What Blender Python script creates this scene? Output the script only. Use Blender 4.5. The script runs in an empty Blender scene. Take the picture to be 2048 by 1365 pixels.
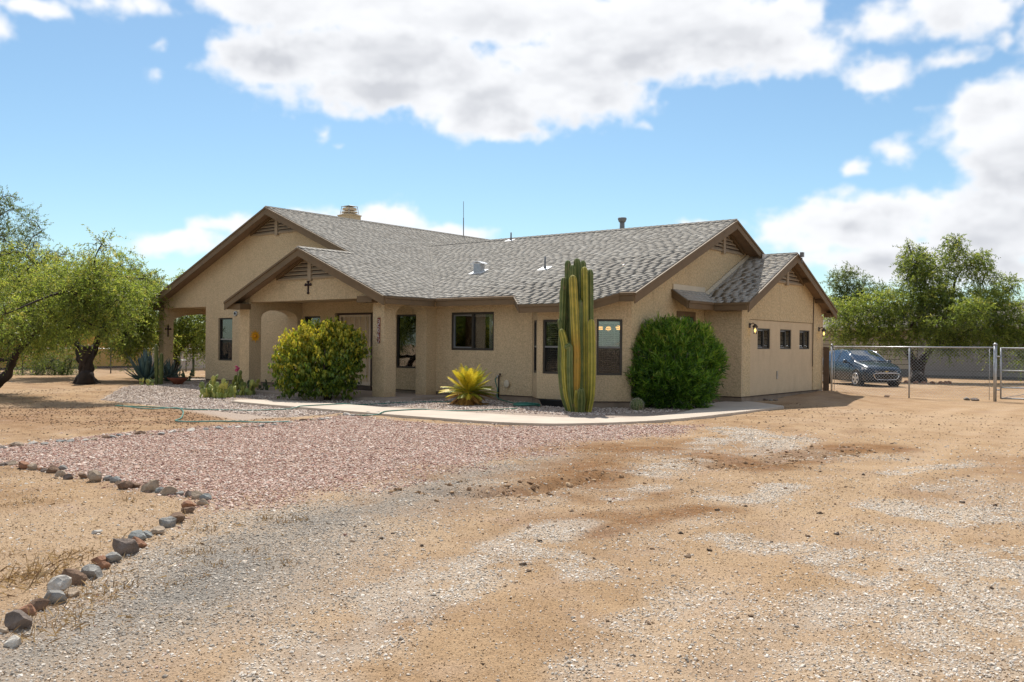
import bpy, bmesh, math, random
import numpy as np
from mathutils import Matrix, Vector
from mathutils.geometry import tessellate_polygon

R = math.radians
rnd = random.Random(7)
rng = np.random.default_rng(11)
scene = bpy.context.scene
COL = scene.collection

# ------------------------------------------------------------------ camera
FPX, YAW, PITCH, ROLL, EYE = 1801.1, R(-38.2976), R(0.1907), R(0.4964), 1.6

def cam_axes():
    cy, sy = math.cos(YAW), math.sin(YAW)
    right = np.array([cy, -sy, 0.0]); fw = np.array([sy, cy, 0.0]); up = np.array([0, 0, 1.0])
    cp, sp = math.cos(PITCH), math.sin(PITCH)
    fw2 = fw*cp + up*sp; up2 = up*cp - fw*sp
    cr, sr = math.cos(ROLL), math.sin(ROLL)
    return right*cr + up2*sr, up2*cr - right*sr, fw2

CR, CU, CF = cam_axes()
cam = bpy.data.cameras.new('camera'); camo = bpy.data.objects.new('camera', cam); COL.objects.link(camo)
cam.sensor_width = 36.0; cam.lens = 36.0*FPX/2048.0; cam.clip_start = 0.05; cam.clip_end = 5000
M4 = Matrix(((CR[0], CU[0], -CF[0], 0), (CR[1], CU[1], -CF[1], 0), (CR[2], CU[2], -CF[2], EYE), (0, 0, 0, 1)))
camo.matrix_world = M4
scene.camera = camo
scene.render.resolution_x = 1024; scene.render.resolution_y = 682

def ray(x, y):                     # direction of a survey sight line (per metre of depth)
    return CR*((x-1024)/FPX) - CU*((y-682.5)/FPX) + CF

def onz(x, y, z=0.0):
    r = ray(x, y); t = (z-EYE)/r[2]; return np.array([r[0]*t, r[1]*t, z])

def at(x, y, d):
    r = ray(x, y); return np.array([0, 0, EYE]) + r*d

# ------------------------------------------------------------------ world
SUNV = Vector((-0.47, 0.45, 1.0)).normalized()       # towards the sun
w = bpy.data.worlds.new('World'); scene.world = w; w.use_nodes = True
nt = w.node_tree; nt.nodes.clear()
def N(t, **kw):
    n = nt.nodes.new(t)
    for k, v in kw.items(): setattr(n, k, v)
    return n
def L(a, b): nt.links.new(a, b)
def mth(op, a, b=None, c=None, clamp=False):
    n = N('ShaderNodeMath', operation=op, use_clamp=clamp)
    for i, v in enumerate((a, b, c)):
        if v is None: continue
        if isinstance(v, (int, float)): n.inputs[i].default_value = v
        else: L(v, n.inputs[i])
    return n.outputs[0]
sky = N('ShaderNodeTexSky', sky_type='NISHITA')
sky.sun_disc = False
sky.sun_elevation = math.asin(SUNV.z); sky.sun_rotation = math.atan2(SUNV.x, SUNV.y)
sky.altitude = 400; sky.air_density = 1.0; sky.dust_density = 0.6; sky.ozone_density = 2.0
tc = N('ShaderNodeTexCoord'); sep = N('ShaderNodeSeparateXYZ'); L(tc.outputs['Generated'], sep.inputs[0])
az = mth('ARCTAN2', sep.outputs[0], sep.outputs[1]); el = mth('ARCSINE', sep.outputs[2])
elc = mth('MAXIMUM', el, 0.0)
def ang(px, py):
    r = ray(px, py); r = r/np.linalg.norm(r)
    return math.atan2(r[0], r[1]), math.asin(r[2])
# ---- cloud cover: computed here as two maps over azimuth and elevation (cover, shade)
def _lat(shape_seed, X, Y):
    tb = np.random.default_rng(shape_seed).random((512, 512)).astype(np.float32)
    xi = np.floor(X).astype(np.int32); yi = np.floor(Y).astype(np.int32); fx = X-xi; fy = Y-yi
    fx = fx*fx*fx*(fx*(fx*6-15)+10); fy = fy*fy*fy*(fy*(fy*6-15)+10)
    a, b, c, d = xi % 512, yi % 512, (xi+1) % 512, (yi+1) % 512
    return (tb[a, b]*(1-fx)+tb[c, b]*fx)*(1-fy)+(tb[a, d]*(1-fx)+tb[c, d]*fx)*fy
def fbm(X, Y, f, oct, seed, gain=.55, bil=False):
    o = 0; a = 1; t = 0
    for k in range(oct):
        n = _lat(seed+k, X*f*2.0**k+k*7.7, Y*f*2.0**k+k*3.1)
        if bil: n = 1-np.abs(2*n-1)
        o = o+a*n; t += a; a *= gain
    return o/t
def sstep(a, b, x):
    t = np.clip((x-a)/(b-a), 0, 1); return t*t*(3-2*t)
def cloud_maps(AZ, EL, CLW, angf):
    # AZ, EL in degrees
    wx = (fbm(AZ, EL*1.4, .16, 4, 1)-.5)*5.0+(fbm(AZ, EL*1.4, .8, 3, 21)-.5)*1.2; wy = (fbm(AZ, EL*1.4, .18, 4, 11)-.5)*2.4+(fbm(AZ, EL*1.4, 1.0, 4, 31)-.5)*1.0
    A = AZ+wx*.45; E = EL+wy*.55
    det = fbm(AZ+wx*.3, EL*1.3, .55, 7, 41, .52); bil = fbm(AZ, EL*1.3+wy*.2, .8, 5, 61, .5, True)
    field = np.full(AZ.shape, -1.0, np.float32)
    for (x, y, rx, ry, wt) in CLW:
        a0, e0 = angf(x, y); a1, _ = angf(x+rx, y); _, e1 = angf(x, y-ry)
        q = ((A-a0)/abs(a1-a0))**2+((E-e0)/abs(e1-e0))**2
        field = np.maximum(field, wt*(1.05-np.sqrt(q)))
    dk = fbm(AZ*.35/np.maximum(.25, 1), EL*.9, .12, 5, 81)
    off = np.clip(np.maximum((np.abs(AZ+38.4)-35)/6, (EL-26)/5), 0, 1)
    field = np.maximum(field, -1+off*(1+(dk-.44)*5))  # clouds out of view made denser to add fill light
    d = field+(det-.5)*1.0+(bil-.6)*.28
    cover = sstep(-.05, .62, d)**1.15
    return cover.astype(np.float32), d.astype(np.float32), fbm(AZ+wx*.2, EL*2.2, .30, 4, 91, .5).astype(np.float32)
CLW = [(560,130,180,66,1.3), (760,120,310,95,1.5), (980,190,290,105,1.5), (1120,180,220,85,1.2), (1010,258,120,40,1), (620,15,330,60,1.3), (900,25,560,85,1.7), (1200,120,330,70,1.3), (760,190,260,60,1.1), (1330,60,380,110,1.6), (1560,100,140,70,1.1),
      (70,12,90,30,.8), (240,10,120,42,.75), (1880,15,190,70,1), (1755,145,70,50,.75), (1890,120,90,24,.45), (1990,20,60,30,.6),
      (1975,235,150,90,1.3), (2040,340,180,120,1.5), (1990,460,270,100,1.5), (1700,450,240,66,1.2), (1850,520,340,70,1.2), (1560,460,100,38,.8),
      (360,480,130,30,.9), (450,455,80,28,.85), (640,440,85,34,.9), (770,450,120,36,.95), (890,478,110,26,.8), (1405,447,90,10,.5),
      (310,97,32,22,.55), (305,158,30,16,.5), (1800,295,44,36,.6), (1703,330,28,22,.55), (2010,80,26,20,.5), (1265,250,26,14,.4), (690,296,20,10,.4), (655,275,14,24,.3),(2100,250,150,120,1),(2150,60,120,80,.8),(-60,40,120,40,.6)]

def cloud_shade(c, d, fbm_low, ppd):
    sh = np.zeros_like(c)                      # how much cloud lies between a point and the light above it (rows run upwards)
    for de in (1.0, 2.0, 3.4):
        n = max(1, int(round(de*ppd))); q = np.concatenate([c[n:], np.repeat(c[-1:], n, 0)], 0); sh += q/3
    return np.clip((sh*.85+.1)*np.clip((d-.15)*1.0, 0, 1)*np.clip(.62+1.7*(fbm_low-.47), .2, 1.1), 0, 1)
def _angd(x, y):
    a, e = ang(x, y); return math.degrees(a), math.degrees(e)
CW_, CH_ = 4096, 1024; PPD = CW_/360
def _block(i0, i1, j0, j1, st):
    az_, el_ = np.meshgrid((np.arange(i0, i1, st)+.5*st)/PPD-180, (np.arange(j0, j1, st)+.5*st)*90/CH_); az_ = az_.astype(np.float32); el_ = el_.astype(np.float32)
    c, d, det = cloud_maps(az_, el_, CLW, _angd); return c, cloud_shade(c, d, det, PPD/st)
c, s_ = _block(0, CW_, 0, CH_, 4); c = np.kron(c, np.ones((4, 4), np.float32)); s_ = np.kron(s_, np.ones((4, 4), np.float32))
I0, I1, J1 = int((-76+180)*PPD), int((-1+180)*PPD), int(25*CH_/90); ci, si = _block(I0, I1, 0, J1+60, 1); c[:J1, I0:I1] = ci[:J1]; s_[:J1, I0:I1] = si[:J1]
buf = np.ones((CH_, CW_, 4), np.float32); buf[..., 0] = c; buf[..., 1] = s_; buf[..., 2] = 0
cimg = bpy.data.images.new('cloud_cover', CW_, CH_, alpha=False, float_buffer=False, is_data=True); cimg.pixels.foreach_set(buf.ravel()); cimg.update(); cimg.pack()
del buf

uvc = N('ShaderNodeCombineXYZ'); L(mth('ADD', mth('DIVIDE', az, 2*math.pi), 0.5), uvc.inputs[0]); L(mth('DIVIDE', elc, math.pi/2), uvc.inputs[1])
ti = N('ShaderNodeTexImage', extension='EXTEND', interpolation='Cubic'); ti.image = cimg; L(uvc.outputs[0], ti.inputs[0])
sx = N('ShaderNodeSeparateColor'); L(ti.outputs[0], sx.inputs[0]); dens = sx.outputs[0]; shade = sx.outputs[1]
ccol = N('ShaderNodeMix', data_type='RGBA'); L(shade, ccol.inputs[0])
CLOUD_W = 1.0
ccol.inputs['A'].default_value = (7.3, 7.4, 7.6, 1); ccol.inputs['B'].default_value = (4.7, 4.85, 5.2, 1)
skyc = N('ShaderNodeMix', data_type='RGBA', blend_type='MULTIPLY'); skyc.inputs[0].default_value = 1.0
L(sky.outputs[0], skyc.inputs['A']); skyc.inputs['B'].default_value = (0.80, 0.93, 0.92, 1)
mix = N('ShaderNodeMix', data_type='RGBA'); L(dens, mix.inputs[0]); L(skyc.outputs['Result'], mix.inputs['A']); L(ccol.outputs['Result'], mix.inputs['B'])
w.cycles.sampling_method = 'MANUAL'; w.cycles.sample_map_resolution = 512
bg = N('ShaderNodeBackground'); bg.inputs['Strength'].default_value = 0.10
out = N('ShaderNodeOutputWorld'); L(mix.outputs['Result'], bg.inputs['Color']); L(bg.outputs[0], out.inputs['Surface'])

sun = bpy.data.lights.new('sun', 'SUN'); sun.energy = 4.4; sun.angle = R(0.5); sun.color = (1.0, 0.95, 0.87)
suno = bpy.data.objects.new('sun', sun); COL.objects.link(suno)
suno.rotation_euler = SUNV.to_track_quat('Z', 'Y').to_euler(); suno.location = (0, 0, 30)

vs = scene.view_settings
vs.view_transform = 'Standard'; vs.look = 'None'; vs.exposure = 0.50; vs.gamma = 1.0; vs.use_curve_mapping = False
scene.render.engine = 'CYCLES'
scene.cycles.max_bounces = 8; scene.cycles.diffuse_bounces = 4; scene.cycles.transparent_max_bounces = 16

# ------------------------------------------------------------------ object helpers
LOC = {}
def tag(o, label=None, cat=None, group=None, kind=None):
    if label: o['label'] = label
    if cat: o['category'] = cat
    if group: o['group'] = group
    if kind: o['kind'] = kind
    return o

def thing(name, label, cat, loc=(0, 0, 0), group=None, rz=0.0):
    o = bpy.data.objects.new(name, None); COL.objects.link(o); o.location = loc; o.rotation_euler = (0, 0, rz)
    o.empty_display_size = 0.2
    LOC[o.name] = (0, 0, 0) if rz else tuple(loc)
    return tag(o, label, cat, group)

def link(name, me, parent=None, kind=None, label=None):
    o = bpy.data.objects.new(name, me); COL.objects.link(o)
    if parent: o.parent = parent; LOC[o.name] = LOC[parent.name]
    else: LOC[o.name] = (0, 0, 0)
    if kind: o['kind'] = kind
    if label: o['label'] = label
    return o

def npmesh(name, V, F, mats, smooth=False, attrs=None, fm=None):
    """V (n,3), F (m,k) arrays of equal-sided faces."""
    me = bpy.data.meshes.new(name)
    V = np.asarray(V, dtype=np.float32); F = np.asarray(F, dtype=np.int32)
    me.vertices.add(len(V)); me.vertices.foreach_set('co', V.ravel())
    k = F.shape[1]
    me.loops.add(F.size); me.loops.foreach_set('vertex_index', F.ravel())
    me.polygons.add(len(F)); me.polygons.foreach_set('loop_start', np.arange(0, F.size, k, dtype=np.int32))
    me.polygons.foreach_set('loop_total', np.full(len(F), k, dtype=np.int32))
    if smooth: me.polygons.foreach_set('use_smooth', np.ones(len(F), dtype=bool))
    if fm is not None: me.polygons.foreach_set('material_index', np.asarray(fm, dtype=np.int32))
    me.update(calc_edges=True)
    for m in (mats if isinstance(mats, (list, tuple)) else [mats]): me.materials.append(m)
    for an, (dom, arr) in (attrs or {}).items():
        arr = np.asarray(arr, dtype=np.float32)
        if arr.ndim == 2:
            a = me.attributes.new(an, 'FLOAT_COLOR', dom)
            c = np.ones((len(arr), 4), dtype=np.float32); c[:, :arr.shape[1]] = arr; a.data.foreach_set('color', c.ravel())
        else:
            a = me.attributes.new(an, 'FLOAT', dom); a.data.foreach_set('value', arr)
    return me

class MB:
    def __init__(s): s.v = []; s.f = []; s.sm = []
    def add(s, vs, fs, smooth=False):
        b = len(s.v); s.v += [tuple(map(float, p)) for p in vs]
        for f in fs: s.f.append([b+i for i in f]); s.sm.append(smooth)
        return s
    def box(s, x0, x1, y0, y1, z0, z1):
        return s.add([(x, y, z) for x in (x0, x1) for y in (y0, y1) for z in (z0, z1)],
                     [(0,1,3,2), (4,6,7,5), (0,4,5,1), (2,3,7,6), (0,2,6,4), (1,5,7,3)])
    def obox(s, o, u, v, n, u0, u1, v0, v1, n0, n1):
        o, u, v, n = map(lambda q: np.array(q, float), (o, u, v, n))
        P = [o+u*a+v*b+n*c for a in (u0, u1) for b in (v0, v1) for c in (n0, n1)]
        return s.add(P, [(0,1,3,2), (4,6,7,5), (0,4,5,1), (2,3,7,6), (0,2,6,4), (1,5,7,3)])
    def beam(s, a, b, up, wd, h0, h1):
        """board from a to b; width wd centred sideways, height h0..h1 along up"""
        a, b = np.array(a, float), np.array(b, float); d = b-a; ln = np.linalg.norm(d); d /= ln
        up = np.array(up, float); sd = np.cross(d, up); sd /= np.linalg.norm(sd)
        return s.obox(a, d, up, sd, 0, ln, h0, h1, -wd/2, wd/2)
    def tube(s, pts, r, n=8, cap=True, smooth=True):
        pts = [np.array(p, float) for p in pts]
        rs = r if hasattr(r, '__len__') else [r]*len(pts)
        b = len(s.v); prev = None
        for i, p in enumerate(pts):
            d = pts[min(i+1, len(pts)-1)] - pts[max(i-1, 0)]
            d = d/(np.linalg.norm(d)+1e-9)
            ref = prev if prev is not None else (np.array([0, 0, 1.0]) if abs(d[2]) < .9 else np.array([1.0, 0, 0]))
            a = ref - d*np.dot(ref, d); a /= (np.linalg.norm(a)+1e-9); prev = a; c = np.cross(d, a)
            for k in range(n):
                t = 2*math.pi*k/n
                s.v.append(tuple(p + (a*math.cos(t)+c*math.sin(t))*rs[i]))
        for i in range(len(pts)-1):
            for k in range(n):
                k2 = (k+1) % n
                s.f.append([b+i*n+k, b+i*n+k2, b+(i+1)*n+k2, b+(i+1)*n+k]); s.sm.append(smooth)
        if cap:
            s.f.append([b+k for k in range(n)][::-1]); s.sm.append(False)
            e = b+(len(pts)-1)*n; s.f.append([e+k for k in range(n)]); s.sm.append(False)
        return s
    def ell(s, c, rx, ry, rz, nu=10, nv=6, rot=None, smooth=True):
        P = []; c = np.array(c, float)
        for j in range(nv+1):
            t = math.pi*j/nv
            for i in range(nu):
                a = 2*math.pi*i/nu
                q = np.array([rx*math.sin(t)*math.cos(a), ry*math.sin(t)*math.sin(a), rz*math.cos(t)])
                if rot is not None: q = rot @ q
                P.append(c+q)
        F = [(j*nu+i, (j+1)*nu+i, (j+1)*nu+(i+1) % nu, j*nu+(i+1) % nu) for j in range(nv) for i in range(nu)]
        return s.add(P, F, smooth)
    def prism(s, outer, holes, o, u, v, n, d):
        """2-D outline with holes in the (u,v) plane; front face at o, thickness d along -n"""
        o, u, v, n = map(lambda q: np.array(q, float), (o, u, v, n))
        loops = [outer]+list(holes)
        flat = [p for lp in loops for p in lp]
        tris = tessellate_polygon([[Vector((p[0], p[1], 0)) for p in lp] for lp in loops])
        m = len(flat)
        P = [o+u*p[0]+v*p[1] for p in flat]
        fs = [list(t) for t in tris]
        if d:
            P += [q-n*d for q in P]
            fs += [[i+m for i in t][::-1] for t in tris]
            k = 0
            for lp in loops:
                for i in range(len(lp)):
                    a, b = k+i, k+(i+1) % len(lp); fs.append([a, b, b+m, a+m])
                k += len(lp)
        return s.add(P, fs)
    def build(s, name, mat, parent=None, kind=None, label=None, fixn=True):
        me = bpy.data.meshes.new(name)
        L0 = np.array(LOC[parent.name]) if parent else np.zeros(3)
        V = [tuple(np.array(p)-L0) for p in s.v]
        me.from_pydata(V, [], s.f)
        me.polygons.foreach_set('use_smooth', s.sm)
        if fixn:
            bm = bmesh.new(); bm.from_mesh(me); bmesh.ops.recalc_face_normals(bm, faces=bm.faces); bm.to_mesh(me); bm.free()
        for m in (mat if isinstance(mat, (list, tuple)) else [mat]): me.materials.append(m)
        me.update()
        return link(name, me, parent, kind, label)

def shared(name, me, parent, mat4, kind=None, label=None):
    o = link(name, me, parent, kind, label); o.matrix_local = mat4; return o

# value noise for terrain and masks
_tab = np.random.default_rng(5).random((256, 256))
def vnoise(x, y, s, seed=0, oct=3):
    out = 0; amp = 1; tot = 0
    x = np.asarray(x, float)/s + seed*17.3; y = np.asarray(y, float)/s + seed*9.1
    for _ in range(oct):
        xi = np.floor(x).astype(int); yi = np.floor(y).astype(int); fx = x-xi; fy = y-yi
        fx = fx*fx*(3-2*fx); fy = fy*fy*(3-2*fy)
        g = lambda a, b: _tab[a % 256, b % 256]
        out = out + amp*((g(xi, yi)*(1-fx)+g(xi+1, yi)*fx)*(1-fy) + (g(xi, yi+1)*(1-fx)+g(xi+1, yi+1)*fx)*fy)
        tot += amp; amp *= .5; x = x*2.03+3.1; y = y*2.03+1.7
    return out/tot

# ------------------------------------------------------------------ materials
class MT:
    def __init__(s, name):
        s.m = bpy.data.materials.new(name); s.m.use_nodes = True; s.t = s.m.node_tree; s.t.nodes.clear()
        s.out = s.n('ShaderNodeOutputMaterial'); s.b = s.n('ShaderNodeBsdfPrincipled'); s.l(s.b.outputs[0], s.out.inputs[0])
    def n(s, t, **kw):
        x = s.t.nodes.new(t)
        for k, v in kw.items(): setattr(x, k, v)
        return x
    def l(s, a, b): s.t.links.new(a, b)
    def co(s):
        if not hasattr(s, '_c'): s._c = s.n('ShaderNodeTexCoord').outputs['Object']
        return s._c
    def noise(s, sc, det=4, rough=.55, vec=None, stretch=None):
        x = s.n('ShaderNodeTexNoise'); x.inputs['Scale'].default_value = sc; x.inputs['Detail'].default_value = det; x.inputs['Roughness'].default_value = rough
        v = vec or s.co()
        if stretch:
            mp = s.n('ShaderNodeMapping'); mp.inputs['Scale'].default_value = stretch; s.l(v, mp.inputs[0]); v = mp.outputs[0]
        s.l(v, x.inputs['Vector']); return x.outputs[0]
    def voro(s, sc, feat='F1', out='Distance', vec=None):
        x = s.n('ShaderNodeTexVoronoi', feature=feat); x.inputs['Scale'].default_value = sc; s.l(vec or s.co(), x.inputs['Vector']); return x.outputs[out]
    def attr(s, name, typ='GEOMETRY', out='Fac'):
        a = s.n('ShaderNodeAttribute', attribute_name=name, attribute_type=typ); return a.outputs[out]
    def ramp(s, fac, stops):
        r = s.n('ShaderNodeValToRGB'); s.l(fac, r.inputs[0])
        while len(r.color_ramp.elements) < len(stops): r.color_ramp.elements.new(.5)
        for e, (p, c) in zip(r.color_ramp.elements, stops):
            e.position = p; e.color = (*c, 1) if len(c) == 3 else c
        return r.outputs[0]
    def mix(s, f, a, b, mode='MIX'):
        x = s.n('ShaderNodeMix', data_type='RGBA', blend_type=mode)
        for v, i in ((f, x.inputs[0]), (a, x.inputs['A']), (b, x.inputs['B'])):
            if isinstance(v, (int, float)): i.default_value = v
            elif isinstance(v, tuple): i.default_value = (*v, 1)
            else: s.l(v, i)
        return x.outputs['Result']
    def math(s, op, a, b=None, clamp=False):
        x = s.n('ShaderNodeMath', operation=op, use_clamp=clamp)
        for i, v in enumerate((a, b)):
            if v is None: continue
            if isinstance(v, (int, float)): x.inputs[i].default_value = v
            else: s.l(v, x.inputs[i])
        return x.outputs[0]
    def bump(s, h, strength=.5, dist=.01):
        x = s.n('ShaderNodeBump'); x.inputs['Strength'].default_value = strength; x.inputs['Distance'].default_value = dist
        s.l(h, x.inputs['Height']); s.l(x.outputs[0], s.b.inputs['Normal']); return s
    def set(s, col=None, rough=None, metal=None, spec=None):
        if col is not None:
            if isinstance(col, tuple): s.b.inputs['Base Color'].default_value = (*col, 1)
            else: s.l(col, s.b.inputs['Base Color'])
        if rough is not None:
            if isinstance(rough, (int, float)): s.b.inputs['Roughness'].default_value = rough
            else: s.l(rough, s.b.inputs['Roughness'])
        if metal is not None: s.b.inputs['Metallic'].default_value = metal
        if spec is not None: s.b.inputs['Specular IOR Level'].default_value = spec
        return s
    def translucent(s, col, f):
        tr = s.n('ShaderNodeBsdfTranslucent')
        if isinstance(col, tuple): tr.inputs[0].default_value = (*col, 1)
        else: s.l(col, tr.inputs[0])
        mx = s.n('ShaderNodeMixShader'); mx.inputs[0].default_value = f
        s.l(s.b.outputs[0], mx.inputs[1]); s.l(tr.outputs[0], mx.inputs[2]); s.l(mx.outputs[0], s.out.inputs[0]); return s

def simple(name, col, rough=.6, metal=0, var=.12, sc=6.0, bump=0.0, spec=.4, bsc=60):
    t = MT(name); nz = t.noise(sc, 5)
    lo = tuple(c*(1-var) for c in col); hi = tuple(min(1, c*(1+var)) for c in col)
    t.set(t.ramp(nz, [(.3, lo), (.7, hi)]), rough, metal, spec)
    if bump: t.bump(t.noise(bsc, 4), bump, .004)
    return t.m

def stucco(name, col, bump=.9, scale=19, dist=.018, streak=0.0):
    t = MT(name)
    big = t.noise(.7, 4); mid = t.noise(5, 4)
    c = t.ramp(big, [(.3, tuple(x*.93 for x in col)), (.7, tuple(x*1.05 for x in col))])
    c = t.mix(.35, c, t.ramp(mid, [(.35, tuple(x*.86 for x in col)), (.65, tuple(x*1.1 for x in col))]))
    g = t.noise(scale*1.6, 3, .6)
    c = t.mix(.42, c, t.ramp(g, [(.38, tuple(x*.62 for x in col)), (.60, tuple(min(1, x*1.34) for x in col))]))
    if streak:
        s = t.noise(2.6, 5, .6, stretch=(1.0, 1.0, .30)); c = t.mix(t.math('MULTIPLY', t.ramp(s, [(.42, (0,0,0)), (.62, (1,1,1))]), streak), c, (.22, .155, .105))
    sx_ = t.n('ShaderNodeSeparateXYZ'); t.l(t.co(), sx_.inputs[0])
    spl = t.math('MULTIPLY', t.ramp(t.math('ADD', sx_.outputs[2], t.math('MULTIPLY', t.noise(3.5, 4), .5)), [(.30, (1, 1, 1)), (.62, (0, 0, 0))]), .45)
    c = t.mix(spl, c, (.40, .275, .165))
    c = t.mix(t.math('MULTIPLY', t.ramp(t.noise(2.2, 5, .6, stretch=(1, 1, .22)), [(.55, (0, 0, 0)), (.72, (1, 1, 1))]), .22), c, (.27, .20, .135))
    t.set(c, .93, spec=.2)
    h = t.math('ADD', t.noise(scale, 3, .6), t.math('MULTIPLY', t.voro(scale*.8), .7))
    t.bump(h, bump, dist); return t.m

STUC = (.545, .425, .270)
M = {}
M['stucco'] = stucco('stucco', STUC)
M['stucco_coarse'] = stucco('stucco_coarse', (.575, .45, .275), 1.0, 13, .026)
M['stucco_smooth'] = stucco('stucco_smooth', (.60, .475, .32), .35, 40, .005, streak=.07)
M['concrete_stem'] = simple('stem_wall', (.25, .19, .14), .9, var=.18, sc=3, bump=.4)
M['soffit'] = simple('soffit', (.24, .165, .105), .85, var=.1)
M['trim'] = simple('brown_trim', (.150, .098, .050), .65, var=.10, sc=3, bump=.25, bsc=30)
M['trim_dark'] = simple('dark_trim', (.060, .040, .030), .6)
M['louver'] = simple('louver_paint', (.33, .262, .185), .7, var=.08)
M['bronze'] = simple('bronze_frame', (.045, .040, .034), .45, .2)
M['vinyl'] = simple('vinyl_sash', (.30, .29, .27), .5)
M['white'] = simple('white_paint', (.72, .70, .66), .5, var=.05)
M['sky_reflect'] = simple('sky_reflection_blue', (.36, .43, .52), .8)  # blue-grey colour painted as sky reflected in the garage panes
M['curtain'] = simple('curtain', (.72, .70, .68), .9, var=.08)
M['blind'] = simple('blind_slat', (.60, .58, .53), .6, var=.04)
M['cream'] = simple('cream_flashing', (.58, .51, .39), .6, var=.06)
M['galv'] = simple('galvanised_steel', (.42, .43, .44), .42, .75, var=.12, sc=12)
M['white_metal'] = simple('white_metal', (.78, .79, .80), .4, .1)
M['grey_pipe'] = simple('grey_pipe', (.16, .165, .17), .5)
M['black_plastic'] = simple('black_plastic', (.012, .012, .013), .4)
M['iron'] = simple('dark_iron', (.035, .018, .020), .6, .3)
M['red_plaque'] = simple('red_plaque', (.17, .045, .032), .5)
M['numeral'] = simple('silver_numeral', (.70, .68, .66), .35, .3)
M['gold'] = simple('orange_sun_metal', (.90, .45, .02), .5, 0)
M['wood_panel'] = simple('brown_wood', (.13, .085, .055), .8, var=.25, sc=4, bump=.4)
M['mustard'] = simple('mustard_wall', (.62, .38, .09), .9, var=.06, sc=1)
M['beige_wall'] = simple('beige_block', (.50, .43, .36), .9, var=.06, sc=1)
M['siding'] = simple('siding', (.44, .38, .29), .8, var=.05, sc=.6)
M['grey_door'] = simple('grey_panel', (.27, .26, .255), .7, var=.05, sc=.8)
M['far_roof'] = simple('far_roof', (.17, .15, .13), .9)
M['hose'] = simple('green_hose', (.03, .16, .12), .4)
M['hose_pale'] = simple('pale_hose', (.10, .26, .22), .4)
M['terracotta'] = simple('terracotta', (.26, .085, .05), .8)
M['concrete'] = simple('concrete', (.47, .395, .32), .9, var=.10, sc=1.6, bump=.3, bsc=90)
M['slab'] = simple('porch_concrete', (.36, .29, .235), .9, var=.12, sc=1.6, bump=.3, bsc=90)
M['rubber'] = simple('tyre_rubber', (.018, .018, .019), .8)
M['chrome'] = simple('chrome', (.75, .76, .78), .12, 1.0, var=.02)
M['alloy'] = simple('alloy_rim', (.62, .62, .64), .3, .8, var=.03)
M['black_gloss'] = simple('black_gloss', (.01, .01, .012), .25)
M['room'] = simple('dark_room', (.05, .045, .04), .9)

def glass(name, tint=.75, ior=1.52):
    t = MT(name); fr = t.n('ShaderNodeFresnel'); fr.inputs[0].default_value = ior
    tr = t.n('ShaderNodeBsdfTransparent'); tr.inputs[0].default_value = (tint, tint*1.01, tint, 1)
    gl = t.n('ShaderNodeBsdfGlossy'); gl.inputs['Roughness'].default_value = .02; gl.inputs[0].default_value = (.9, .95, 1, 1)
    nz = t.n('ShaderNodeBump'); nz.inputs['Strength'].default_value = .05; nz.inputs['Distance'].default_value = .02; t.l(t.noise(2.0, 2), nz.inputs['Height'])
    t.l(nz.outputs[0], gl.inputs['Normal'])
    mx = t.n('ShaderNodeMixShader'); t.l(t.math('ADD', fr.outputs[0], .10), mx.inputs[0]); t.l(tr.outputs[0], mx.inputs[1]); t.l(gl.outputs[0], mx.inputs[2])
    t.l(mx.outputs[0], t.out.inputs[0]); return t.m
M['glass'] = glass('window_glass')
M['glass_dark'] = glass('screened_glass', .28)
M['glass_car'] = glass('car_glass', .35, 1.9)
def emis(name, col, st):
    t = MT(name); t.b.inputs['Base Color'].default_value = (*col, 1); t.b.inputs['Emission Color'].default_value = (*col, 1); t.b.inputs['Emission Strength'].default_value = st; return t.m
M['bulb'] = emis('lit_bulb', (1.0, .62, .16), 2.2)
M['bulb_in'] = emis('lit_globe', (1.0, .50, .13), 2.2)

t = MT('car_paint'); t.set((.004, .018, .036), .25, .1, .45); t.b.inputs['Coat Weight'].default_value = .35; t.b.inputs['Coat Roughness'].default_value = .05; M['car'] = t.m
t = MT('headlamp'); t.set(t.ramp(t.voro(18), [(.2, (.25, .26, .28)), (.6, (.8, .82, .85))]), .12, .4); M['headlamp'] = t.m

# shingles: weathered grey with brown and pale granules
def shingle_mat(name, attr=True):
    t = MT(name)
    v = t.attr('var') if attr else t.n('ShaderNodeObjectInfo').outputs['Random']
    c = t.ramp(v, [(0, (.33, .305, .265)), (.4, (.37, .345, .30)), (.75, (.41, .385, .34)), (1, (.46, .435, .39))])
    c = t.mix(.4, c, t.ramp(t.noise(34, 3, .7), [(.35, (.21, .185, .155)), (.65, (.52, .49, .44))]))
    c = t.mix(.12, c, t.ramp(t.noise(.8, 4), [(.3, (.24, .20, .17)), (.7, (.46, .44, .40))]))
    t.set(c, .95, spec=.15); t.bump(t.noise(240, 2), .5, .004); return t.m
M['shingle'] = shingle_mat('shingle'); M['shingle_one'] = shingle_mat('shingle_single')
M['deck'] = simple('roof_deck', (.10, .09, .08), .95)

def leafmat(name, stops, trans, f=.42, rough=.5):
    t = MT(name); v = t.attr('var'); c = t.ramp(v, stops)
    t.set(c, rough, spec=.35); t.translucent(t.ramp(v, trans), f); return t.m
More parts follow.
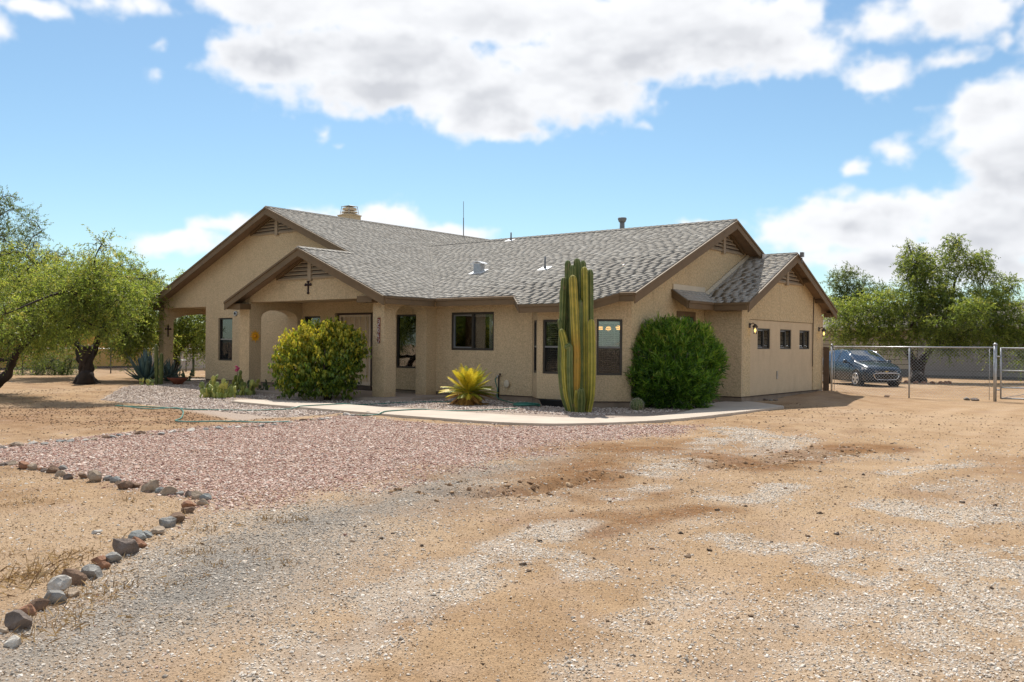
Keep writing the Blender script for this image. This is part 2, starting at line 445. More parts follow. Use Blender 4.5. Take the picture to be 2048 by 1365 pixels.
# ------------------------------------------------------------------ ground
def poly_w(pts, z=0.0): return np.array([onz(x, y, z)[:2] for x, y in pts])
def inpoly(X, Y, P):
    c = np.zeros(X.shape, bool); n = len(P)
    for i in range(n):
        x1, y1 = P[i]; x2, y2 = P[(i+1) % n]
        if y1 == y2: continue
        m = ((y1 > Y) != (y2 > Y)) & (X < (x2-x1)*(Y-y1)/(y2-y1)+x1); c ^= m
    return c
def pdist(X, Y, P, closed=True):
    d = np.full(X.shape, 1e9); n = len(P)
    for i in range(n if closed else n-1):
        a = P[i]; b = P[(i+1) % n]; ab = b-a; L2 = ab@ab+1e-12
        t = np.clip(((X-a[0])*ab[0]+(Y-a[1])*ab[1])/L2, 0, 1)
        d = np.minimum(d, np.hypot(X-a[0]-t*ab[0], Y-a[1]-t*ab[1]))
    return d
def soft(X, Y, P, w_):                     # 1 inside, fading over w_ metres
    s = pdist(X, Y, P)*np.where(inpoly(X, Y, P), 1, -1); return np.clip(.5+s/w_, 0, 1)
def stroke(X, Y, pts, r):
    P = poly_w(pts); d = pdist(X, Y, P, False); return np.clip(1.0-d/r, 0, 1)

PEDGE = poly_w([(1430,851),(1405,866),(1320,876),(1190,893),(1085,922),(930,962),(800,985),(700,1003),(560,1022),(455,1028)])
PINK = poly_w([(-500,920),(0,893),(240,868),(330,862),(560,843),(700,830),(790,842),(1000,856),(1180,852),(1430,851),(1405,866),(1320,876),(1190,893),(1085,922),(930,962),(800,985),(700,1003),(560,1022),(455,1028),(395,1050),(400,1000),(330,985),(230,965),(130,945),(0,925),(-500,990)])
BED = poly_w([(205,800),(250,775),(330,765),(400,762),(520,775),(600,785),(760,790),(890,786),(1070,800),(1190,812),(1270,806),(1420,800),(1480,800),(1500,822),(1400,838),(1180,850),(1000,850),(850,838),(690,826),(560,836),(480,842),(430,832),(330,815)])
GREYA = poly_w([(395,1050),(560,1020),(760,990),(900,938),(1010,925),(1100,915),(950,975),(820,1035),(700,1105),(560,1215),(330,1290),(60,1380),(-300,1500),(-200,1330),(150,1190),(250,1110),(340,1075)])
DIRT = poly_w([(-600,960),(0,930),(130,948),(230,968),(330,988),(405,1002),(385,1030),(330,1062),(250,1105),(170,1150),(80,1200),(0,1262),(-700,1500)])
MOUND = poly_w([(1575,795),(1640,785),(1690,782),(1730,792),(1690,806),(1600,812)])
WALKF = [(463,805),(540,812),(640,820),(760,830),(880,839),(1000,847),(1100,850),(1180,849),(1290,845),(1400,836),(1568,816)]
WALKB = [(1567,812),(1482,802),(1430,806),(1350,828),(1250,835),(1150,836),(1020,830),(900,823),(780,816),(705,810),(560,801),(475,800)]

def masks(X, Y):
    n1 = vnoise(X, Y, .9, 1); n2 = vnoise(X, Y, .28, 2); n3 = vnoise(X, Y, 2.6, 3)
    jit = (n1-.5)*1.1
    pink = np.clip(soft(X, Y, PINK, .5) + (n2-.5)*.5*(soft(X, Y, PINK, 1.2) < .95), 0, 1)
    lf = pdist(X, Y, PEDGE, False); pink = pink*np.clip(.12+lf/1.5+(n1-.5)*1.1, 0, 1)
    bed = np.clip(soft(X, Y, BED, .35) + (n2-.5)*.3*(soft(X, Y, BED, .8) < .95), 0, 1)
    grey = soft(X, Y, GREYA, 1.3)*np.clip(.62+(n1-.32)*2.4, .3, 1)
    def st(p, r, g=1.0):
        nonlocal grey
        s = stroke(X+jit*.35, Y+(n2-.5)*.4, p, r)
        grey = np.maximum(grey, g*np.clip(s*2.6, 0, 1)*np.clip(.25+(n2-.3)*3.0, 0, 1))
    st([(520,1400),(640,1290),(780,1205),(950,1125),(1060,1075),(1125,1047)], .42)
    st([(560,1180),(700,1330),(660,1400)], .30, .6); st([(1120,1110),(1200,1150)], .25, .7)
    st([(1305,948),(1385,922)], .36); st([(1215,990),(1300,972)], .30); st([(1395,895),(1440,880)], .42); st([(1470,860),(1570,890)], .62); st([(1500,905),(1600,880)], .5, .8)
    st([(1440,998),(1520,1000),(1575,972)], .26); st([(1780,945),(1850,935),(1960,925)], .25, .6); st([(1860,975),(1950,960)], .3, .7)
    st([(1790,1010),(1900,1030),(2060,1030)], .5); st([(1730,1125),(1850,1150),(2060,1120)], .55); st([(1760,1220),(2060,1260)], .6, .9); st([(1450,1080),(1580,1090)], .35, .75)
    st([(1500,1290),(1640,1240)], .25, .7); st([(1680,1330),(1900,1310)], .45, .8); st([(1280,1250),(1400,1180)], .25, .6); st([(1950,1190),(2060,1330)], .5, .9); st([(1150,1340),(1320,1290)], .2, .6)
    grey = np.maximum(grey, .30*np.clip((n1-.5)*5, 0, 1)*(Y < 14)*(X > -9))
    grey = grey*(1-.93*soft(X, Y, DIRT, .35))
    damp = np.zeros_like(X)
    for p, r, g in (([(1440,925),(1560,905),(1740,897)], .85, 1.0), ([(1500,935),(1640,915)], .55, .8), ([(880,985),(1000,990),(1110,968),(1240,945)], .55, 1.0), ([(870,950),(1000,952),(1180,925)], .9, .75), ([(1180,905),(1400,890)], 1.4, .5), ([(1120,1040),(1420,1020)], .5, .6),
                    ([(1120,900),(1330,900)], 1.5, .75), ([(780,1010),(1000,985),(1250,985)], .9, .6), ([(1210,1062),(1300,1035),(1400,1018)], .38, .75), ([(880,1130),(1000,1080)], .35, .35), ([(620,1310),(760,1240),(840,1215)], .24, .6), ([(1500,1340),(1700,1200)], .3, .25), ([(1900,985),(2050,920)], .8, .35)):
        damp = np.maximum(damp, g*np.clip(1.7*stroke(X+jit*.3, Y+(n2-.5)*.3, p, r), 0, 1))
    damp = np.clip(damp*1.35, 0, 1)*np.clip(.6+(n2-.25)*1.4, 0, 1)
    damp = np.maximum(damp, .30*np.clip(1.6*stroke(X, Y, [(560,1330),(900,1130),(1250,960),(1600,900)], 2.0), 0, 1)*np.clip((n1-.3)*3, 0, 1))
    lit = np.clip(1.5*stroke(X, Y, [(-100,835),(180,830),(330,838)], 3.4), 0, 1)*np.clip(.3+(n1-.3)*2.5, 0, 1)
    lit = np.maximum(lit, .75*np.clip(1.6*stroke(X, Y, [(330,835),(560,840)], 1.6), 0, 1)*np.clip((n1-.2)*2, 0, 1))
    pale = np.clip((n3-.42)*3.2, 0, 1)
    drive = np.clip(1.5*stroke(X, Y, [(1250,1420),(1500,1150),(1800,960),(1900,860),(1950,800)], 2.6), 0, 1)
    tr_ = np.zeros_like(X)
    for p in ([(560,1400),(800,1195),(1010,1065),(1230,985),(1480,915),(1750,858),(1930,815)], [(1180,1420),(1400,1190),(1600,1060),(1790,950),(1930,870),(2010,815)], [(1420,1420),(1700,1180),(1880,1040),(1990,930),(2080,830)]):
        tr_ = np.maximum(tr_, np.clip(1.6*stroke(X+jit*.12, Y, p, .34), 0, 1))
    tr_ = tr_*np.clip(.3+(n1-.3)*2.2, 0, 1)
    damp = np.maximum(damp, .45*np.clip(2*stroke(X, Y, [(560,1400),(800,1195),(1010,1065),(1230,985),(1480,915),(1750,858)], .5)-.4, 0, 1)*np.clip(.3+(n2-.3)*2, 0, 1))
    ga = soft(X, Y, GREYA, 1.2)
    return dict(track=tr_, ga=ga, pink=pink, bed=bed, grey=grey*(1-pink)*(1-bed), damp=damp*(1-bed), litter=lit*(1-bed), pale=pale, drive=drive)

TRK = [poly_w(q) for q in ([(560,1400),(800,1195),(1010,1065),(1230,985),(1480,915),(1750,858),(1930,815)], [(1180,1420),(1400,1190),(1600,1060),(1790,950),(1930,870),(2010,815)], [(1420,1420),(1700,1180),(1880,1040),(1990,930),(2080,830)])]
RUT = poly_w([(870,985),(960,992),(1040,988),(1110,970),(1200,955)])
RUT2 = poly_w([(1450,930),(1520,925),(1610,910),(1700,905)])
def gz(X, Y):
    X = np.asarray(X, float); Y = np.asarray(Y, float)
    near = np.clip(1.4-np.hypot(X+7, Y-9)/26, 0, 1)
    z = (vnoise(X, Y, 1.6, 4)-.5)*.045*near + (vnoise(X, Y, .35, 5, 2)-.5)*.026*near
    d = pdist(X, Y, RUT, False); wob = (vnoise(X, Y, .35, 9)-.5)*.16
    z = z - .095*np.exp(-((d+wob)/.14)**2)*near + .035*np.exp(-((d-.36+wob)/.20)**2)*vnoise(X, Y, .5, 8)
    d = pdist(X, Y, RUT2, False); z = z - .05*np.exp(-((d+wob)/.2)**2) + .03*np.exp(-((d-.45)/.22)**2)*vnoise(X, Y, .6, 8)
    for tp in TRK:
        d = pdist(X, Y, tp, False); z = z - .016*np.exp(-((d+(vnoise(X, Y, .5, 9)-.5)*.1)/.17)**2)*near + .010*np.exp(-((d-.30)/.10)**2)*near*vnoise(X, Y, .4, 7)
    h = np.clip((Y-14.5)/2.0, 0, 1)*np.clip((-9.2-X)/1.5, 0, 1)*np.clip((34-Y)/4, 0, 1)
    z = z*(1-.7*h) + .02*h
    z = z + .16*soft(X, Y, MOUND, 1.4)*(.5+.6*vnoise(X, Y, .3, 6))
    c = onz(172, 767); z = z + .10*np.exp(-((X-c[0])**2+(Y-c[1])**2)/1.2)
    return z
def gzp(x, y): return float(gz(np.array([x]), np.array([y]))[0])

def steps(segs):
    o = [segs[0][0]]
    for a, b, s in segs:
        n = max(1, int(round((b-a)/s))); o += list(np.linspace(a, b, n+1)[1:])
    return np.array(o)
gx = steps([(-1500,-400,220), (-400,-120,40), (-120,-50,8), (-50,-28,.5), (-28,-16,.14), (-16,-1,.075), (-1,8,.25), (8,40,4), (40,400,60), (400,1500,220)])
gy = steps([(-400,-40,60), (-40,0,6), (0,2,.4), (2,13,.075), (13,20,.12), (20,32,.3), (32,60,1.2), (60,200,14), (200,1800,200)])
GX, GY = np.meshgrid(gx, gy, indexing='xy')
GZ = gz(GX, GY)
nx, ny = len(gx), len(gy)
idx = (np.arange(ny-1)[:, None]*nx + np.arange(nx-1)[None, :]).ravel()
Fq = np.stack([idx, idx+1, idx+nx+1, idx+nx], 1)
mk = masks(GX.ravel(), GY.ravel())
t = MT('desert_ground')
n_big = t.noise(.25, 5); n_mid = t.noise(1.4, 6, .65); n_fine = t.noise(14, 6, .7); n_grit = t.noise(70, 3, .7)
c = t.ramp(n_mid, [(.28, (.235, .140, .073)), (.5, (.345, .228, .132)), (.72, (.435, .308, .192))])
c = t.mix(t.math('MULTIPLY', t.attr('pale'), .5), c, (.46, .345, .235))
c = t.mix(t.math('MULTIPLY', t.attr('drive'), .35), c, (.43, .298, .178))
c = t.mix(t.math('MULTIPLY', t.attr('track'), .5), c, (.48, .348, .228))
c = t.mix(t.math('MULTIPLY', t.attr('litter'), .75), c, t.ramp(n_fine, [(.3, (.13, .07, .035)), (.7, (.36, .215, .12))]))
c = t.mix(t.math('MULTIPLY', t.attr('damp'), 1.0), c, t.ramp(n_fine, [(.3, (.135, .065, .025)), (.7, (.29, .155, .068))]))
c = t.mix(.45, c, t.mix(1.0, c, t.ramp(n_grit, [(.36, (.34, .31, .29)), (.52, (1.22, 1.19, 1.14))]), 'MULTIPLY'))
c = t.mix(t.math('MULTIPLY', t.attr('pink'), .9), c, t.ramp(n_grit, [(.3, (.28, .18, .14)), (.7, (.52, .38, .31))]))
c = t.mix(t.math('MULTIPLY', t.attr('bed'), .9), c, t.ramp(n_grit, [(.3, (.26, .20, .165)), (.7, (.52, .43, .36))]))
c = t.mix(t.math('MULTIPLY', t.attr('grey'), .6), c, t.ramp(n_grit, [(.3, (.36, .31, .25)), (.7, (.66, .59, .50))]))
c = t.mix(t.math('MULTIPLY', t.math('MULTIPLY', t.attr('grey'), t.attr('ga')), .95), c, t.ramp(n_grit, [(.3, (.135, .125, .11)), (.7, (.30, .275, .245))]))
t.set(c, .97, spec=.1)
t.bump(t.math('ADD', t.math('MULTIPLY', n_fine, 1.6), n_grit), .9, .02)
M['ground'] = t.m
link('ground', npmesh('ground', np.stack([GX.ravel(), GY.ravel(), GZ.ravel()], 1), Fq, M['ground'], True, {k: ('POINT', v) for k, v in mk.items()}), kind='structure')

# ---- loose stones: one seed mesh of points each, stones set on the points by geometry nodes
def stone_mat(name, stops):
    t = MT(name); v = t.attr('tone', 'INSTANCER'); c = t.ramp(v, stops)
    c = t.mix(.35, c, t.mix(1.0, c, t.ramp(t.noise(9, 3), [(.3, (.6, .58, .56)), (.7, (1.25, 1.22, 1.2))]), 'MULTIPLY'))
    t.set(c, .9, spec=.2); return t.m
def scatter(name, P, size, tone, mat, flat=.6, seed=0):
    me = bpy.data.meshes.new(name); me.vertices.add(len(P)); me.vertices.foreach_set('co', np.asarray(P, np.float32).ravel())
    for an, arr in (('size', size), ('tone', tone)):
        a = me.attributes.new(an, 'FLOAT', 'POINT'); a.data.foreach_set('value', np.asarray(arr, np.float32))
    o = link(name, me, kind='stuff')
    g = bpy.data.node_groups.new(name, 'GeometryNodeTree')
    g.interface.new_socket('Geometry', in_out='INPUT', socket_type='NodeSocketGeometry'); g.interface.new_socket('Geometry', in_out='OUTPUT', socket_type='NodeSocketGeometry')
    a = g.nodes.new('NodeGroupInput'); z = g.nodes.new('NodeGroupOutput')
    ico = g.nodes.new('GeometryNodeMeshIcoSphere'); ico.inputs['Radius'].default_value = .5; ico.inputs['Subdivisions'].default_value = 1
    sp = g.nodes.new('GeometryNodeSetPosition')
    rv0 = g.nodes.new('FunctionNodeRandomValue'); rv0.data_type = 'FLOAT_VECTOR'; rv0.inputs[0].default_value = (-.16,)*3; rv0.inputs[1].default_value = (.16,)*3; rv0.inputs['Seed'].default_value = seed
    g.links.new(ico.outputs[0], sp.inputs[0]); g.links.new(rv0.outputs[0], sp.inputs['Offset'])
    sm = g.nodes.new('GeometryNodeSetMaterial'); sm.inputs['Material'].default_value = mat; g.links.new(sp.outputs[0], sm.inputs[0])
    iop = g.nodes.new('GeometryNodeInstanceOnPoints'); g.links.new(a.outputs[0], iop.inputs['Points']); g.links.new(sm.outputs[0], iop.inputs['Instance'])
    rv = g.nodes.new('FunctionNodeRandomValue'); rv.data_type = 'FLOAT_VECTOR'; rv.inputs[0].default_value = (-.5, -.5, 0); rv.inputs[1].default_value = (.5, .5, 6.28)
    g.links.new(rv.outputs[0], iop.inputs['Rotation'])
    na = g.nodes.new('GeometryNodeInputNamedAttribute'); na.data_type = 'FLOAT'; na.inputs[0].default_value = 'size'
    rs = g.nodes.new('FunctionNodeRandomValue'); rs.data_type = 'FLOAT_VECTOR'; rs.inputs[0].default_value = (.75, .6, flat*.6); rs.inputs[1].default_value = (1.35, 1.1, flat*1.2)
    vm = g.nodes.new('ShaderNodeVectorMath'); vm.operation = 'SCALE'; g.links.new(rs.outputs[0], vm.inputs[0]); g.links.new(na.outputs['Attribute'], vm.inputs['Scale'])
    g.links.new(vm.outputs[0], iop.inputs['Scale']); g.links.new(iop.outputs[0], z.inputs[0])
    md = o.modifiers.new('stones', 'NODES'); md.node_group = g
    return o
def sample(n, x0, x1, y0, y1, prob):
    X = rng.uniform(x0, x1, n); Y = rng.uniform(y0, y1, n); k = infield(X, Y); X, Y = X[k], Y[k]; p = prob(X, Y)
    k = rng.random(len(X)) < p; return X[k], Y[k]
def infield(X, Y, margin=.08):                 # within the part of the yard that can be seen (plus a margin)
    d = X*CF[0]+Y*CF[1]; s = (X*CR[0]+Y*CR[1])/np.maximum(d, .1); return (d > 1.8) & (np.abs(s) < .57+margin+.6/np.maximum(d, 1))
def lodp(X, Y, near, k): return np.clip((near/np.hypot(X, Y))**k, 0, 1)

X, Y = sample(560000, -32, -4, 2, 17, lambda X, Y: np.clip(masks(X, Y)['pink']*1.5-.15, 0, 1)**1.4*lodp(X, Y, 9, 1.0))
X, Y = X[:95000], Y[:95000]
scatter('pink_gravel', np.stack([X, Y, gz(X, Y)+.004], 1), np.where(rng.random(len(X)) < .06, 1.7, 1)*rng.uniform(.013, .036, len(X))*(.8+.06*np.hypot(X, Y)/3), rng.random(len(X)),
        stone_mat('pink_stone', [(0, (.23, .115, .09)), (.25, (.40, .245, .195)), (.6, (.53, .385, .315)), (.85, (.68, .57, .49)), (1, (.42, .37, .33))]))
X, Y = sample(260000, -30, -9, 12, 24, lambda X, Y: (masks(X, Y)['bed'] > .4)*infield(X, Y)*.28*(soft(X, Y, poly_w([(463,805),(1000,850),(1180,850),(1568,818),(1482,800),(1350,826),(1150,834),(780,814),(475,798)]), .05) < .5))
X, Y = X[:34000], Y[:34000]
scatter('bed_gravel', np.stack([X, Y, gz(X, Y)+.006], 1), rng.uniform(.022, .055, len(X)), rng.random(len(X)),
        stone_mat('bed_stone', [(0, (.22, .16, .14)), (.3, (.42, .33, .28)), (.7, (.60, .51, .44)), (1, (.70, .64, .58))]), seed=3)
def pg(X, Y):
    m = masks(X, Y); return np.clip(.05+m['grey']*1.2, 0, 1)*infield(X, Y)*lodp(X, Y, 6.5, 1.25)*(m['pink'] < .5)*(1-.8*m['damp'])
X, Y = sample(640000, -15, 3, .6, 17, pg)
X, Y = X[:120000], Y[:120000]
r = np.hypot(X, Y)
big = rng.random(len(X)) < .10
scatter('grey_gravel', np.stack([X, Y, gz(X, Y)+.002], 1), rng.uniform(.006, .017, len(X))*(.75+r*.06)*np.where(big, 1.7, 1), np.where(rng.random(len(X)) < masks(X, Y)['ga']*.95, rng.random(len(X))*.24, rng.random(len(X))),
        stone_mat('grey_stone', [(0, (.20, .175, .15)), (.12, (.42, .375, .32)), (.4, (.62, .555, .475)), (.8, (.78, .72, .64)), (1, (.56, .40, .26))]), seed=5)
X, Y = sample(90000, -30, 4, .6, 24, lambda X, Y: infield(X, Y)*lodp(X, Y, 7, 1.0)*.55*(masks(X, Y)['bed'] < .3))
X, Y = X[:24000], Y[:24000]
scatter('dirt_crumbs', np.stack([X, Y, gz(X, Y)+.002], 1), rng.uniform(.006, .02, len(X))*(.7+np.hypot(X, Y)*.07), rng.random(len(X)),
        stone_mat('dirt_crumb', [(0, (.09, .06, .04)), (.4, (.30, .20, .12)), (1, (.55, .42, .29))]), seed=8)

X, Y = sample(420000, -12, 3, .6, 12, lambda X, Y: lodp(X, Y, 5.0, 1.6)*.75)
X, Y = X[:90000], Y[:90000]
scatter('fine_grit', np.stack([X, Y, gz(X, Y)+.001], 1), rng.uniform(.004, .010, len(X))*(.7+np.hypot(X, Y)*.08), rng.random(len(X)),
        stone_mat('grit', [(0, (.11, .07, .04)), (.3, (.29, .19, .11)), (.6, (.44, .31, .19)), (.85, (.56, .44, .31)), (1, (.53, .49, .43))]), seed=15)
X, Y = sample(60000, -16, 0, 6, 18, lambda X, Y: np.clip(np.maximum(np.exp(-(pdist(X, Y, RUT, False)/.35)**2), np.exp(-(pdist(X, Y, RUT2, False)/.5)**2))*.5, 0, 1))
X, Y = X[:1700], Y[:1700]
scatter('dirt_clods', np.stack([X, Y, gz(X, Y)+.001], 1), .012+.07*rng.random(len(X))**3, rng.random(len(X)), stone_mat('clod', [(0, (.17, .10, .055)), (.6, (.31, .20, .115)), (1, (.45, .32, .20))]), seed=21)
# dark rock fragments lying about
X, Y = sample(1500, -16, 3, 4, 24, lambda X, Y: infield(X, Y)*.35*(masks(X, Y)['bed'] < .3)*(masks(X, Y)['pink'] < .3))
scatter('scattered_rock_bits', np.stack([X, Y, gz(X, Y)+.004], 1), rng.uniform(.025, .06, len(X)), rng.random(len(X)),
        stone_mat('rock_bit', [(0, (.07, .055, .045)), (1, (.25, .17, .11))]), seed=9)

# ---- dry grass and twigs (stuff)
def blades(name, centers, nper, hgt, spread, stops, wid=.004, flat=.3):
    V = []; F = []; A = []
    for (x, y, s) in centers:
        for _ in range(int(nper*s)):
            px = x+rng.normal(0, spread*s); py = y+rng.normal(0, spread*s); pz = gzp(px, py) if len(centers) < 80 else 0.0
            a = rng.uniform(0, 6.28); h = hgt*s*rng.uniform(.4, 1.2); lean = rng.uniform(.2, 1.2) if rng.random() > flat else rng.uniform(2, 5)
            d = np.array([math.cos(a), math.sin(a)]); n = math.hypot(1, lean)
            b = len(V); w_ = wid*rng.uniform(.6, 1.5); q = np.array([-d[1], d[0]])*w_
            tx, ty, tz = px+d[0]*h*lean/n, py+d[1]*h*lean/n, pz+h/n+.006
            V += [(px-q[0], py-q[1], pz), (px+q[0], py+q[1], pz), ((px+tx)/2+q[0], (py+ty)/2+q[1], (pz+tz)/2+.01*s), (tx, ty, tz)]
            F += [(b, b+1, b+2), (b, b+2, b+3)]; v = rng.random(); A += [v, v]
    return link(name, npmesh(name, V, F, leafmat(name, stops, [(0, (.3, .2, .08)), (1, (.5, .36, .18))], .25), attrs={'var': ('FACE', A)}), kind='stuff')
DRY = [(0, (.13, .065, .03)), (.5, (.36, .22, .10)), (1, (.62, .46, .26))]
cs = []
for x, y, s in [(60,1150,1.2),(75,1165,1.3),(95,1130,1.1),(110,1150,1),(140,1120,.9),(40,1175,1),(170,1105,.8),(190,1180,.9),(120,1200,.9),(210,1150,.7),(150,1230,.8),(60,1240,.9),(260,1080,.7),(300,1055,.6),(350,1030,.6),(90,1270,.9),(25,1165,1),(10,1110,.8),(240,1120,.6),(180,1210,.8),(205,1195,.7),(130,1250,.8),(330,1050,.5),(380,1045,.5),(280,1095,.6),(365,1010,.5)]:
    p = onz(x, y); cs.append((p[0], p[1], s))
blades('dry_grass', cs, 34, .105, .10, DRY, .0024, .55)
cs = []
for x, y in [(540,1037),(560,1047),(600,1043),(575,1130),(1010,990),(375,1110),(410,1105),(250,1175),(430,1135),(350,1170),(920,968),(385,905),(60,1000),(70,1005),(20,1010),(250,1000),(290,940),(410,1060),(500,1100),(1500,880)]:
    p = onz(x, y); cs.append((p[0], p[1], .55))
blades('dry_weed_litter', cs, 40, .09, .10, [(0, (.07, .035, .015)), (1, (.34, .2, .09))], .004, .6)
X, Y = sample(9000, -14, -1, 2.5, 12, lambda X, Y: infield(X, Y)*np.clip(1.4*stroke(X, Y, [(-50,1330),(150,1210),(330,1060),(420,1010)], 1.4)+.35*inpoly(X, Y, poly_w([(-300,1000),(0,950),(250,975),(400,1010),(330,1050),(150,1150),(0,1250),(-400,1300)])), 0, 1))
V = []; F = []; A = []
for x, y in zip(X[:3200], Y[:3200]):
    a = rng.uniform(0, 6.28); l = rng.uniform(.02, .07); z = gzp(x, y)+.006; d = np.array([math.cos(a), math.sin(a)])*l; q = np.array([-d[1], d[0]])/l*.0022
    b = len(V); V += [(x-q[0], y-q[1], z), (x+q[0], y+q[1], z), (x+d[0]+q[0], y+d[1]+q[1], z+rng.uniform(0, .02)), (x+d[0]-q[0], y+d[1]-q[1], z+rng.uniform(0, .02))]; F.append((b, b+1, b+2, b+3)); A.append(rng.random())
link('straw_litter', npmesh('straw_litter', V, F, bpy.data.materials['dry_grass'], attrs={'var': ('FACE', A)}), kind='stuff')

# leaf litter under the left trees
X, Y = sample(60000, -45, -12, 8, 20, lambda X, Y: infield(X, Y)*masks(X, Y)['litter']*.6)
X, Y = X[:7000], Y[:7000]
scatter('leaf_litter', np.stack([X, Y, gz(X, Y)+.006], 1), rng.uniform(.015, .05, len(X)), rng.random(len(X)), stone_mat('litter_bit', [(0, (.05, .028, .016)), (1, (.22, .12, .06))]), flat=.35, seed=12)

# ---- concrete walk round the house front, porch slab, patio slab
def slab(name, Pts, zt, th, mat, kind='structure', parent=None):
    mb = MB(); P = [tuple(p[:2]) for p in Pts]
    a = sum(P[i][0]*P[(i+1) % len(P)][1]-P[(i+1) % len(P)][0]*P[i][1] for i in range(len(P)))
    if a < 0: P = P[::-1]
    mb.prism(P, [], (0, 0, zt), (1, 0, 0), (0, 1, 0), (0, 0, 1), th)
    o = mb.build(name, mat, parent, kind)
    bm = bmesh.new(); bm.from_mesh(o.data)
    es = [e for e in bm.edges if len(e.link_faces) == 2 and abs(e.link_faces[0].normal.z-e.link_faces[1].normal.z) > .5 and all(v.co.z > zt-.01 for v in e.verts)]
    bmesh.ops.bevel(bm, geom=es, offset=.012, segments=2, affect='EDGES'); bm.to_mesh(o.data); bm.free(); return o
def smooth_line(pts, n=6):
    pts = [np.array(p, float) for p in pts]; o = []
    for i in range(len(pts)-1):
        p0, p1, p2, p3 = pts[max(i-1, 0)], pts[i], pts[i+1], pts[min(i+2, len(pts)-1)]
        for k in range(n):
            u = k/n; o.append(.5*((2*p1)+(p2-p0)*u+(2*p0-5*p1+4*p2-p3)*u*u+(3*p1-p0-3*p2+p3)*u**3))
    return o+[pts[-1]]
wf = smooth_line([onz(x, y-2, .05)[:2] for x, y in WALKF]); wb = smooth_line([onz(x, y, .05)[:2] for x, y in WALKB], 5)
slab('walkway', wf+wb, .055, .14, M['concrete'])
# control joints as shallow dark inlays are left to geometry: short grooves proud of nothing, built as thin sunk strips
slab('porch_slab', [(-24.95, 16.75), (-19.6, 16.55), (-18.9, 16.75), (-17.7, 17.0), (-17.35, 17.6), (-17.35, 19.4), (-24.95, 19.4)], .10, .2, M['slab'])
slab('patio_slab', [(-33.4, 18.9), (-30.0, 18.9), (-30.0, 24.0), (-33.4, 24.0)], .07, .2, M['slab'])
slab('side_path', [(-29.9, 18.3), (-24.9, 17.2), (-24.95, 16.85), (-26.5, 16.5), (-30.4, 17.7)], .03, .1, M['slab'])
# ------------------------------------------------------------------ house
S = 5/12
house = thing('house', 'single-storey tan stucco house with grey shingle gable roofs and brown trim behind the curved walk', 'house', (-18, 20, 0))
UX, UY, UZ = (1, 0, 0), (0, 1, 0), (0, 0, 1)
EA, EZ = -17.7, 2.87            # right eave of the big gable wing
RAX, RAZ = -25.75, EZ+S*8.05    # its ridge
RBX, RBZ = -21.35, EZ+S*3.65    # porch ridge
CY, CRY, CRZ = 18.85, 24.6, EZ+S*5.75
DRX, DY0, DZ0, DRY_, DS = -10.12, 23.1, 2.79, 26.65, .455
DRZ = DZ0+DS*(DRY_-DY0)
def zP1(x, y): return EZ+S*(EA-x)
def zP2(x, y): return RBZ+S*(x-RBX)
def zP3(x, y): return RAZ+S*(x-RAX)
def zC1(x, y): return EZ+S*(y-CY)
def zC2(x, y): return CRZ-S*(y-CRY)
def zD1(x, y): return DZ0+DS*(y-DY0)
def zD2(x, y): return DRZ-DS*(y-DRY_)
TH = .10
def wallp(o, u, outer, holes, n, d, mat='stucco', name='wall', lab=None):
    mb = MB(); mb.prism(outer, holes, o, u, UZ, n, d); return mb.build(name, M[mat], house, label=lab)

NY = (0, -1, 0); PX = (1, 0, 0)
# windows and doors as holes: (u0,u1,z0,z1)
def rect(a, b, c, d): return [(a, c), (b, c), (b, d), (a, d)]
W_A = (-29.24, -28.36, .90, 2.47); W_E = (-24.33, -23.45, .95, 2.47); W_T = (-19.9, -19.02, .84, 2.47); W_F = (-17.62, -16.01, 1.41, 2.5)
DOOR = (-22.72, -20.93, .22, 2.56)
# long front wall of the house incl. the big gable and the patio opening
zt = lambda x: zP1(x, 0)-TH-.01
outer = [(-33.3, .06), (-32.93, .06), (-32.93, 2.9), (-30.05, 2.9), (-30.05, .19), (-22.72, .19), (-22.72, 2.56), (-20.93, 2.56), (-20.93, .19), (-14.66, .19), (-14.66, 3.0), (-18.05, 3.0), (-18.2, zt(-18.2)), (RAX, RAZ-TH-.01), (-33.0, zP3(-33.0, 0)-TH-.01), (-33.3, zP3(-33.3, 0)-TH-.01)]
wallp((0, 19.45, 0), UX, outer, [rect(*W_A[:2], *W_A[2:]), rect(*W_E[:2], *W_E[2:]), rect(*W_T[:2], *W_T[2:]), rect(*W_F[:2], *W_F[2:])], NY, .30)
# bay
BAYZ = lambda y: zC1(0, y)-TH-.02
wallp((-14.04, 18.85, 0), UX, [(0, .19), (1.75, .19), (1.75, 2.80), (0, 2.80)], [rect(.17, 1.58, .84, 2.24)], NY, .12)
d45 = np.array([.6505, .60, 0])/math.hypot(.6505, .60); LR = math.hypot(.69, .65)
dR = np.array([.69, .65, 0])/LR; nR = np.array([dR[1], -dR[0], 0])
dL = np.array([.61, -.60, 0]); LLn = np.linalg.norm(dL); dL /= LLn; nL = np.array([dL[1], -dL[0], 0])
wallp((-12.29, 18.85, 0), dR, [(0, .19), (LR, .19), (LR, 2.98), (0, 2.80)], [rect(.07, .72, .84, 2.24)], nR, .10)
wallp((-14.65, 19.45, 0), dL, [(0, .19), (LLn, .19), (LLn, 2.80), (0, 2.98)], [rect(.16, .72, .84, 2.24)], nL, .10)
# right gable wall (faces the drive) with the side door
outer = [(19.5, .19), (21.87, .19), (21.87, 2.52), (22.92, 2.52), (22.92, .19), (29.8, .19), (29.8, zC2(0, 29.8)-TH-.01), (CRY, CRZ-TH-.01), (19.5, zC1(0, 19.5)-TH-.01)]
wallp((-11.6, 0, 0), UY, outer, [], PX, .12, 'stucco_coarse', lab='coarse stucco wall under the right hand gable')
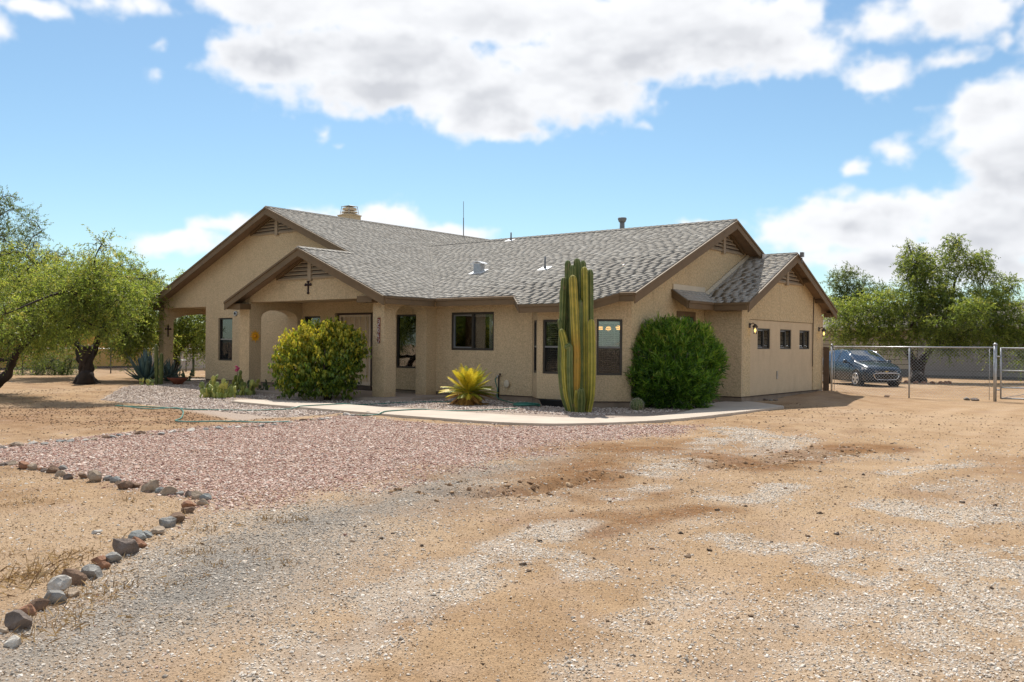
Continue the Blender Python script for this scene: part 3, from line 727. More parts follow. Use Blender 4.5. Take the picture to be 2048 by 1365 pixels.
# garage walls
wallp((0, 23.5, 0), UX, [(-11.6, .19), (-10.46, .19), (-10.46, zD1(0, 23.5)-TH-.02), (-11.6, zD1(0, 23.5)-TH-.02)], [], NY, .12, 'stucco')
INF = (24.09, 29.05, .19, 2.36)
outer = [(23.625, .19), (INF[0], .19), (INF[0], INF[3]), (INF[1], INF[3]), (INF[1], .19), (29.82, .19), (29.82, zD2(0, 29.82)-TH-.01), (DRY_, DRZ-TH-.01), (23.625, zD1(0, 23.625)-TH-.01)]
wallp((-10.46, 0, 0), UY, outer, [], PX, .12, 'stucco_coarse', lab='coarse stucco gable end of the converted garage')
GW = [(24.64, 25.56), (26.32, 27.22), (27.9, 28.78)]
wallp((-10.485, 0, 0), UY, [(INF[0]+.012, .19), (INF[1]-.012, .19), (INF[1]-.012, INF[3]-.012), (INF[0]+.012, INF[3]-.012)], [rect(a, b, 1.515, 2.115) for a, b in GW], PX, .1, 'stucco_smooth', 'infill_panel', 'smooth weathered panel filling the old garage opening')
# hidden back walls
wallp((0, 33.5, 0), UX, [(-30.05, .1), (-18.2, .1), (-18.2, zt(-18.2)), (RAX, RAZ-.12), (-30.05, zP3(-30.05, 0)-.12)], [], (0, 1, 0), .12)
wallp((0, 29.95, 0), UX, [(-18.2, .1), (-10.46, .1), (-10.46, 2.6), (-18.2, 2.6)], [], (0, 1, 0), .12)
wallp((-30.05, 0, 0), UY, [(19.75, .1), (33.5, .1), (33.5, 2.9), (19.75, 2.9)], [], (-1, 0, 0), .12)
wallp((-18.2, 0, 0), UY, [(30.1, .1), (33.5, .1), (33.5, 2.9), (30.1, 2.9)], [], PX, .12)

# porch front (gable) with its opening
OX0, OX1 = -24.38, -18.66
pf = [(-24.9, .10), (OX0, .10), (OX0, 2.86), (OX1, 2.86), (OX1, .10), (-18.2, .10), (-18.2, zP1(-18.2, 0)-TH-.01), (RBX, RBZ-TH-.01), (-24.9, zP2(-24.9, 0)-TH-.01)]
wallp((0, 17.35, 0), UX, pf, [], NY, .42)
def arch(y0, y1, zs, zc, n=14):
    return [((y0+y1)/2-(y1-y0)/2*math.cos(math.pi*k/n), zs+(zc-zs)*math.sin(math.pi*k/n)**.85) for k in range(n+1)]
def archwall(x, n, d, ya, yb, a0, a1, zs, zc, zb, ztop):
    ar = arch(a0, a1, zs, zc)
    pts = [(ya, zb)] + ([(a0, zb)] if a0 > ya+.01 else []) + ar + [(a1, zb), (yb, zb), (yb, ztop), (ya, ztop)]
    if a0 <= ya+.01: pts = ar + [(a1, zb), (yb, zb), (yb, ztop), (ya, ztop)]
    return wallp((x, 0, 0), UY, pts, [], n, d)
archwall(-18.2, PX, .42, 17.772, 19.449, 17.80, 19.02, 2.40, 2.70, .10, zP1(-18.2, 0)-TH-.012)
archwall(-24.38, PX, .50, 17.772, 19.449, 17.80, 19.25, 2.36, 2.66, .10, 2.90)
archwall(-32.93, PX, .36, 19.752, 24.0, 19.86, 23.3, 2.35, 2.72, .06, 2.95)
mb = MB(); mb.box(OX0, OX1, 17.772, 19.449, 2.91, 2.95); mb.box(-24.0, OX1-.01, 17.8, 19.44, 2.955, 2.96)
mb.build('porch_ceiling', M['stucco'], house)
mb = MB(); mb.box(-32.92, -30.06, 19.76, 33.4, 2.93, 2.97); mb.build('patio_ceiling', M['stucco'], house)
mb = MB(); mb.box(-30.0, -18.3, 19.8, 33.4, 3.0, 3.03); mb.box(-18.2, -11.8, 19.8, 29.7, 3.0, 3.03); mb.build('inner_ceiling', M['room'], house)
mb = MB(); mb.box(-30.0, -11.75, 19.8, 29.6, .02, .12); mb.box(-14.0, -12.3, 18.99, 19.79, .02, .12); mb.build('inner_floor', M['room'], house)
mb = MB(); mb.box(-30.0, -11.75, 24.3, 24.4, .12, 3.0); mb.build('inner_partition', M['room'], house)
# stem wall below the weep line
mb = MB()
def stem(a, b, n, z0=-.1):
    a = np.array([*a, 0.0]); b = np.array([*b, 0.0]); n = np.array([*n, 0.0]); n /= np.linalg.norm(n); d = b-a; l = np.linalg.norm(d); d /= l
    mb.obox(a, d, UZ, n, 0, l, z0, .165, -.2, -.03)
stem((-30.05, 19.45), (-14.65, 19.45), (0, -1)); stem((-14.65, 19.45), (-14.04, 18.85), nL[:2]); stem((-14.04, 18.85), (-12.29, 18.85), (0, -1)); stem((-12.29, 18.85), (-11.6, 19.5), nR[:2])
stem((-11.6, 19.5), (-11.6, 23.5), (1, 0)); stem((-11.6, 23.5), (-10.46, 23.5), (0, -1)); stem((-10.46, 23.52), (-10.46, 29.82), (1, 0))
mb.build('stem_wall', M['concrete_stem'], house)
# metal weep screed, a thin dark drip line
mb = MB()
def screed(a, b, n):
    a = np.array([*a, 0.0]); b = np.array([*b, 0.0]); n = np.array([*n, 0.0]); n /= np.linalg.norm(n); d = b-a; l = np.linalg.norm(d); d /= l
    mb.obox(a, d, UZ, n, .005, l-.005, .168, .187, -.12, -.004)
for q in (((-30.05, 19.45), (-22.9, 19.45), (0, -1)), ((-20.9, 19.45), (-14.65, 19.45), (0, -1)), ((-14.04, 18.85), (-12.29, 18.85), (0, -1)), ((-12.29, 18.85), (-11.6, 19.5), nR[:2]), ((-14.65, 19.45), (-14.04, 18.85), nL[:2]), ((-11.6, 19.5), (-11.6, 23.5), (1, 0)), ((-11.6, 23.5), (-10.46, 23.5), (0, -1)), ((-10.46, 23.52), (-10.46, 29.82), (1, 0))): screed(*q)
mb.build('weep_screed', M['trim_dark'], house)

# ---- roof: deck slabs, shingles laid course by course
roofP = [
 ([(-17.7,16.87),(-17.7,18.85),(-23.45,24.6),(-17.7,30.35),(-17.7,34.1),(-25.75,34.1),(-25.75,18.95),(-21.35,18.95),(-21.35,16.87)], zP1, (0, 1), (-1, 0), S),
 ([(-21.35,16.87),(-21.35,19.44),(-25.0,19.44),(-25.0,16.87)], zP2, (0, 1), (1, 0), S),
 ([(-25.75,18.95),(-25.75,34.1),(-33.1,34.1),(-33.1,18.95)], zP3, (0, 1), (1, 0), S),
 ([(-17.7,18.85),(-14.78,18.85),(-14.15,18.24),(-12.17,18.24),(-11.57,18.85),(-11.15,18.85),(-11.15,24.6),(-23.45,24.6)], zC1, (1, 0), (0, 1), S),
 ([(-23.45,24.6),(-11.15,24.6),(-11.15,30.35),(-17.7,30.35)], zC2, (1, 0), (0, -1), S),
 ([(-10.12,23.1),(-10.12,26.65),(-11.595,26.65),(-11.595,23.1)], zD1, (1, 0), (0, 1), DS),
 ([(-10.12,26.65),(-10.12,30.2),(-11.595,30.2),(-11.595,26.65)], zD2, (1, 0), (0, -1), DS),
]
# small shed roof over the side door
SHX0, SHX1, SHZ = -11.597, -11.13, 2.80
SHS = .66
def zSh(x, y): return SHZ+SHS*(SHX1-x)
roofP.append(([(-11.13,21.6),(-11.13,23.1),(-11.597,23.52),(-11.597,21.6)], zSh, (0, 1), (-1, 0), SHS))
mb = MB()
for P, zf, *_ in roofP:
    a = sum(P[i][0]*P[(i+1) % len(P)][1]-P[(i+1) % len(P)][0]*P[i][1] for i in range(len(P)))
    Q = P if a > 0 else P[::-1]
    tr = tessellate_polygon([[Vector((p[0], p[1], 0)) for p in Q]])
    m = len(Q); vs_ = [(x, y, zf(x, y)) for x, y in Q]+[(x, y, zf(x, y)-TH) for x, y in Q]
    fs = [list(t_) for t_ in tr]+[[i+m for i in t_][::-1] for t_ in tr]+[[i, (i+1) % m, (i+1) % m+m, i+m] for i in range(m)]
    mb.add(vs_, fs)
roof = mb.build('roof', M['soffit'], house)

EXPO = .145
tabs = []        # (centre u, row, ...) -> origin, udir, vdir, normal, width, length
for P, zf, u, v, s in roofP:
    u = np.array([*u, 0.0]); v = np.array([*v, 0.0])
    us = [p[0]*u[0]+p[1]*u[1] for p in P]; vv = [p[0]*v[0]+p[1]*v[1] for p in P]
    v0, v1 = min(vv), max(vv); step = EXPO/math.sqrt(1+s*s); k = 0
    vd = v.copy(); vd[2] = s; vd /= np.linalg.norm(vd); n = np.cross(u, vd); n = n if n[2] > 0 else -n
    row = 0; c = v0
    while c < v1-.02:
        mid = c+step*.5; xs = []
        for i in range(len(P)):
            (a, b), (a2, b2) = (us[i], vv[i]), (us[(i+1) % len(P)], vv[(i+1) % len(P)])
            if (b > mid) != (b2 > mid): xs.append(a+(mid-b)/(b2-b)*(a2-a))
        xs.sort()
        for q in range(0, len(xs)-1, 2):
            x = xs[q]-.01; e = xs[q+1]+.01; first = True
            while x < e-.005:
                wd = rnd.uniform(.20, .33); wd = wd*(rnd.uniform(.3, .9) if first else 1); first = False
                x2 = min(x+wd, e)
                if e-x2 < .05: x2 = e
                base2 = u*x+v*c; base2[2] = zf(base2[0], base2[1])
                tabs.append((base2, u, vd, n, x2-x, rnd.random(), rnd.choice((.010, .014, .019))))
                x = x2
        c += step; row += 1
def tabverts(o, u, v, n, wd, th, ex=-.012):
    ln = EXPO+.05; g = .0035
    return [o+u*g+v*ex, o+u*(wd-g)+v*ex, o+u*(wd-g)+v*ln, o+u*g+v*ln,
            o+u*g+v*ex+n*(th+.006), o+u*(wd-g)+v*ex+n*(th+.006), o+u*(wd-g)+v*ln+n*.007, o+u*g+v*ln+n*.007]
TF = [(0,3,2,1), (4,5,6,7), (0,1,5,4), (1,2,6,5), (2,3,7,6), (3,0,4,7)]
# the shingles that show largest become objects of their own: nearest to the viewpoint on the slopes that face it
score = [(np.linalg.norm(t_[0]-np.array([0, 0, EYE]))/(max(.02, -np.dot((t_[0]-np.array([0, 0, EYE]))/np.linalg.norm(t_[0]-np.array([0, 0, EYE])), t_[3]))*t_[4]/.25)**.35, i) for i, t_ in enumerate(tabs)]
single = set(i for _, i in sorted(score)[:300])
V = []; A = []
L0 = np.array(LOC[roof.name])
for i, (o, u, v, n, wd, var, th) in enumerate(tabs):
    if i in single: continue
    V += tabverts(o, u, v, n, wd, th); A += [var]*6
V = np.array(V)-L0; nT = len(V)//8
F = (np.arange(nT)[:, None, None]*8+np.array(TF)[None]).reshape(-1, 4)
link('shingle_courses', npmesh('shingle_courses', V, F, M['shingle'], attrs={'var': ('FACE', A)}), roof, 'stuff')
tmpl = {}
for th in (.010, .014, .019):
    z3 = np.zeros(3); tmpl[th] = npmesh('shingle', tabverts(z3, np.array([1., 0, 0]), np.array([0, 1., 0]), np.array([0, 0, 1.]), 1.0, th), TF, M['shingle_one'])
for i in sorted(single):
    o, u, v, n, wd, var, th = tabs[i]
    if np.dot(np.cross(u, v), n) < 0: o = o+u*wd; u = -u
    m4 = Matrix(((u[0]*wd, v[0], n[0], o[0]-L0[0]), (u[1]*wd, v[1], n[1], o[1]-L0[1]), (u[2]*wd, v[2], n[2], o[2]-L0[2]), (0, 0, 0, 1)))
    shared('shingle', tmpl[th], roof, m4)
# ridge caps
def ridge(a, b, nx_):
    a = np.array(a, float); b = np.array(b, float); d = b-a; l = np.linalg.norm(d); d /= l; sd = np.cross(d, (0, 0, 1)); sd /= np.linalg.norm(sd)
    V = []; A = []; F = []
    k = 0; x = 0
    while x < l:
        e = min(x+.20, l); p, q = a+d*x, a+d*(e+.04); w_ = .15; dz = w_*S
        b0 = len(V); V += [p-sd*w_+np.array([0,0,-dz+.028]), p+np.array([0,0,.034]), p+sd*w_+np.array([0,0,-dz+.028]), q-sd*w_+np.array([0,0,-dz+.016]), q+np.array([0,0,.020]), q+sd*w_+np.array([0,0,-dz+.016]), p-sd*w_+np.array([0,0,-dz]), p+np.array([0,0,.0]), p+sd*w_+np.array([0,0,-dz])]
        F += [(b0, b0+1, b0+4, b0+3), (b0+1, b0+2, b0+5, b0+4), (b0, b0+6, b0+7, b0+1), (b0+1, b0+7, b0+8, b0+2)]; v_ = rnd.random(); A += [v_]*4; x = e
    return link('ridge_cap', npmesh('ridge_cap', np.array(V)-L0, F, M['shingle'], attrs={'var': ('FACE', A)}), roof, 'stuff')
ridge((RAX, 18.93, RAZ+.01), (RAX, 34.1, RAZ+.01), 0); ridge((RBX, 16.85, RBZ+.01), (RBX, 18.9, RBZ+.01), 0)
ridge((-11.13, CRY, CRZ+.01), (-23.4, CRY, CRZ+.01), 0); ridge((-10.1, DRY_, DRZ+.01), (-11.2, DRY_, DRZ+.01), 0)

# ---- fascia and rake boards: lower board with a thinner trim board proud of it
def fascia(a, b, n, drop=.215, ext=0.0):
    a = np.array(a, float); b = np.array(b, float); n = np.array([*n, 0.0]); n /= np.linalg.norm(n)
    d = b-a; l = np.linalg.norm(d); d /= l
    mb = MB(); up = np.array([0, 0, 1.0])
    mb.obox(a, d, up, n, -ext, l+ext, -drop, -.068, .002, .036); mb.build('fascia_board', M['trim'], house)
    mb = MB(); mb.obox(a, d, up, n, -ext-.001, l+ext+.001, -.066, -.004, .002, .062); mb.build('drip_trim', M['trim'], house)
def pz(f, x, y): return (x, y, f(x, y))
fascia(pz(zP1, EA, 16.87), pz(zP1, EA, 18.80), (1, 0), ext=.0)
fascia(pz(zP1, EA, 16.87), (RBX, 16.87, RBZ), (0, -1), .26); fascia((RBX, 16.87, RBZ), pz(zP2, -25.0, 16.87), (0, -1), .26)
fascia(pz(zP2, -25.0, 16.87), pz(zP2, -25.0, 19.4), (-1, 0))
fascia(pz(zP1, -21.35, 18.95), (RAX, 18.95, RAZ), (0, -1), .26); fascia((RAX, 18.95, RAZ), pz(zP3, -33.1, 18.95), (0, -1), .26)
fascia(pz(zP3, -33.1, 18.95), pz(zP3, -33.1, 34), (-1, 0))
fascia((-17.64, CY, EZ), (-14.80, CY, EZ), (0, -1)); zb = zC1(0, 18.24)
fascia((-14.78, 18.85, EZ), (-14.15, 18.24, zb), nL[:2]); fascia((-14.13, 18.24, zb), (-12.19, 18.24, zb), (0, -1)); fascia((-12.17, 18.24, zb), (-11.57, 18.85, EZ), nR[:2]); fascia((-11.55, CY, EZ), (-11.15, CY, EZ), (0, -1))
fascia(pz(zC1, -11.15, 18.85), (-11.15, CRY, CRZ), (1, 0), .27); fascia((-11.15, CRY, CRZ), pz(zC2, -11.15, 26.75), (1, 0), .24)
fascia((-11.08, DY0, DZ0), (-10.12, DY0, DZ0), (0, -1)); fascia(pz(zD1, -10.12, DY0), (-10.12, DRY_, DRZ), (1, 0), .27); fascia((-10.12, DRY_, DRZ), pz(zD2, -10.12, 30.2), (1, 0), .27)
fascia((-11.13, 21.6, SHZ), (-11.13, 23.09, SHZ), (1, 0)); fascia((-11.597, 21.6, zSh(-11.597, 0)), (-11.13, 21.6, SHZ), (0, -1))
# soffit boxing at the lower ends of the rakes
mb = MB(); mb.box(-25.0, -24.3, 16.93, 17.34, 2.63, 2.80); mb.build('soffit_block', M['trim'], house)
mb = MB(); mb.box(-18.95, -18.35, 17.0, 17.34, 2.72, 2.90); mb.build('soffit_block', M['trim'], house)
mb = MB(); mb.box(-33.1, -32.9, 19.0, 19.44, 2.80, 2.97); mb.build('soffit_block', M['trim'], house)
mb = MB(); mb.box(-10.4, -10.18, 29.84, 30.15, 2.58, 2.72); mb.build('soffit_block', M['trim'], house)
mb = MB(); mb.box(-11.08, -10.42, DY0+.02, 23.49, 2.56, 2.575); mb.build('soffit_board', M['trim'], house)
# lookouts carrying the drive-side rakes
for x0, x1, lst, zf1, zf2, ry in ((-11.59, -11.19, (20.6, 22.6), zC1, zC2, CRY), (-10.45, -10.16, (24.6, 27.9, 29.2), zD1, zD2, DRY_)):
    for y in lst:
        z_ = (zf1 if y < ry else zf2)(0, y)-TH; mb = MB(); mb.box(x0, x1, y-.045, y+.045, z_-.13, z_-.005); mb.build('lookout', M['trim'], house)

# ---- gable vents: post, slats, inclined cheek boards
def gvent(o, u, n, c, zb_, hw, zap, ns=5, lab=None):
    o, u, n = (np.array(q, float) for q in (o, u, n)); v = np.array([0, 0, 1.0])
    sl = (zap-zb_)/hw
    mb = MB(); mb.prism([(c-hw, zb_+.02), (c+hw, zb_+.02), (c, zap)], [], o+n*.004, u, v, n, .002)
    g = mb.build('gable_vent', M['trim_dark'], house, label=lab)
    mb = MB(); mb.obox(o, u, v, n, c-.075, c+.075, zb_-.10, zap-.06, .006, .085); mb.build('post', M['louver'], g)
    for k in range(ns):
        z0_ = zb_+(zap-zb_)*k/(ns+.6); z1_ = z0_+(zap-zb_)/(ns+.6)*.74
        for sd in (-1, 1):
            xo0 = (zap-z0_)/sl; xo1 = (zap-z1_)/sl
            if xo1 < .12: xo1 = .12
            a = [(c+sd*.077, z0_), (c+sd*xo0, z0_), (c+sd*xo1, z1_), (c+sd*.077, z1_)]
            P = [o+u*a[0][0]+v*a[0][1]+n*.065, o+u*a[1][0]+v*a[1][1]+n*.065, o+u*a[2][0]+v*(a[2][1]-.02)+n*.012, o+u*a[3][0]+v*(a[3][1]-.02)+n*.012]
            P += [p-n*.006-v*.022 for p in P]
            mb = MB(); mb.add(P, [(0,1,2,3), (7,6,5,4), (0,4,5,1), (1,5,6,2), (2,6,7,3), (3,7,4,0)]); mb.build('louver_slat', M['louver'], g)
    for sd in (-1, 1):
        mb = MB(); a = o+u*(c+sd*(hw+.12))+v*(zb_-.03)+n*.045; b = o+u*(c+sd*.02)+v*(zap+.03)+n*.045
        mb.beam(a, b, v, .085, -.005, .10); mb.build('cheek_board', M['trim'], g)
    mb = MB(); mb.obox(o, u, v, n, c-hw-.1, c-.078, zb_-.045, zb_-.003, .006, .05); mb.obox(o, u, v, n, c+.078, c+hw+.1, zb_-.045, zb_-.003, .006, .05); mb.build('sill', M['louver'], g)
gvent((0, 19.45, 0), UX, NY, RAX, 5.40, 1.36, 6.02)
gvent((0, 17.35, 0), UX, NY, RBX, 3.53, 1.45, 4.19)
gvent((-11.6, 0, 0), UY, PX, CRY+.05, 4.42, 1.25, 5.02)
gvent((-10.46, 0, 0), UY, PX, DRY_, 3.55, 1.2, 4.17)

# ---- windows
t = MT('insect_screen'); _tr = t.n('ShaderNodeBsdfTransparent'); _df = t.n('ShaderNodeBsdfDiffuse'); _df.inputs[0].default_value = (.03, .03, .032, 1); _mx = t.n('ShaderNodeMixShader'); _mx.inputs[0].default_value = .32
t.l(_tr.outputs[0], _mx.inputs[1]); t.l(_df.outputs[0], _mx.inputs[2]); t.l(_mx.outputs[0], t.out.inputs[0]); M['screen'] = t.m
def window(o, u, n, r, kind, name='window', inset=.06, lab=None, fw=.055, deep=.06, blinds=False, tint='glass', curtain=None, fmat='bronze'):
    o, u, n = (np.array(q, float) for q in (o, u, n)); v = np.array([0, 0, 1.0]); u0, u1, z0, z1 = r
    mb = MB(); a, b = -inset-deep, -inset
    mb.obox(o, u, v, n, u0+.001, u0+fw, z0+.001, z1-.001, a, b); mb.obox(o, u, v, n, u1-fw, u1-.001, z0+.001, z1-.001, a, b)
    mb.obox(o, u, v, n, u0+fw, u1-fw, z0+.001, z0+fw, a, b); mb.obox(o, u, v, n, u0+fw, u1-fw, z1-fw, z1-.001, a, b)
    g = mb.build(name, M[fmat], house, label=lab)
    mid = (u0+u1)/2; zm = z0+(z1-z0)*.5
    if kind == 'slider':
        mb = MB(); mb.obox(o, u, v, n, mid-.035, mid+.03, z0+fw, z1-fw, a+.012, b+.006); mb.build('mullion', M[fmat], g)
        mb = MB()
        for (q0, q1) in ((u0+fw, mid-.035),):
            mb.obox(o, u, v, n, q0, q0+.04, z0+fw, z1-fw, a+.014, b-.008); mb.obox(o, u, v, n, q0+.04, q1, z1-fw-.04, z1-fw, a+.014, b-.008); mb.obox(o, u, v, n, q0+.04, q1, z0+fw, z0+fw+.035, a+.014, b-.008)
        mb.build('sash', M['grey_pipe'], g)
    if kind == 'hung':
        mb = MB(); mb.obox(o, u, v, n, u0+fw, u1-fw, zm-.025, zm+.02, a+.014, b-.004); mb.build('meeting_rail', M['vinyl'] if fmat == 'bronze' and not blinds else M['grey_pipe'], g)
        mb = MB(); mb.obox(o, u, v, n, u0+fw, u1-fw, z0+fw, zm-.025, a+.03, a+.033); mb.build('insect_screen', M['screen'], g)
    mb = MB(); mb.obox(o, u, v, n, u0+fw-.005, u1-fw+.005, z0+fw-.005, z1-fw+.005, a+.018, a+.024); mb.build('pane', M[tint], g)
    if blinds:
        mb = MB(); zz = z0+fw+.02; dd = a-.06
        mb.obox(o, u, v, n, u0+fw, u1-fw, z1-fw-.06, z1-fw, dd-.03, dd+.03)
        while zz < z1-fw-.08:
            c_ = o+v*zz+n*dd; mb.add([c_+u*(u0+fw+.01)-n*.022-v*.008, c_+u*(u1-fw-.01)-n*.022-v*.008, c_+u*(u1-fw-.01)+n*.022+v*.008, c_+u*(u0+fw+.01)+n*.022+v*.008,
                   c_+u*(u0+fw+.01)-n*.022-v*.011, c_+u*(u1-fw-.01)-n*.022-v*.011, c_+u*(u1-fw-.01)+n*.022+v*.005, c_+u*(u0+fw+.01)+n*.022+v*.005], [(0,1,2,3), (7,6,5,4), (0,4,5,1), (1,5,6,2), (2,6,7,3), (3,7,4,0)]); zz += .048
        for q in (u0+fw+.12, u1-fw-.12): mb.obox(o, u, v, n, q-.004, q+.004, z0+fw, z1-fw, dd+.024, dd+.028)
        mb.build('blind', M['blind'], g, 'stuff')
    if curtain:
        for (q0, q1, y0_, y1_, mt) in curtain:
            mb = MB(); dd = a-(.03 if kind == 'slider' and fw < .05 else .07); k = max(2, int((q1-q0)/.05))
            if q1-q0 > y1_-y0_: mb.obox(o, u, v, n, q0, q1, y0_, y1_, dd, dd+.02)
            else:
                for i in range(k):
                    s0 = q0+(q1-q0)*i/k; s1 = q0+(q1-q0)*(i+1)/k; w_ = .02 if i % 2 else 0
                    mb.obox(o, u, v, n, s0, s1, y0_, y1_, dd+w_, dd+w_+.012)
            mb.build('curtain', M[mt], g)  # the blue sheets standing in for reflected sky carry this name too
    return g
F19 = (0, 19.45, 0)
window(F19, UX, NY, W_A, 'hung', curtain=[(-29.18, -29.02, .95, 2.42, 'curtain'), (-29.18, -28.42, 2.36, 2.43, 'curtain')], lab='narrow window left of the porch')
window(F19, UX, NY, W_E, 'fixed', curtain=[(-24.27, -23.5, 2.30, 2.42, 'curtain')])
window(F19, UX, NY, W_T, 'fixed', curtain=[(-19.84, -19.07, 2.33, 2.42, 'curtain'), (-19.22, -19.08, .95, 2.35, 'curtain')], inset=.05)
window(F19, UX, NY, W_F, 'slider', curtain=[(-16.30, -16.08, 1.45, 2.45, 'white'), (-17.55, -16.1, 2.37, 2.45, 'curtain')], inset=.03, fw=.065)
window((-14.04, 18.85, 0), UX, NY, (.17, 1.58, .84, 2.24), 'hung', blinds=True, inset=.02, deep=.06)
window((-12.29, 18.85, 0), dR, nR, (.07, .72, .84, 2.24), 'hung', blinds=True, inset=.015, deep=.05)
window((-14.65, 19.45, 0), dL, nL, (.16, .72, .84, 2.24), 'hung', blinds=True, inset=.015, deep=.05)
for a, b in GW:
    window((-10.485, 0, 0), UY, PX, (a, b, 1.515, 2.115), 'slider', inset=.02, fw=.035, deep=.05, curtain=[(a+.04, (a+b)/2-.04, 1.55, 2.08, 'curtain'), ((a+b)/2+.03, b-.04, 1.62, 2.08, 'sky_reflect')])  # right half: blue sheet in place of the sky's reflection
# lit ceiling fixture seen through the bay blinds
mb = MB(); cc = at(1208, 650, 1); 
fx = thing('chandelier', 'brass ceiling light with glowing globes seen through the right bay window blinds', 'lamp', (-12.75, 20.3, 2.05))
for i, (gx_, gy_, gz_) in enumerate(((-13.02, 20.28, 2.04), (-12.83, 20.38, 2.03), (-12.47, 20.30, 2.05))):
    mb = MB(); mb.ell((gx_, gy_, gz_), .075, .075, .06, 12, 8); mb.build('globe', M['bulb_in'], fx)
mb = MB(); mb.tube([(-12.75, 20.3, 2.99), (-12.75, 20.3, 2.2)], .012, 6); mb.tube([(-13.02, 20.28, 2.12), (-12.75, 20.3, 2.2), (-12.47, 20.3, 2.13)], .012, 6); mb.tube([(-12.75, 20.3, 2.2), (-12.83, 20.38, 2.1)], .012, 6); mb.build('stem', M['iron'], fx)

M['grille'] = simple('grille_paint', (.58, .47, .36), .5)
# ---- front door: dark brown frame with shadow painted in, tan door, pale security grille
mb = MB(); o = np.array([0, 19.45, 0.0])
def ob(mb, a, b, c, d, e, f): mb.obox(o, UX, UZ, (0, -1, 0), a, b, c, d, e, f)
ob(mb, -22.715, -22.62, .23, 2.555, -.25, -.10); ob(mb, -21.10, -20.935, .23, 2.555, -.25, -.10); ob(mb, -22.62, -21.10, 2.50, 2.555, -.25, -.10); ob(mb, -22.715, -20.935, .10, .228, -.28, .06)
dr = mb.build('front_door', M['trim_dark'], house, label='tan front door behind a pale barred security door')
mb = MB(); ob(mb, -22.615, -21.105, .235, 2.495, -.24, -.20); mb.build('door_leaf', M['stucco_smooth'], dr)
mb = MB()
for a in (-22.60, -21.19): ob(mb, a, a+.07, .25, 2.49, -.12, -.085)
ob(mb, -22.53, -21.19, 2.42, 2.49, -.12, -.085); ob(mb, -22.53, -21.19, .25, .36, -.12, -.085); ob(mb, -22.53, -21.19, 1.36, 1.38, -.115, -.09)
ob(mb, -22.40, -22.365, .36, 2.42, -.118, -.088)
for i, a in enumerate((-22.14, -21.88, -21.62, -21.36)): ob(mb, a, a+(.03 if i in (1, 3) else .014), .36, 2.42, -.112, -.092)
sg = mb.build('security_grille', M['grille'], dr)
mb = MB(); mb.ell((-21.24, 19.52, 1.20), .035, .02, .035); mb.ell((-21.24, 19.52, 1.32), .026, .018, .026); mb.build('handle', M['galv'], sg)

# ---- side door under the small shed roof
o = np.array([-11.6, 0, 0.0])
def oy(mb, a, b, c, d, e, f): mb.obox(o, UY, UZ, PX, a, b, c, d, e, f)
mb = MB(); oy(mb, 21.86, 21.98, .1, 2.53, -.10, .03); oy(mb, 22.80, 22.93, .1, 2.53, -.10, .03); oy(mb, 21.98, 22.80, 2.40, 2.53, -.10, .03)
sdr = mb.build('side_door', M['trim'], house, label='white half glazed side door in a brown frame')
mb = MB(); oy(mb, 21.985, 22.10, .12, 2.39, -.16, -.11); oy(mb, 22.42, 22.54, .12, 2.39, -.16, -.11); oy(mb, 22.10, 22.42, 2.12, 2.39, -.16, -.11); oy(mb, 22.10, 22.42, .12, 1.3, -.16, -.11); mb.build('door_leaf', M['white'], sdr)
mb = MB(); oy(mb, 22.54, 22.80, .12, 2.39, -.30, -.12); mb.build('jamb_return', M['trim_dark'], sdr)
mb = MB(); oy(mb, 22.10, 22.42, 1.3, 2.12, -.145, -.135); mb.build('pane', M['glass'], sdr)
mb = MB()
for k in range(15): oy(mb, 22.11, 22.41, 1.33+k*.052, 1.345+k*.052, -.19, -.165)
mb.build('blind', M['blind'], sdr, 'stuff')
# cream flashing above the shed roof and along the garage roof
mb = MB(); oy(mb, 21.62, 23.5, zSh(-11.6, 0)+.0, zSh(-11.6, 0)+.14, .004, .03); mb.build('flashing', M['cream'], house)
mb = MB(); a = np.array([-11.565, 23.42, zD1(0, 23.42)+.055]); b = np.array([-11.565, 26.5, zD1(0, 26.5)+.055]); mb.beam(a, b, UZ, .03, -.05, .085); mb.build('flashing', M['cream'], house)

# ---- chimney, vents, aerial
cc_ = at(699, 431, 35.2); cx, cy, cz = map(float, cc_)
ch = thing('chimney', 'stucco chimney with a slatted metal spark cap rising behind the tall left ridge', 'chimney', (cx, cy, cz-.8))
mb = MB(); mb.box(cx-.31, cx+.31, cy-.31, cy+.31, cz-1.4, cz-.04); mb.build('stack', M['stucco'], ch)
mb = MB(); mb.box(cx-.335, cx+.335, cy-.335, cy+.335, cz-.038, cz); mb.build('rim', M['stucco'], ch)
for k, (z_, h, s_) in enumerate(((.03, .025, .235), (.085, .06, .225), (.185, .10, .20))):
    mb = MB(); s2 = s_*.93
    P = [(cx+a*s_, cy+b*s_, cz+z_) for a, b in ((-1,-1),(1,-1),(1,1),(-1,1))]+[(cx+a*s2, cy+b*s2, cz+z_+h) for a, b in ((-1,-1),(1,-1),(1,1),(-1,1))]
    mb.add(P, [(0,1,5,4), (1,2,6,5), (2,3,7,6), (3,0,4,7), (4,5,6,7), (3,2,1,0)]); mb.build('cap_band', M['stucco_smooth'], ch)
for a, b in ((-1,-1),(1,-1),(1,1),(-1,1)):
    mb = MB(); mb.tube([(cx+a*.26, cy+b*.26, cz), (cx+a*.21, cy+b*.21, cz+.34)], .012, 5); mb.build('leg', M['galv'], ch)
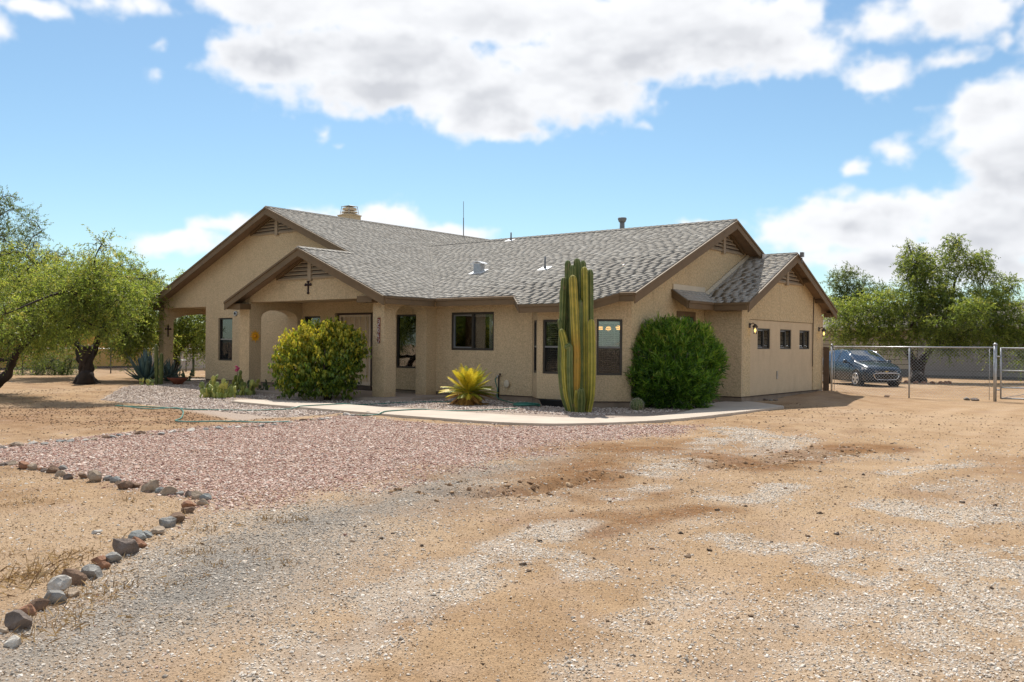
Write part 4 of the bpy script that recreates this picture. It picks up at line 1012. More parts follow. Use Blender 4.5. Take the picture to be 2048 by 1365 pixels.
mb = MB(); P = [(cx+a*.25, cy+b*.25, cz+.34) for a, b in ((-1,-1),(1,-1),(1,1),(-1,1))]+[(cx, cy, cz+.40)]; mb.add(P, [(0,1,4), (1,2,4), (2,3,4), (3,0,4), (3,2,1,0)]); mb.build('hood', M['galv'], ch)
def onroof(x, y):      # point of the C front slope on a sight line
    r = ray(x, y); t_ = (EZ-S*CY-EYE)/(r[2]-S*r[1]); return np.array([0, 0, EYE])+r*t_
def vent_hood():
    p = onroof(957, 545); g = thing('roof_vent', 'pale galvanised hooded vent low on the roof slope above the slider window', 'roof vent', tuple(p))
    mb = MB(); q = np.array([0, 1.0, S]); q /= np.linalg.norm(q); n = np.cross(UX, q)
    mb.obox(p, UX, q, n, -.26, .26, -.20, .22, .012, .022); mb.build('flashing', M['white_metal'], g)
    mb = MB(); mb.box(p[0]-.12, p[0]+.16, p[1]-.10, p[1]+.10, p[2]-.02, p[2]+.26); mb.build('throat', M['galv'], g)
    mb = MB(); prof = [(-.24+.50*k/8, .20+.13*math.sin(math.pi*(.15+.7*k/8))) for k in range(9)]
    V0 = [(p[0]+a, p[1]-.13, p[2]+b) for a, b in prof]+[(p[0]+a, p[1]+.13, p[2]+b) for a, b in prof]+[(p[0]+a, p[1]-.13, p[2]+b-.02) for a, b in prof]+[(p[0]+a, p[1]+.13, p[2]+b-.02) for a, b in prof]
    fs = [(k, k+1, k+10, k+9) for k in range(8)]+[(k+18, k+27, k+28, k+19) for k in range(8)]+[(k, k+18, k+19, k+1) for k in range(8)]+[(k+9, k+10, k+28, k+27) for k in range(8)]+[(0, 9, 27, 18), (8, 26, 35, 17)]
    mb.add(V0, fs); mb.build('hood', M['white_metal'], g)
vent_hood()
def pipe(x, y, h, r, lab, cap=False, base=None, mat='grey_pipe', plate=True):
    p = onroof(x, y) if base is None else np.array(base); g = thing('vent_pipe', lab, 'vent pipe', tuple(p))
    if plate:
        mb = MB(); q = np.array([0, 1.0, S]); q /= np.linalg.norm(q); n = np.cross(UX, q); mb.obox(p, UX, q, n, -.17, .17, -.17, .15, .012, .022); mb.build('flashing', M['white_metal'], g)
    mb = MB(); mb.tube([p-np.array([0, 0, .05]), p+np.array([0, 0, h])], [r, r*.9], 12); mb.build('pipe', M[mat], g)
    mb = MB(); mb.tube([p+np.array([0, 0, .01]), p+np.array([0, 0, .10])], [r*1.9, r*1.1], 12); mb.build('collar', M[mat], g)
    if cap: mb = MB(); mb.tube([p+np.array([0, 0, h-.12]), p+np.array([0, 0, h-.02]), p+np.array([0, 0, h+.02])], [r*1.25, r*1.7, r*1.6], 12); mb.build('cap', M[mat], g)
pipe(1090, 538, .36, .028, 'thin grey vent pipe on the roof slope left of the tall cactus')
pipe(1022, 481, .27, .028, 'short grey vent pipe close to the ridge above the hooded vent')
pipe(0, 0, .62, .085, 'stout capped flue standing behind the right ridge', True, (-15.25, 25.0, CRZ-.2), 'grey_pipe', False)
ap = at(927, 490, 39.0); aq = at(927, 436, 39.0); ar = at(927, 403, 39.0)
g = thing('aerial', 'thin tall aerial mast behind the meeting of the two ridges', 'aerial', tuple(ap))
mb = MB(); mb.tube([ap, aq], .022, 6); mb.build('mast', M['grey_pipe'], g)
mb = MB(); mb.tube([aq, ar], .012, 6); mb.build('whip', M['grey_pipe'], g)

# ---- things fixed to the walls
def wall_lamp(yy, zz, lab):
    g = thing('wall_lamp', lab, 'wall lamp', (-10.46, yy, zz), 'lanterns on the garage end')
    X0 = -10.46
    mb = MB(); mb.box(X0+.002, X0+.02, yy-.05, yy+.05, zz-.02, zz+.12); mb.build('back_plate', M['trim_dark'], g)
    mb = MB(); mb.tube([(X0+.02, yy, zz+.07), (X0+.10, yy, zz+.12), (X0+.17, yy, zz+.07)], .013, 6); mb.build('arm', M['trim_dark'], g)
    mb = MB(); mb.tube([(X0+.17, yy, zz+.09), (X0+.17, yy, zz+.03), (X0+.17, yy, zz+.0)], [.02, .075, .085], 8); mb.build('hood', M['trim_dark'], g)
    mb = MB(); mb.tube([(X0+.17, yy, zz-.002), (X0+.17, yy, zz-.19)], [.065, .05], 8); mb.build('lamp_glass', M['glass'], g)
    mb = MB(); mb.ell((X0+.17, yy, zz-.09), .032, .032, .055, 8, 6); mb.build('bulb', M['bulb'], g)
wall_lamp(24.02, 2.13, 'lit lantern left of the three small garage windows')
wall_lamp(29.55, 2.12, 'lit lantern right of the three small garage windows, by the fence')
mb = MB(); mb.tube([(-10.445, 29.04, 3.25), (-10.445, 28.95, .96)], .013, 6); tag(mb.build('conduit', M['trim_dark']), 'thin dark conduit running down the garage end wall', 'conduit')
mb = MB(); mb.box(-10.50, -10.455, 26.05, 26.11, .62, .86); tag(mb.build('garage_handle', M['galv']), 'small metal plate low in the middle of the garage infill', 'handle')
def cross(o, u, n, cx_, z0, z1, hw, lab, mat='iron'):
    o, u, n = (np.array(q, float) for q in (o, u, n)); v = np.array([0, 0, 1.0]); h = z1-z0; zc = z1-h*.33; s_ = hw
    mb = MB(); mb.obox(o, u, v, n, cx_-s_*.2, cx_+s_*.2, z0+h*.06, z1-h*.08, .006, .026); mb.obox(o, u, v, n, cx_-s_*.8, cx_-s_*.2, zc-s_*.2, zc+s_*.2, .006, .024); mb.obox(o, u, v, n, cx_+s_*.2, cx_+s_*.8, zc-s_*.2, zc+s_*.2, .006, .024)
    for (a, b) in ((cx_, z1-h*.07), (cx_-s_*.8, zc), (cx_+s_*.8, zc), (cx_, z0+h*.06)):
        for (da, db) in ((0, .13), (.13, -.06), (-.13, -.06)): mb.ell(o+u*(a+da*s_)+v*(b+db*s_)+n*.018, s_*.22, s_*.22, s_*.22, 8, 5)
    mb.ell(o+u*cx_+v*zc+n*.02, s_*.3, s_*.3, s_*.3, 8, 5)
    tag(mb.build('wall_cross', M[mat]), lab, 'cross')
cross((0, 17.35, 0), UX, NY, -21.47, 3.05, 3.45, .14, 'dark ornamental cross below the porch gable vent')
cross((-32.93, 0, 0), UY, PX, 19.62, 1.78, 2.22, .125, 'dark ornamental cross on the inner face of the far left patio column')
# sun ornament on the porch column
def sun_orn():
    c = np.array([-24.375, 17.56, 1.78]); g = thing('sun_ornament', 'orange metal sun with wavy rays on the left porch column', 'wall ornament', tuple(c))
    mb = MB(); mb.ell(c+np.array([.02, 0, 0]), .03, .06, .06, 16, 8); mb.build('face', simple('sun_face', (.75, .30, .015), .5), g)
    mb = MB()
    for k in range(16):
        a = 2*math.pi*k/16; r1 = .21 if k % 2 == 0 else .165; d = np.array([0, math.cos(a), math.sin(a)]); q = np.array([0, -math.sin(a), math.cos(a)])
        p0 = c+np.array([.012, 0, 0])
        mb.add([p0+d*.065-q*.022, p0+d*.065+q*.022, p0+d*.14+q*.022, p0+d*r1+q*.006, p0+d*.14-q*.006]+[w_+np.array([.012, 0, 0]) for w_ in (p0+d*.065-q*.022, p0+d*.065+q*.022, p0+d*.14+q*.022, p0+d*r1+q*.006, p0+d*.14-q*.006)],
               [(4,3,2,1,0), (5,6,7,8,9), (0,1,6,5), (1,2,7,6), (2,3,8,7), (3,4,9,8), (4,0,5,9)])
    mb.build('rays', M['gold'], g)
sun_orn()
# house number plaque
def plaque():
    x0 = -18.40; z1, z0 = 2.27, 1.60
    g = thing('number_plaque', 'narrow red brown plaque with silver house number 35942 running down the right porch column', 'sign', (x0, 17.34, z0))
    mb = MB(); mb.box(x0-.045, x0+.045, 17.318, 17.345, z0, z1+.03); mb.build('board', M['red_plaque'], g)
    SEG = {'3': [((0,1),(1,1)),((1,1),(1,0)),((.3,.52),(1,.52)),((1,0),(0,0))], '5': [((1,1),(0,1)),((0,1),(0,.55)),((0,.55),(.9,.55)),((.9,.55),(1,.1)),((1,.05),(0,0))],
           '9': [((1,1),(0,1)),((0,1),(0,.5)),((0,.5),(1,.5)),((1,1),(1,.3)),((1,.3),(.4,0))], '4': [((0,1),(0,.4)),((0,.4),(1,.4)),((.8,1),(.8,0))], '2': [((0,1),(1,1)),((1,1),(1,.6)),((1,.6),(0,.05)),((0,0),(1,0))]}
    for i, chh in enumerate('35942'):
        zz = z1-.03-i*.133; mb = MB()
        for (a, b) in SEG[chh]:
            p = np.array([x0-.032+.064*a[0], 17.314, zz-.108+.108*a[1]]); q = np.array([x0-.032+.064*b[0], 17.314, zz-.108+.108*b[1]]); mb.tube([p, q], .0068, 5)
        mb.build('numeral', M['numeral'], g)
plaque()
c = at(472, 627, 1); mb = MB()
g = thing('wall_speaker', 'small round grey wall fitting above and right of the narrow left window', 'wall fitting', (-28.14, 19.45, 2.60))
mb.tube([(-28.14, 19.449, 2.62), (-28.14, 19.40, 2.62)], [.095, .085], 16); mb.build('housing', M['galv'], g)
mb = MB(); mb.ell((-28.14, 19.40, 2.62), .05, .03, .05, 12, 6); mb.build('lens', M['black_gloss'], g)
mb = MB(); mb.box(-11.075, -11.0, 26.35, 26.52, 4.22, 4.42); tag(mb.build('camera_box', M['white']), 'small white box at the low right end of the tall right gable rake', 'camera')
mb = MB(); mb.box(-10.04, -9.95, 26.70, 26.82, DRZ-.10, DRZ+.04); mb.tube([(-10.0, 26.76, DRZ-.12), (-10.0, 26.76, DRZ-.3)], .02, 6); tag(mb.build('floodlight', M['grey_pipe']), 'small grey floodlight at the peak of the garage gable', 'floodlight')
# hose bib, door light near the side door
g = thing('hose_tap', 'brass wall tap with a dark handle above the coiled green hose', 'tap', (-15.76, 19.45, .72))
mb = MB(); mb.tube([(-15.76, 19.45, .72), (-15.76, 19.33, .72), (-15.76, 19.30, .66)], .02, 6); mb.build('spout', M['galv'], g)
mb = MB(); mb.ell((-15.70, 19.36, .76), .045, .02, .03, 8, 5); mb.build('handle', M['trim_dark'], g)
mb = MB(); mb.ell((-15.50, 19.40, .50), .10, .03, .11, 12, 6); tag(mb.build('cable_plate', M['cream']), 'small pale cover plate low on the wall right of the tap', 'cover plate')
mb = MB(); mb.tube([(-15.80, 19.43, .70), (-15.80, 19.42, .05)], .018, 6); tag(mb.build('drain_pipe', M['black_plastic']), 'thin black pipe going down the wall below the tap', 'pipe')
g = thing('door_lamp', 'grey shaded outdoor lamp just above the oleander left of the side door', 'wall lamp', (-11.6, 21.62, 1.95))
mb = MB(); mb.tube([(-11.595, 21.62, 1.98), (-11.45, 21.62, 2.02), (-11.38, 21.62, 1.99)], .015, 6); mb.build('arm', M['grey_pipe'], g)
mb = MB(); mb.tube([(-11.38, 21.62, 2.0), (-11.38, 21.62, 1.90)], [.05, .10], 12); mb.build('shade', M['grey_pipe'], g)
# ------------------------------------------------------------------ vegetation
def unit(v): return v/(np.linalg.norm(v, axis=-1, keepdims=True)+1e-9)
def leaf_quads(P, D, length, width, curl=.25, up=None):
    """kite-shaped leaves: P base (n,3), D direction (n,3)"""
    n = len(P); D = unit(D); U = unit(rng.normal(size=(n, 3)) if up is None else up+rng.normal(size=(n, 3))*.35)
    Sd = unit(np.cross(D, U)); Nn = np.cross(Sd, D)
    length = np.broadcast_to(length, (n,))[:, None]; width = np.broadcast_to(width, (n,))[:, None]
    a = P; m = P+D*length*.45+Nn*length*curl*.3; b = P+D*length-Nn*length*curl*.4
    V = np.stack([a, m-Sd*width/2, b, m+Sd*width/2], 1).reshape(-1, 3)
    F = (np.arange(n)[:, None]*4+np.array([0, 1, 2, 3])); return V, F

GREEN_T = [(0, (.048, .075, .018)), (.35, (.118, .165, .034)), (.7, (.22, .255, .052)), (.92, (.36, .35, .08)), (1, (.40, .29, .10))]
GREEN_TT = [(0, (.14, .20, .03)), (.35, (.34, .44, .06)), (.7, (.54, .60, .08)), (1, (.72, .65, .12))]
M['mesquite'] = leafmat('mesquite_leaf', GREEN_T, GREEN_TT, .45)
M['mesquite_far'] = leafmat('mesquite_leaf_far', [(0, (.045, .065, .025)), (.5, (.10, .135, .045)), (1, (.18, .21, .075))], [(0, (.12, .17, .04)), (.5, (.28, .36, .08)), (1, (.45, .50, .14))], .42)
M['bark'] = simple('bark', (.035, .025, .019), .95, var=.35, sc=5, bump=.9, bsc=14)
M['bark_grey'] = simple('bark_grey', (.11, .095, .08), .95, var=.3, sc=5, bump=.6, bsc=14)

def tree(name, label, base, trunk, blobs, leaves=26000, leaf=(.085, .022), mat='mesquite', bark='bark', droop=.5, group=None, twl=.55, yellow=.0, tw_frac=.5):
    """trunk: list of (points, radii); blobs: list of (centre, radius, flatness)"""
    g = thing(name, label, 'tree', tuple(base), group)
    mb = MB()
    for pts, rs in trunk: 
        pp = smooth_line(pts, 4); rr = np.interp(np.linspace(0, 1, len(pp)), np.linspace(0, 1, len(rs)), rs)
        pp = [p+rng.normal(size=3)*.02*(0 < i < len(pp)-1) for i, p in enumerate(pp)]
        mb.tube(pp, list(rr*(1+.12*rng.normal(size=len(rr)))), 9)
    mb.build('trunk', M[bark], g)
    tips = [np.array(p[-1], float) for p, _ in trunk]; mids = [np.array(q, float) for p, _ in trunk for q in p[1:]]
    # limbs towards every clump
    lm = MB(); node = list(mids)
    order = sorted(range(len(blobs)), key=lambda i: min(np.linalg.norm(blobs[i][0]-m) for m in mids))
    ends = []
    for i in order:
        c = blobs[i][0]; k = min(range(len(node)), key=lambda j: np.linalg.norm(node[j]-c)+.25*max(0, node[j][2]-c[2])); a = node[k]
        mid = (a+c)/2+rng.normal(size=3)*.12*np.linalg.norm(c-a)+np.array([0, 0, .06*np.linalg.norm(c-a)])
        l = np.linalg.norm(c-a); r0 = .018+.018*min(l, 2.5); lm.tube(smooth_line([a, mid, c], 4), list(np.linspace(r0, .014, 9)), 5, cap=False); node += [mid, c]
        for q in range(5):
            e = c+unit(rng.normal(size=3)+np.array([0, 0, .4]))*blobs[i][1]*.8*np.array([1, 1, blobs[i][2]]); lm.tube([c, (c+e)/2+rng.normal(size=3)*.06, e], [.013, .009, .004], 4, cap=False); ends.append((i, c, e))
    vol = np.array([b[1]**2 for b in blobs]); vol = vol/vol.sum()
    ntw = int(leaves/15); bi = rng.choice(len(blobs), ntw, p=vol)
    C = np.array([b[0] for b in blobs])[bi]; Rr = np.array([b[1] for b in blobs])[bi]; Fl = np.array([b[2] for b in blobs])[bi]
    dirs = unit(rng.normal(size=(ntw, 3))); rad = rng.random(ntw)**.42
    P0 = C+dirs*(rad*Rr*.95)[:, None]*np.stack([np.ones(ntw), np.ones(ntw), Fl], 1)
    TD = unit(dirs*.9+rng.normal(size=(ntw, 3))*.7+np.array([0, 0, -.25*droop])); TL = twl*rng.uniform(.5, 1.3, ntw)
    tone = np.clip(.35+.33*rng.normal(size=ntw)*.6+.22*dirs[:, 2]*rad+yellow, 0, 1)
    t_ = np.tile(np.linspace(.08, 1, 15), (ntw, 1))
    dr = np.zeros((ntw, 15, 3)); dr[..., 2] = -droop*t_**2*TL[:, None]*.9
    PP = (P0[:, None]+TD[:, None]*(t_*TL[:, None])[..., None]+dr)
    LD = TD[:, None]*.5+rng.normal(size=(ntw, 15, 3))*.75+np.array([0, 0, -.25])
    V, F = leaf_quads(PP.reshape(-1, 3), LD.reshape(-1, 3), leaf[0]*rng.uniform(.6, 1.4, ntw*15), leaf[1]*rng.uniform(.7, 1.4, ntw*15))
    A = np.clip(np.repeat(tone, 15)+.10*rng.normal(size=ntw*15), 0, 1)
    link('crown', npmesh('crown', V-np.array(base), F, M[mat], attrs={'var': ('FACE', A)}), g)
    # visible twigs
    k = rng.random(ntw) < tw_frac; idx = np.where(k)[0]
    a = P0[idx]; b = PP[idx, 7]; c = PP[idx, 14]; w_ = .004
    sd = unit(np.cross(TD[idx], rng.normal(size=(len(idx), 3))))*w_
    V = np.stack([a-sd*1.6, a+sd*1.6, b-sd, b+sd, c], 1).reshape(-1, 3); n_ = len(idx)
    F4 = np.arange(n_)[:, None]*5+np.array([0, 1, 3, 2]); F5 = np.arange(n_)[:, None]*5+np.array([2, 3, 4, 4])
    for i in range(n_): pass
    bb = len(lm.v); lm.v += [tuple(q) for q in V]; lm.f += [list(q+bb) for q in F4]+[[q[0]+bb, q[1]+bb, q[2]+bb] for q in F5]; lm.sm += [False]*(2*n_)
    lm.build('limbs', M[bark], g, fixn=False)
    return g
def B(lst, fl=.8): return [(at(x, y, d), r, fl) for x, y, d, r in lst]
def jitterblobs(lst, n, rr, seed):
    r_ = np.random.default_rng(seed); o = list(lst)
    for i in range(n):
        c, r, f = lst[r_.integers(len(lst))]; o.append((c+r_.normal(size=3)*r*np.array([1, 1, .7]), r*rr*r_.uniform(.7, 1.2), f))
    return o

# near left tree with the curved trunk
b0 = at(-70, 800, 26.5); b0[2] = -.05
tr = [([b0, at(-25, 774, 26.2), at(2, 762, 26), at(20, 738, 25.9), at(32, 708, 25.6), at(66, 676, 25.2), at(95, 640, 24.8)], [.20, .17, .14, .12, .105, .09, .05]),
      ([at(31, 716, 25.7), at(5, 722, 26.2), at(-40, 700, 26.8), at(-90, 650, 27)], [.07, .06, .055, .04]),
      ([at(66, 676, 25.2), at(60, 630, 25.5), at(30, 560, 26)], [.07, .05, .035])]
bl = [(at(x, y, d-4.2), r*.84, .8) for x, y, d, r in [(20,640,31,1.0),(60,600,30,1.0),(110,590,29,1.0),(150,560,28.5,.9),(200,575,28,.85),(235,600,28,.75),(120,640,28.5,.85),(70,665,29,.75),(170,610,28,.8),(235,635,28,.55),(20,560,32,1.0),(90,545,31,.85),(-40,600,32,1.2),(-60,680,31,1.0),(20,695,31,.45),(190,548,28.5,.65),(-120,620,31,1.2)]]
tree('mesquite_tree', 'bright yellow green mesquite with a curved leaning trunk at the left edge of the yard', b0, tr, jitterblobs(bl, 22, .6, 1), 80000, (.082, .023), yellow=.10, droop=.35)
# gnarled trunk tree
c0 = onz(172, 767, .05)
tr = [([c0+np.array([0,0,-.15]), c0+np.array([0,0,.35]), at(170, 732, 36.6), at(166, 716, 36.5)], [.34, .22, .20, .18]), ([at(166, 720, 36.5), at(160, 705, 36.6), at(140, 660, 36.6)], [.20, .15, .07]), ([at(178, 722, 36.4), at(188, 703, 36.4), at(205, 660, 36.2), at(250, 610, 36)], [.18, .13, .11, .05]),
      ([c0+np.array([-.25,-.1,-.1]), c0+np.array([-.3,-.05,.15]), c0+np.array([-.05,0,.3])], [.16, .2, .12]), ([c0+np.array([.35,-.15,-.1]), c0+np.array([.25,-.1,.12]), c0+np.array([0,0,.3])], [.15, .18, .14])]
for k in range(9):
    a = 2*math.pi*k/9; q = lambda r_, t_, z_: c0+np.array([r_*math.cos(a+t_), r_*math.sin(a+t_), z_])
    r1 = rng.uniform(.24, .35); tr.append(([q(r1+.06, -.2, -.12), q(r1*.75, .1, .14), q(.17, .5, .5), q(.15, .9, .95), q(.15, 1.3, 1.35)], [.13, .11, .085, .08, .07]))
bl = B([(120,600,37,1.2),(180,560,37,1.2),(240,580,36,1.1),(275,620,35.5,.95),(280,662,35.5,.7),(255,690,35.6,.55),(240,645,36,.9),(170,610,37,1.1),(115,660,37.5,.8),(90,650,38,1.0),(278,590,36.5,.75),(80,700,37.8,.45),(240,530,37,.7)])
tree('mesquite_tree', 'dense mesquite with a thick dark gnarled trunk left of the house', c0, tr, jitterblobs(bl, 20, .6, 2), 80000, (.105, .030), yellow=.05, droop=.45)
# tall sparse tree behind at the left edge
c1 = onz(-25, 752, 0)
tr = [([c1, at(-20, 690, 46), at(-5, 600, 46), at(10, 500, 46)], [.22, .18, .12, .05])]
bl = B([(-20,450,46,.9),(20,420,46,.7),(60,440,45.5,.55),(10,480,46,1.0),(50,500,45.5,.8),(-10,530,46,1.2),(70,540,45.5,.8),(30,560,46,1.0),(110,525,45,.6),(5,395,46,.45),(-60,420,46,1),(130,510,45,.4)])
tree('mesquite_tree', 'tall sparse grey green mesquite reaching highest at the left edge of the photo', c1, tr, jitterblobs(bl, 18, .55, 3), 22000, (.11, .032), 'mesquite_far', 'bark_grey', droop=.15, tw_frac=.9, twl=.6)
c1 = onz(292, 748, 0)
tr = [([c1, at(292, 690, 52), at(295, 600, 52)], [.18, .13, .05])]
bl = B([(290,580,52,.9),(265,560,52,.6),(310,565,52,.6),(280,620,52,.9),(320,600,52,.6),(275,545,52,.4)])
tree('mesquite_tree', 'sparse mesquite just showing over the low end of the left roof slope', c1, tr, jitterblobs(bl, 10, .6, 4), 11000, (.12, .036), 'mesquite_far', 'bark_grey', droop=.1, tw_frac=.9)
# low grey-green bush by the fence behind
c1 = onz(120, 750, 0)
tr = [([c1+np.array([a, 0, 0]), c1+np.array([a*1.6, 0, .7])], [.05, .03]) for a in (-.5, -.1, .3, .7)]
bl = B([(75,735,41,.6),(105,722,41,.7),(140,720,41,.65),(95,738,41,.5),(130,736,41,.45)])
tree('desert_shrub', 'low spreading grey green shrub with several stems in front of the mustard wall', c1, tr, jitterblobs(bl, 8, .6, 5), 9000, (.08, .022), 'mesquite_far', droop=.6)['category'] = 'shrub'
# tree seen through the patio arch
c1 = onz(347, 756, 0)
tr = [([c1, at(352, 728, 40), at(348, 705, 40), at(360, 670, 40)], [.16, .12, .10, .05]), ([at(350, 712, 40), at(372, 690, 40), at(395, 665, 40)], [.08, .06, .04])]
bl = B([(350,650,40,.8),(375,640,40,.8),(400,655,40,.8),(385,680,40,.7),(360,690,40,.55),(420,640,40,.9),(330,640,40,.9),(405,700,40,.45),(340,600,40,1.0),(400,600,40,1.0)])
tree('mesquite_tree', 'bright green mesquite framed by the arch of the left patio', c1, tr, jitterblobs(bl, 12, .6, 6), 30000, (.10, .03), yellow=.08)
# right-hand trees beyond the fence
c2 = onz(1836, 766, 0)
tr = [([c2, at(1834, 752, 42.6), at(1834, 740, 42.6), at(1836, 730, 42.6)], [.36, .30, .29, .26]), ([at(1834, 738, 42.6), at(1824, 718, 42.6), at(1812, 695, 42.6), at(1780, 650, 42.6)], [.23, .19, .14, .05]),
      ([at(1836, 738, 42.6), at(1850, 712, 42.6), at(1868, 692, 42.6), at(1895, 640, 42.6), at(1910, 560, 42.8)], [.25, .20, .17, .11, .05])]
bl = B([(1690,640,43,.95),(1730,620,42.6,1.1),(1780,610,42.3,1.1),(1830,600,42,1.15),(1880,600,42,1.15),(1930,610,42,1.1),(1980,620,42,1.1),(2030,640,42,1.1),(1700,670,43,.75),(1760,665,42,.8),(1820,655,41.5,.9),(1880,655,41.5,.9),(1940,660,41.5,.85),(2000,675,41.5,.85),(2050,685,42,.8),(1850,560,42.4,.9),(1830,530,42.6,.8),(1790,690,41.8,.5),(1915,690,41.6,.5),(1985,700,41.6,.4),(2090,650,42,1.1)])
bl += B([(1880,540,43,.8),(1905,500,43,.6),(1940,530,43,.7),(1970,550,43,.6),(1990,590,43,.7),(1820,500,43,.4),(1845,510,43,.45),(2020,570,43,.5),(1910,478,43,.3),(1960,515,43,.4)])
tree('mesquite_tree', 'broad mesquite with a dark forked trunk beyond the right chain link fence', c2, tr, jitterblobs(bl, 26, .55, 7), 100000, (.115, .033), yellow=-.02, tw_frac=.7)
c3 = onz(1690, 752, 0)
tr = [([c3, at(1688, 700, 56), at(1690, 620, 56), at(1695, 570, 56)], [.2, .16, .1, .05])]
bl = B([(1680,560,56,.8),(1700,545,56,.6),(1720,570,56,.8),(1690,590,56,1.0),(1730,600,56,1.0),(1670,610,56,.9),(1760,585,56,.7),(1650,660,56,1.0),(1660,690,56,.8),(1700,680,56,1.0)])
tree('mesquite_tree', 'sparse pale mesquite rising between the garage gable and the broad right tree', c3, tr, jitterblobs(bl, 14, .6, 8), 22000, (.13, .038), 'mesquite_far', 'bark_grey', droop=.15, tw_frac=.9)

# citrus bush with large drooping leaves
def citrus():
    c = onz(655, 800, .03); g = thing('citrus_bush', 'round yellow green citrus bush in front of the porch', 'bush', tuple(c))
    mb = MB()
    for k in range(7):
        a = 2*math.pi*k/7; mb.tube([c+np.array([.05*math.cos(a), .05*math.sin(a), -.05]), c+np.array([.12*math.cos(a), .12*math.sin(a), .3]), c+np.array([.5*math.cos(a), .5*math.sin(a), .8]), c+np.array([.7*math.cos(a), .6*math.sin(a), 1.4])], [.05, .04, .03, .012], 6)
    mb.build('trunk', M['bark'], g)
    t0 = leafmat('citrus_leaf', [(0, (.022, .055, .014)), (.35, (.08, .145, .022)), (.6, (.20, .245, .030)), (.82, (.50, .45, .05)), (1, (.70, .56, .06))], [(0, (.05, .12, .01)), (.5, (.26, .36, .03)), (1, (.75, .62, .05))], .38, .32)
    # lobes
    d0 = np.linalg.norm(c[:2]); lobes = []
    for x, y, dd, r in [(600,700,-.1,.55),(640,680,0,.6),(690,690,.0,.55),(650,730,-.4,.65),(600,740,-.3,.5),(685,740,-.2,.45),(630,662,.1,.38),(672,660,.1,.34),(605,672,.1,.40),(695,676,.1,.36),(575,715,0,.35),(692,702,.2,.36),(590,762,-.1,.35),(640,765,-.4,.4),(688,765,0,.30),(650,700,.5,.7),(565,745,.1,.25),(700,722,.1,.28),(690,668,0,.28)]:
        lobes.append((at(x, y, np.dot(c, CF)+dd), r))
    n = 2000; w_ = np.array([r**2 for _, r in lobes]); w_ /= w_.sum(); bi = rng.choice(len(lobes), n, p=w_)
    C = np.array([l[0] for l in lobes])[bi]; Rr = np.array([l[1] for l in lobes])[bi]; d = unit(rng.normal(size=(n, 3))); 
    P0 = C+d*(Rr*rng.uniform(.55, 1.0, n))[:, None]*np.array([1, 1, .9]); P0[:, 2] = np.maximum(P0[:, 2], .32)
    TD = unit(d+np.array([0, 0, .75])+rng.normal(size=(n, 3))*.25); K = 9
    t_ = np.tile(np.linspace(.1, 1, K), (n, 1)); TL = rng.uniform(.12, .30, n)
    PP = P0[:, None]+TD[:, None]*(t_*TL[:, None])[..., None]; PP[..., 2] -= .10
    ang_ = rng.uniform(0, 6.28, (n, K)); out_ = np.stack([np.cos(ang_), np.sin(ang_), np.full_like(ang_, -1.15)], -1)+rng.normal(size=(n, K, 3))*.25
    V, F = leaf_quads(PP.reshape(-1, 3), out_.reshape(-1, 3), rng.uniform(.085, .145, n*K), rng.uniform(.040, .062, n*K), .5, up=np.array([0, 0, 1.0]))
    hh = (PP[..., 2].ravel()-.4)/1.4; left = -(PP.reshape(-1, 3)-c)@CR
    A = np.clip(np.repeat(rng.normal(size=n)*.11, K)+.10*rng.normal(size=n*K)+.40+.36*np.clip(hh, 0, 1)**1.3+.10*np.clip(left, -1, 1)*np.clip(hh+.3, 0, 1), 0, 1)  # tone raised towards top and left: leaf highlights put into the colour
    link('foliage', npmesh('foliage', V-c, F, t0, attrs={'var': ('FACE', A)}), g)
citrus()

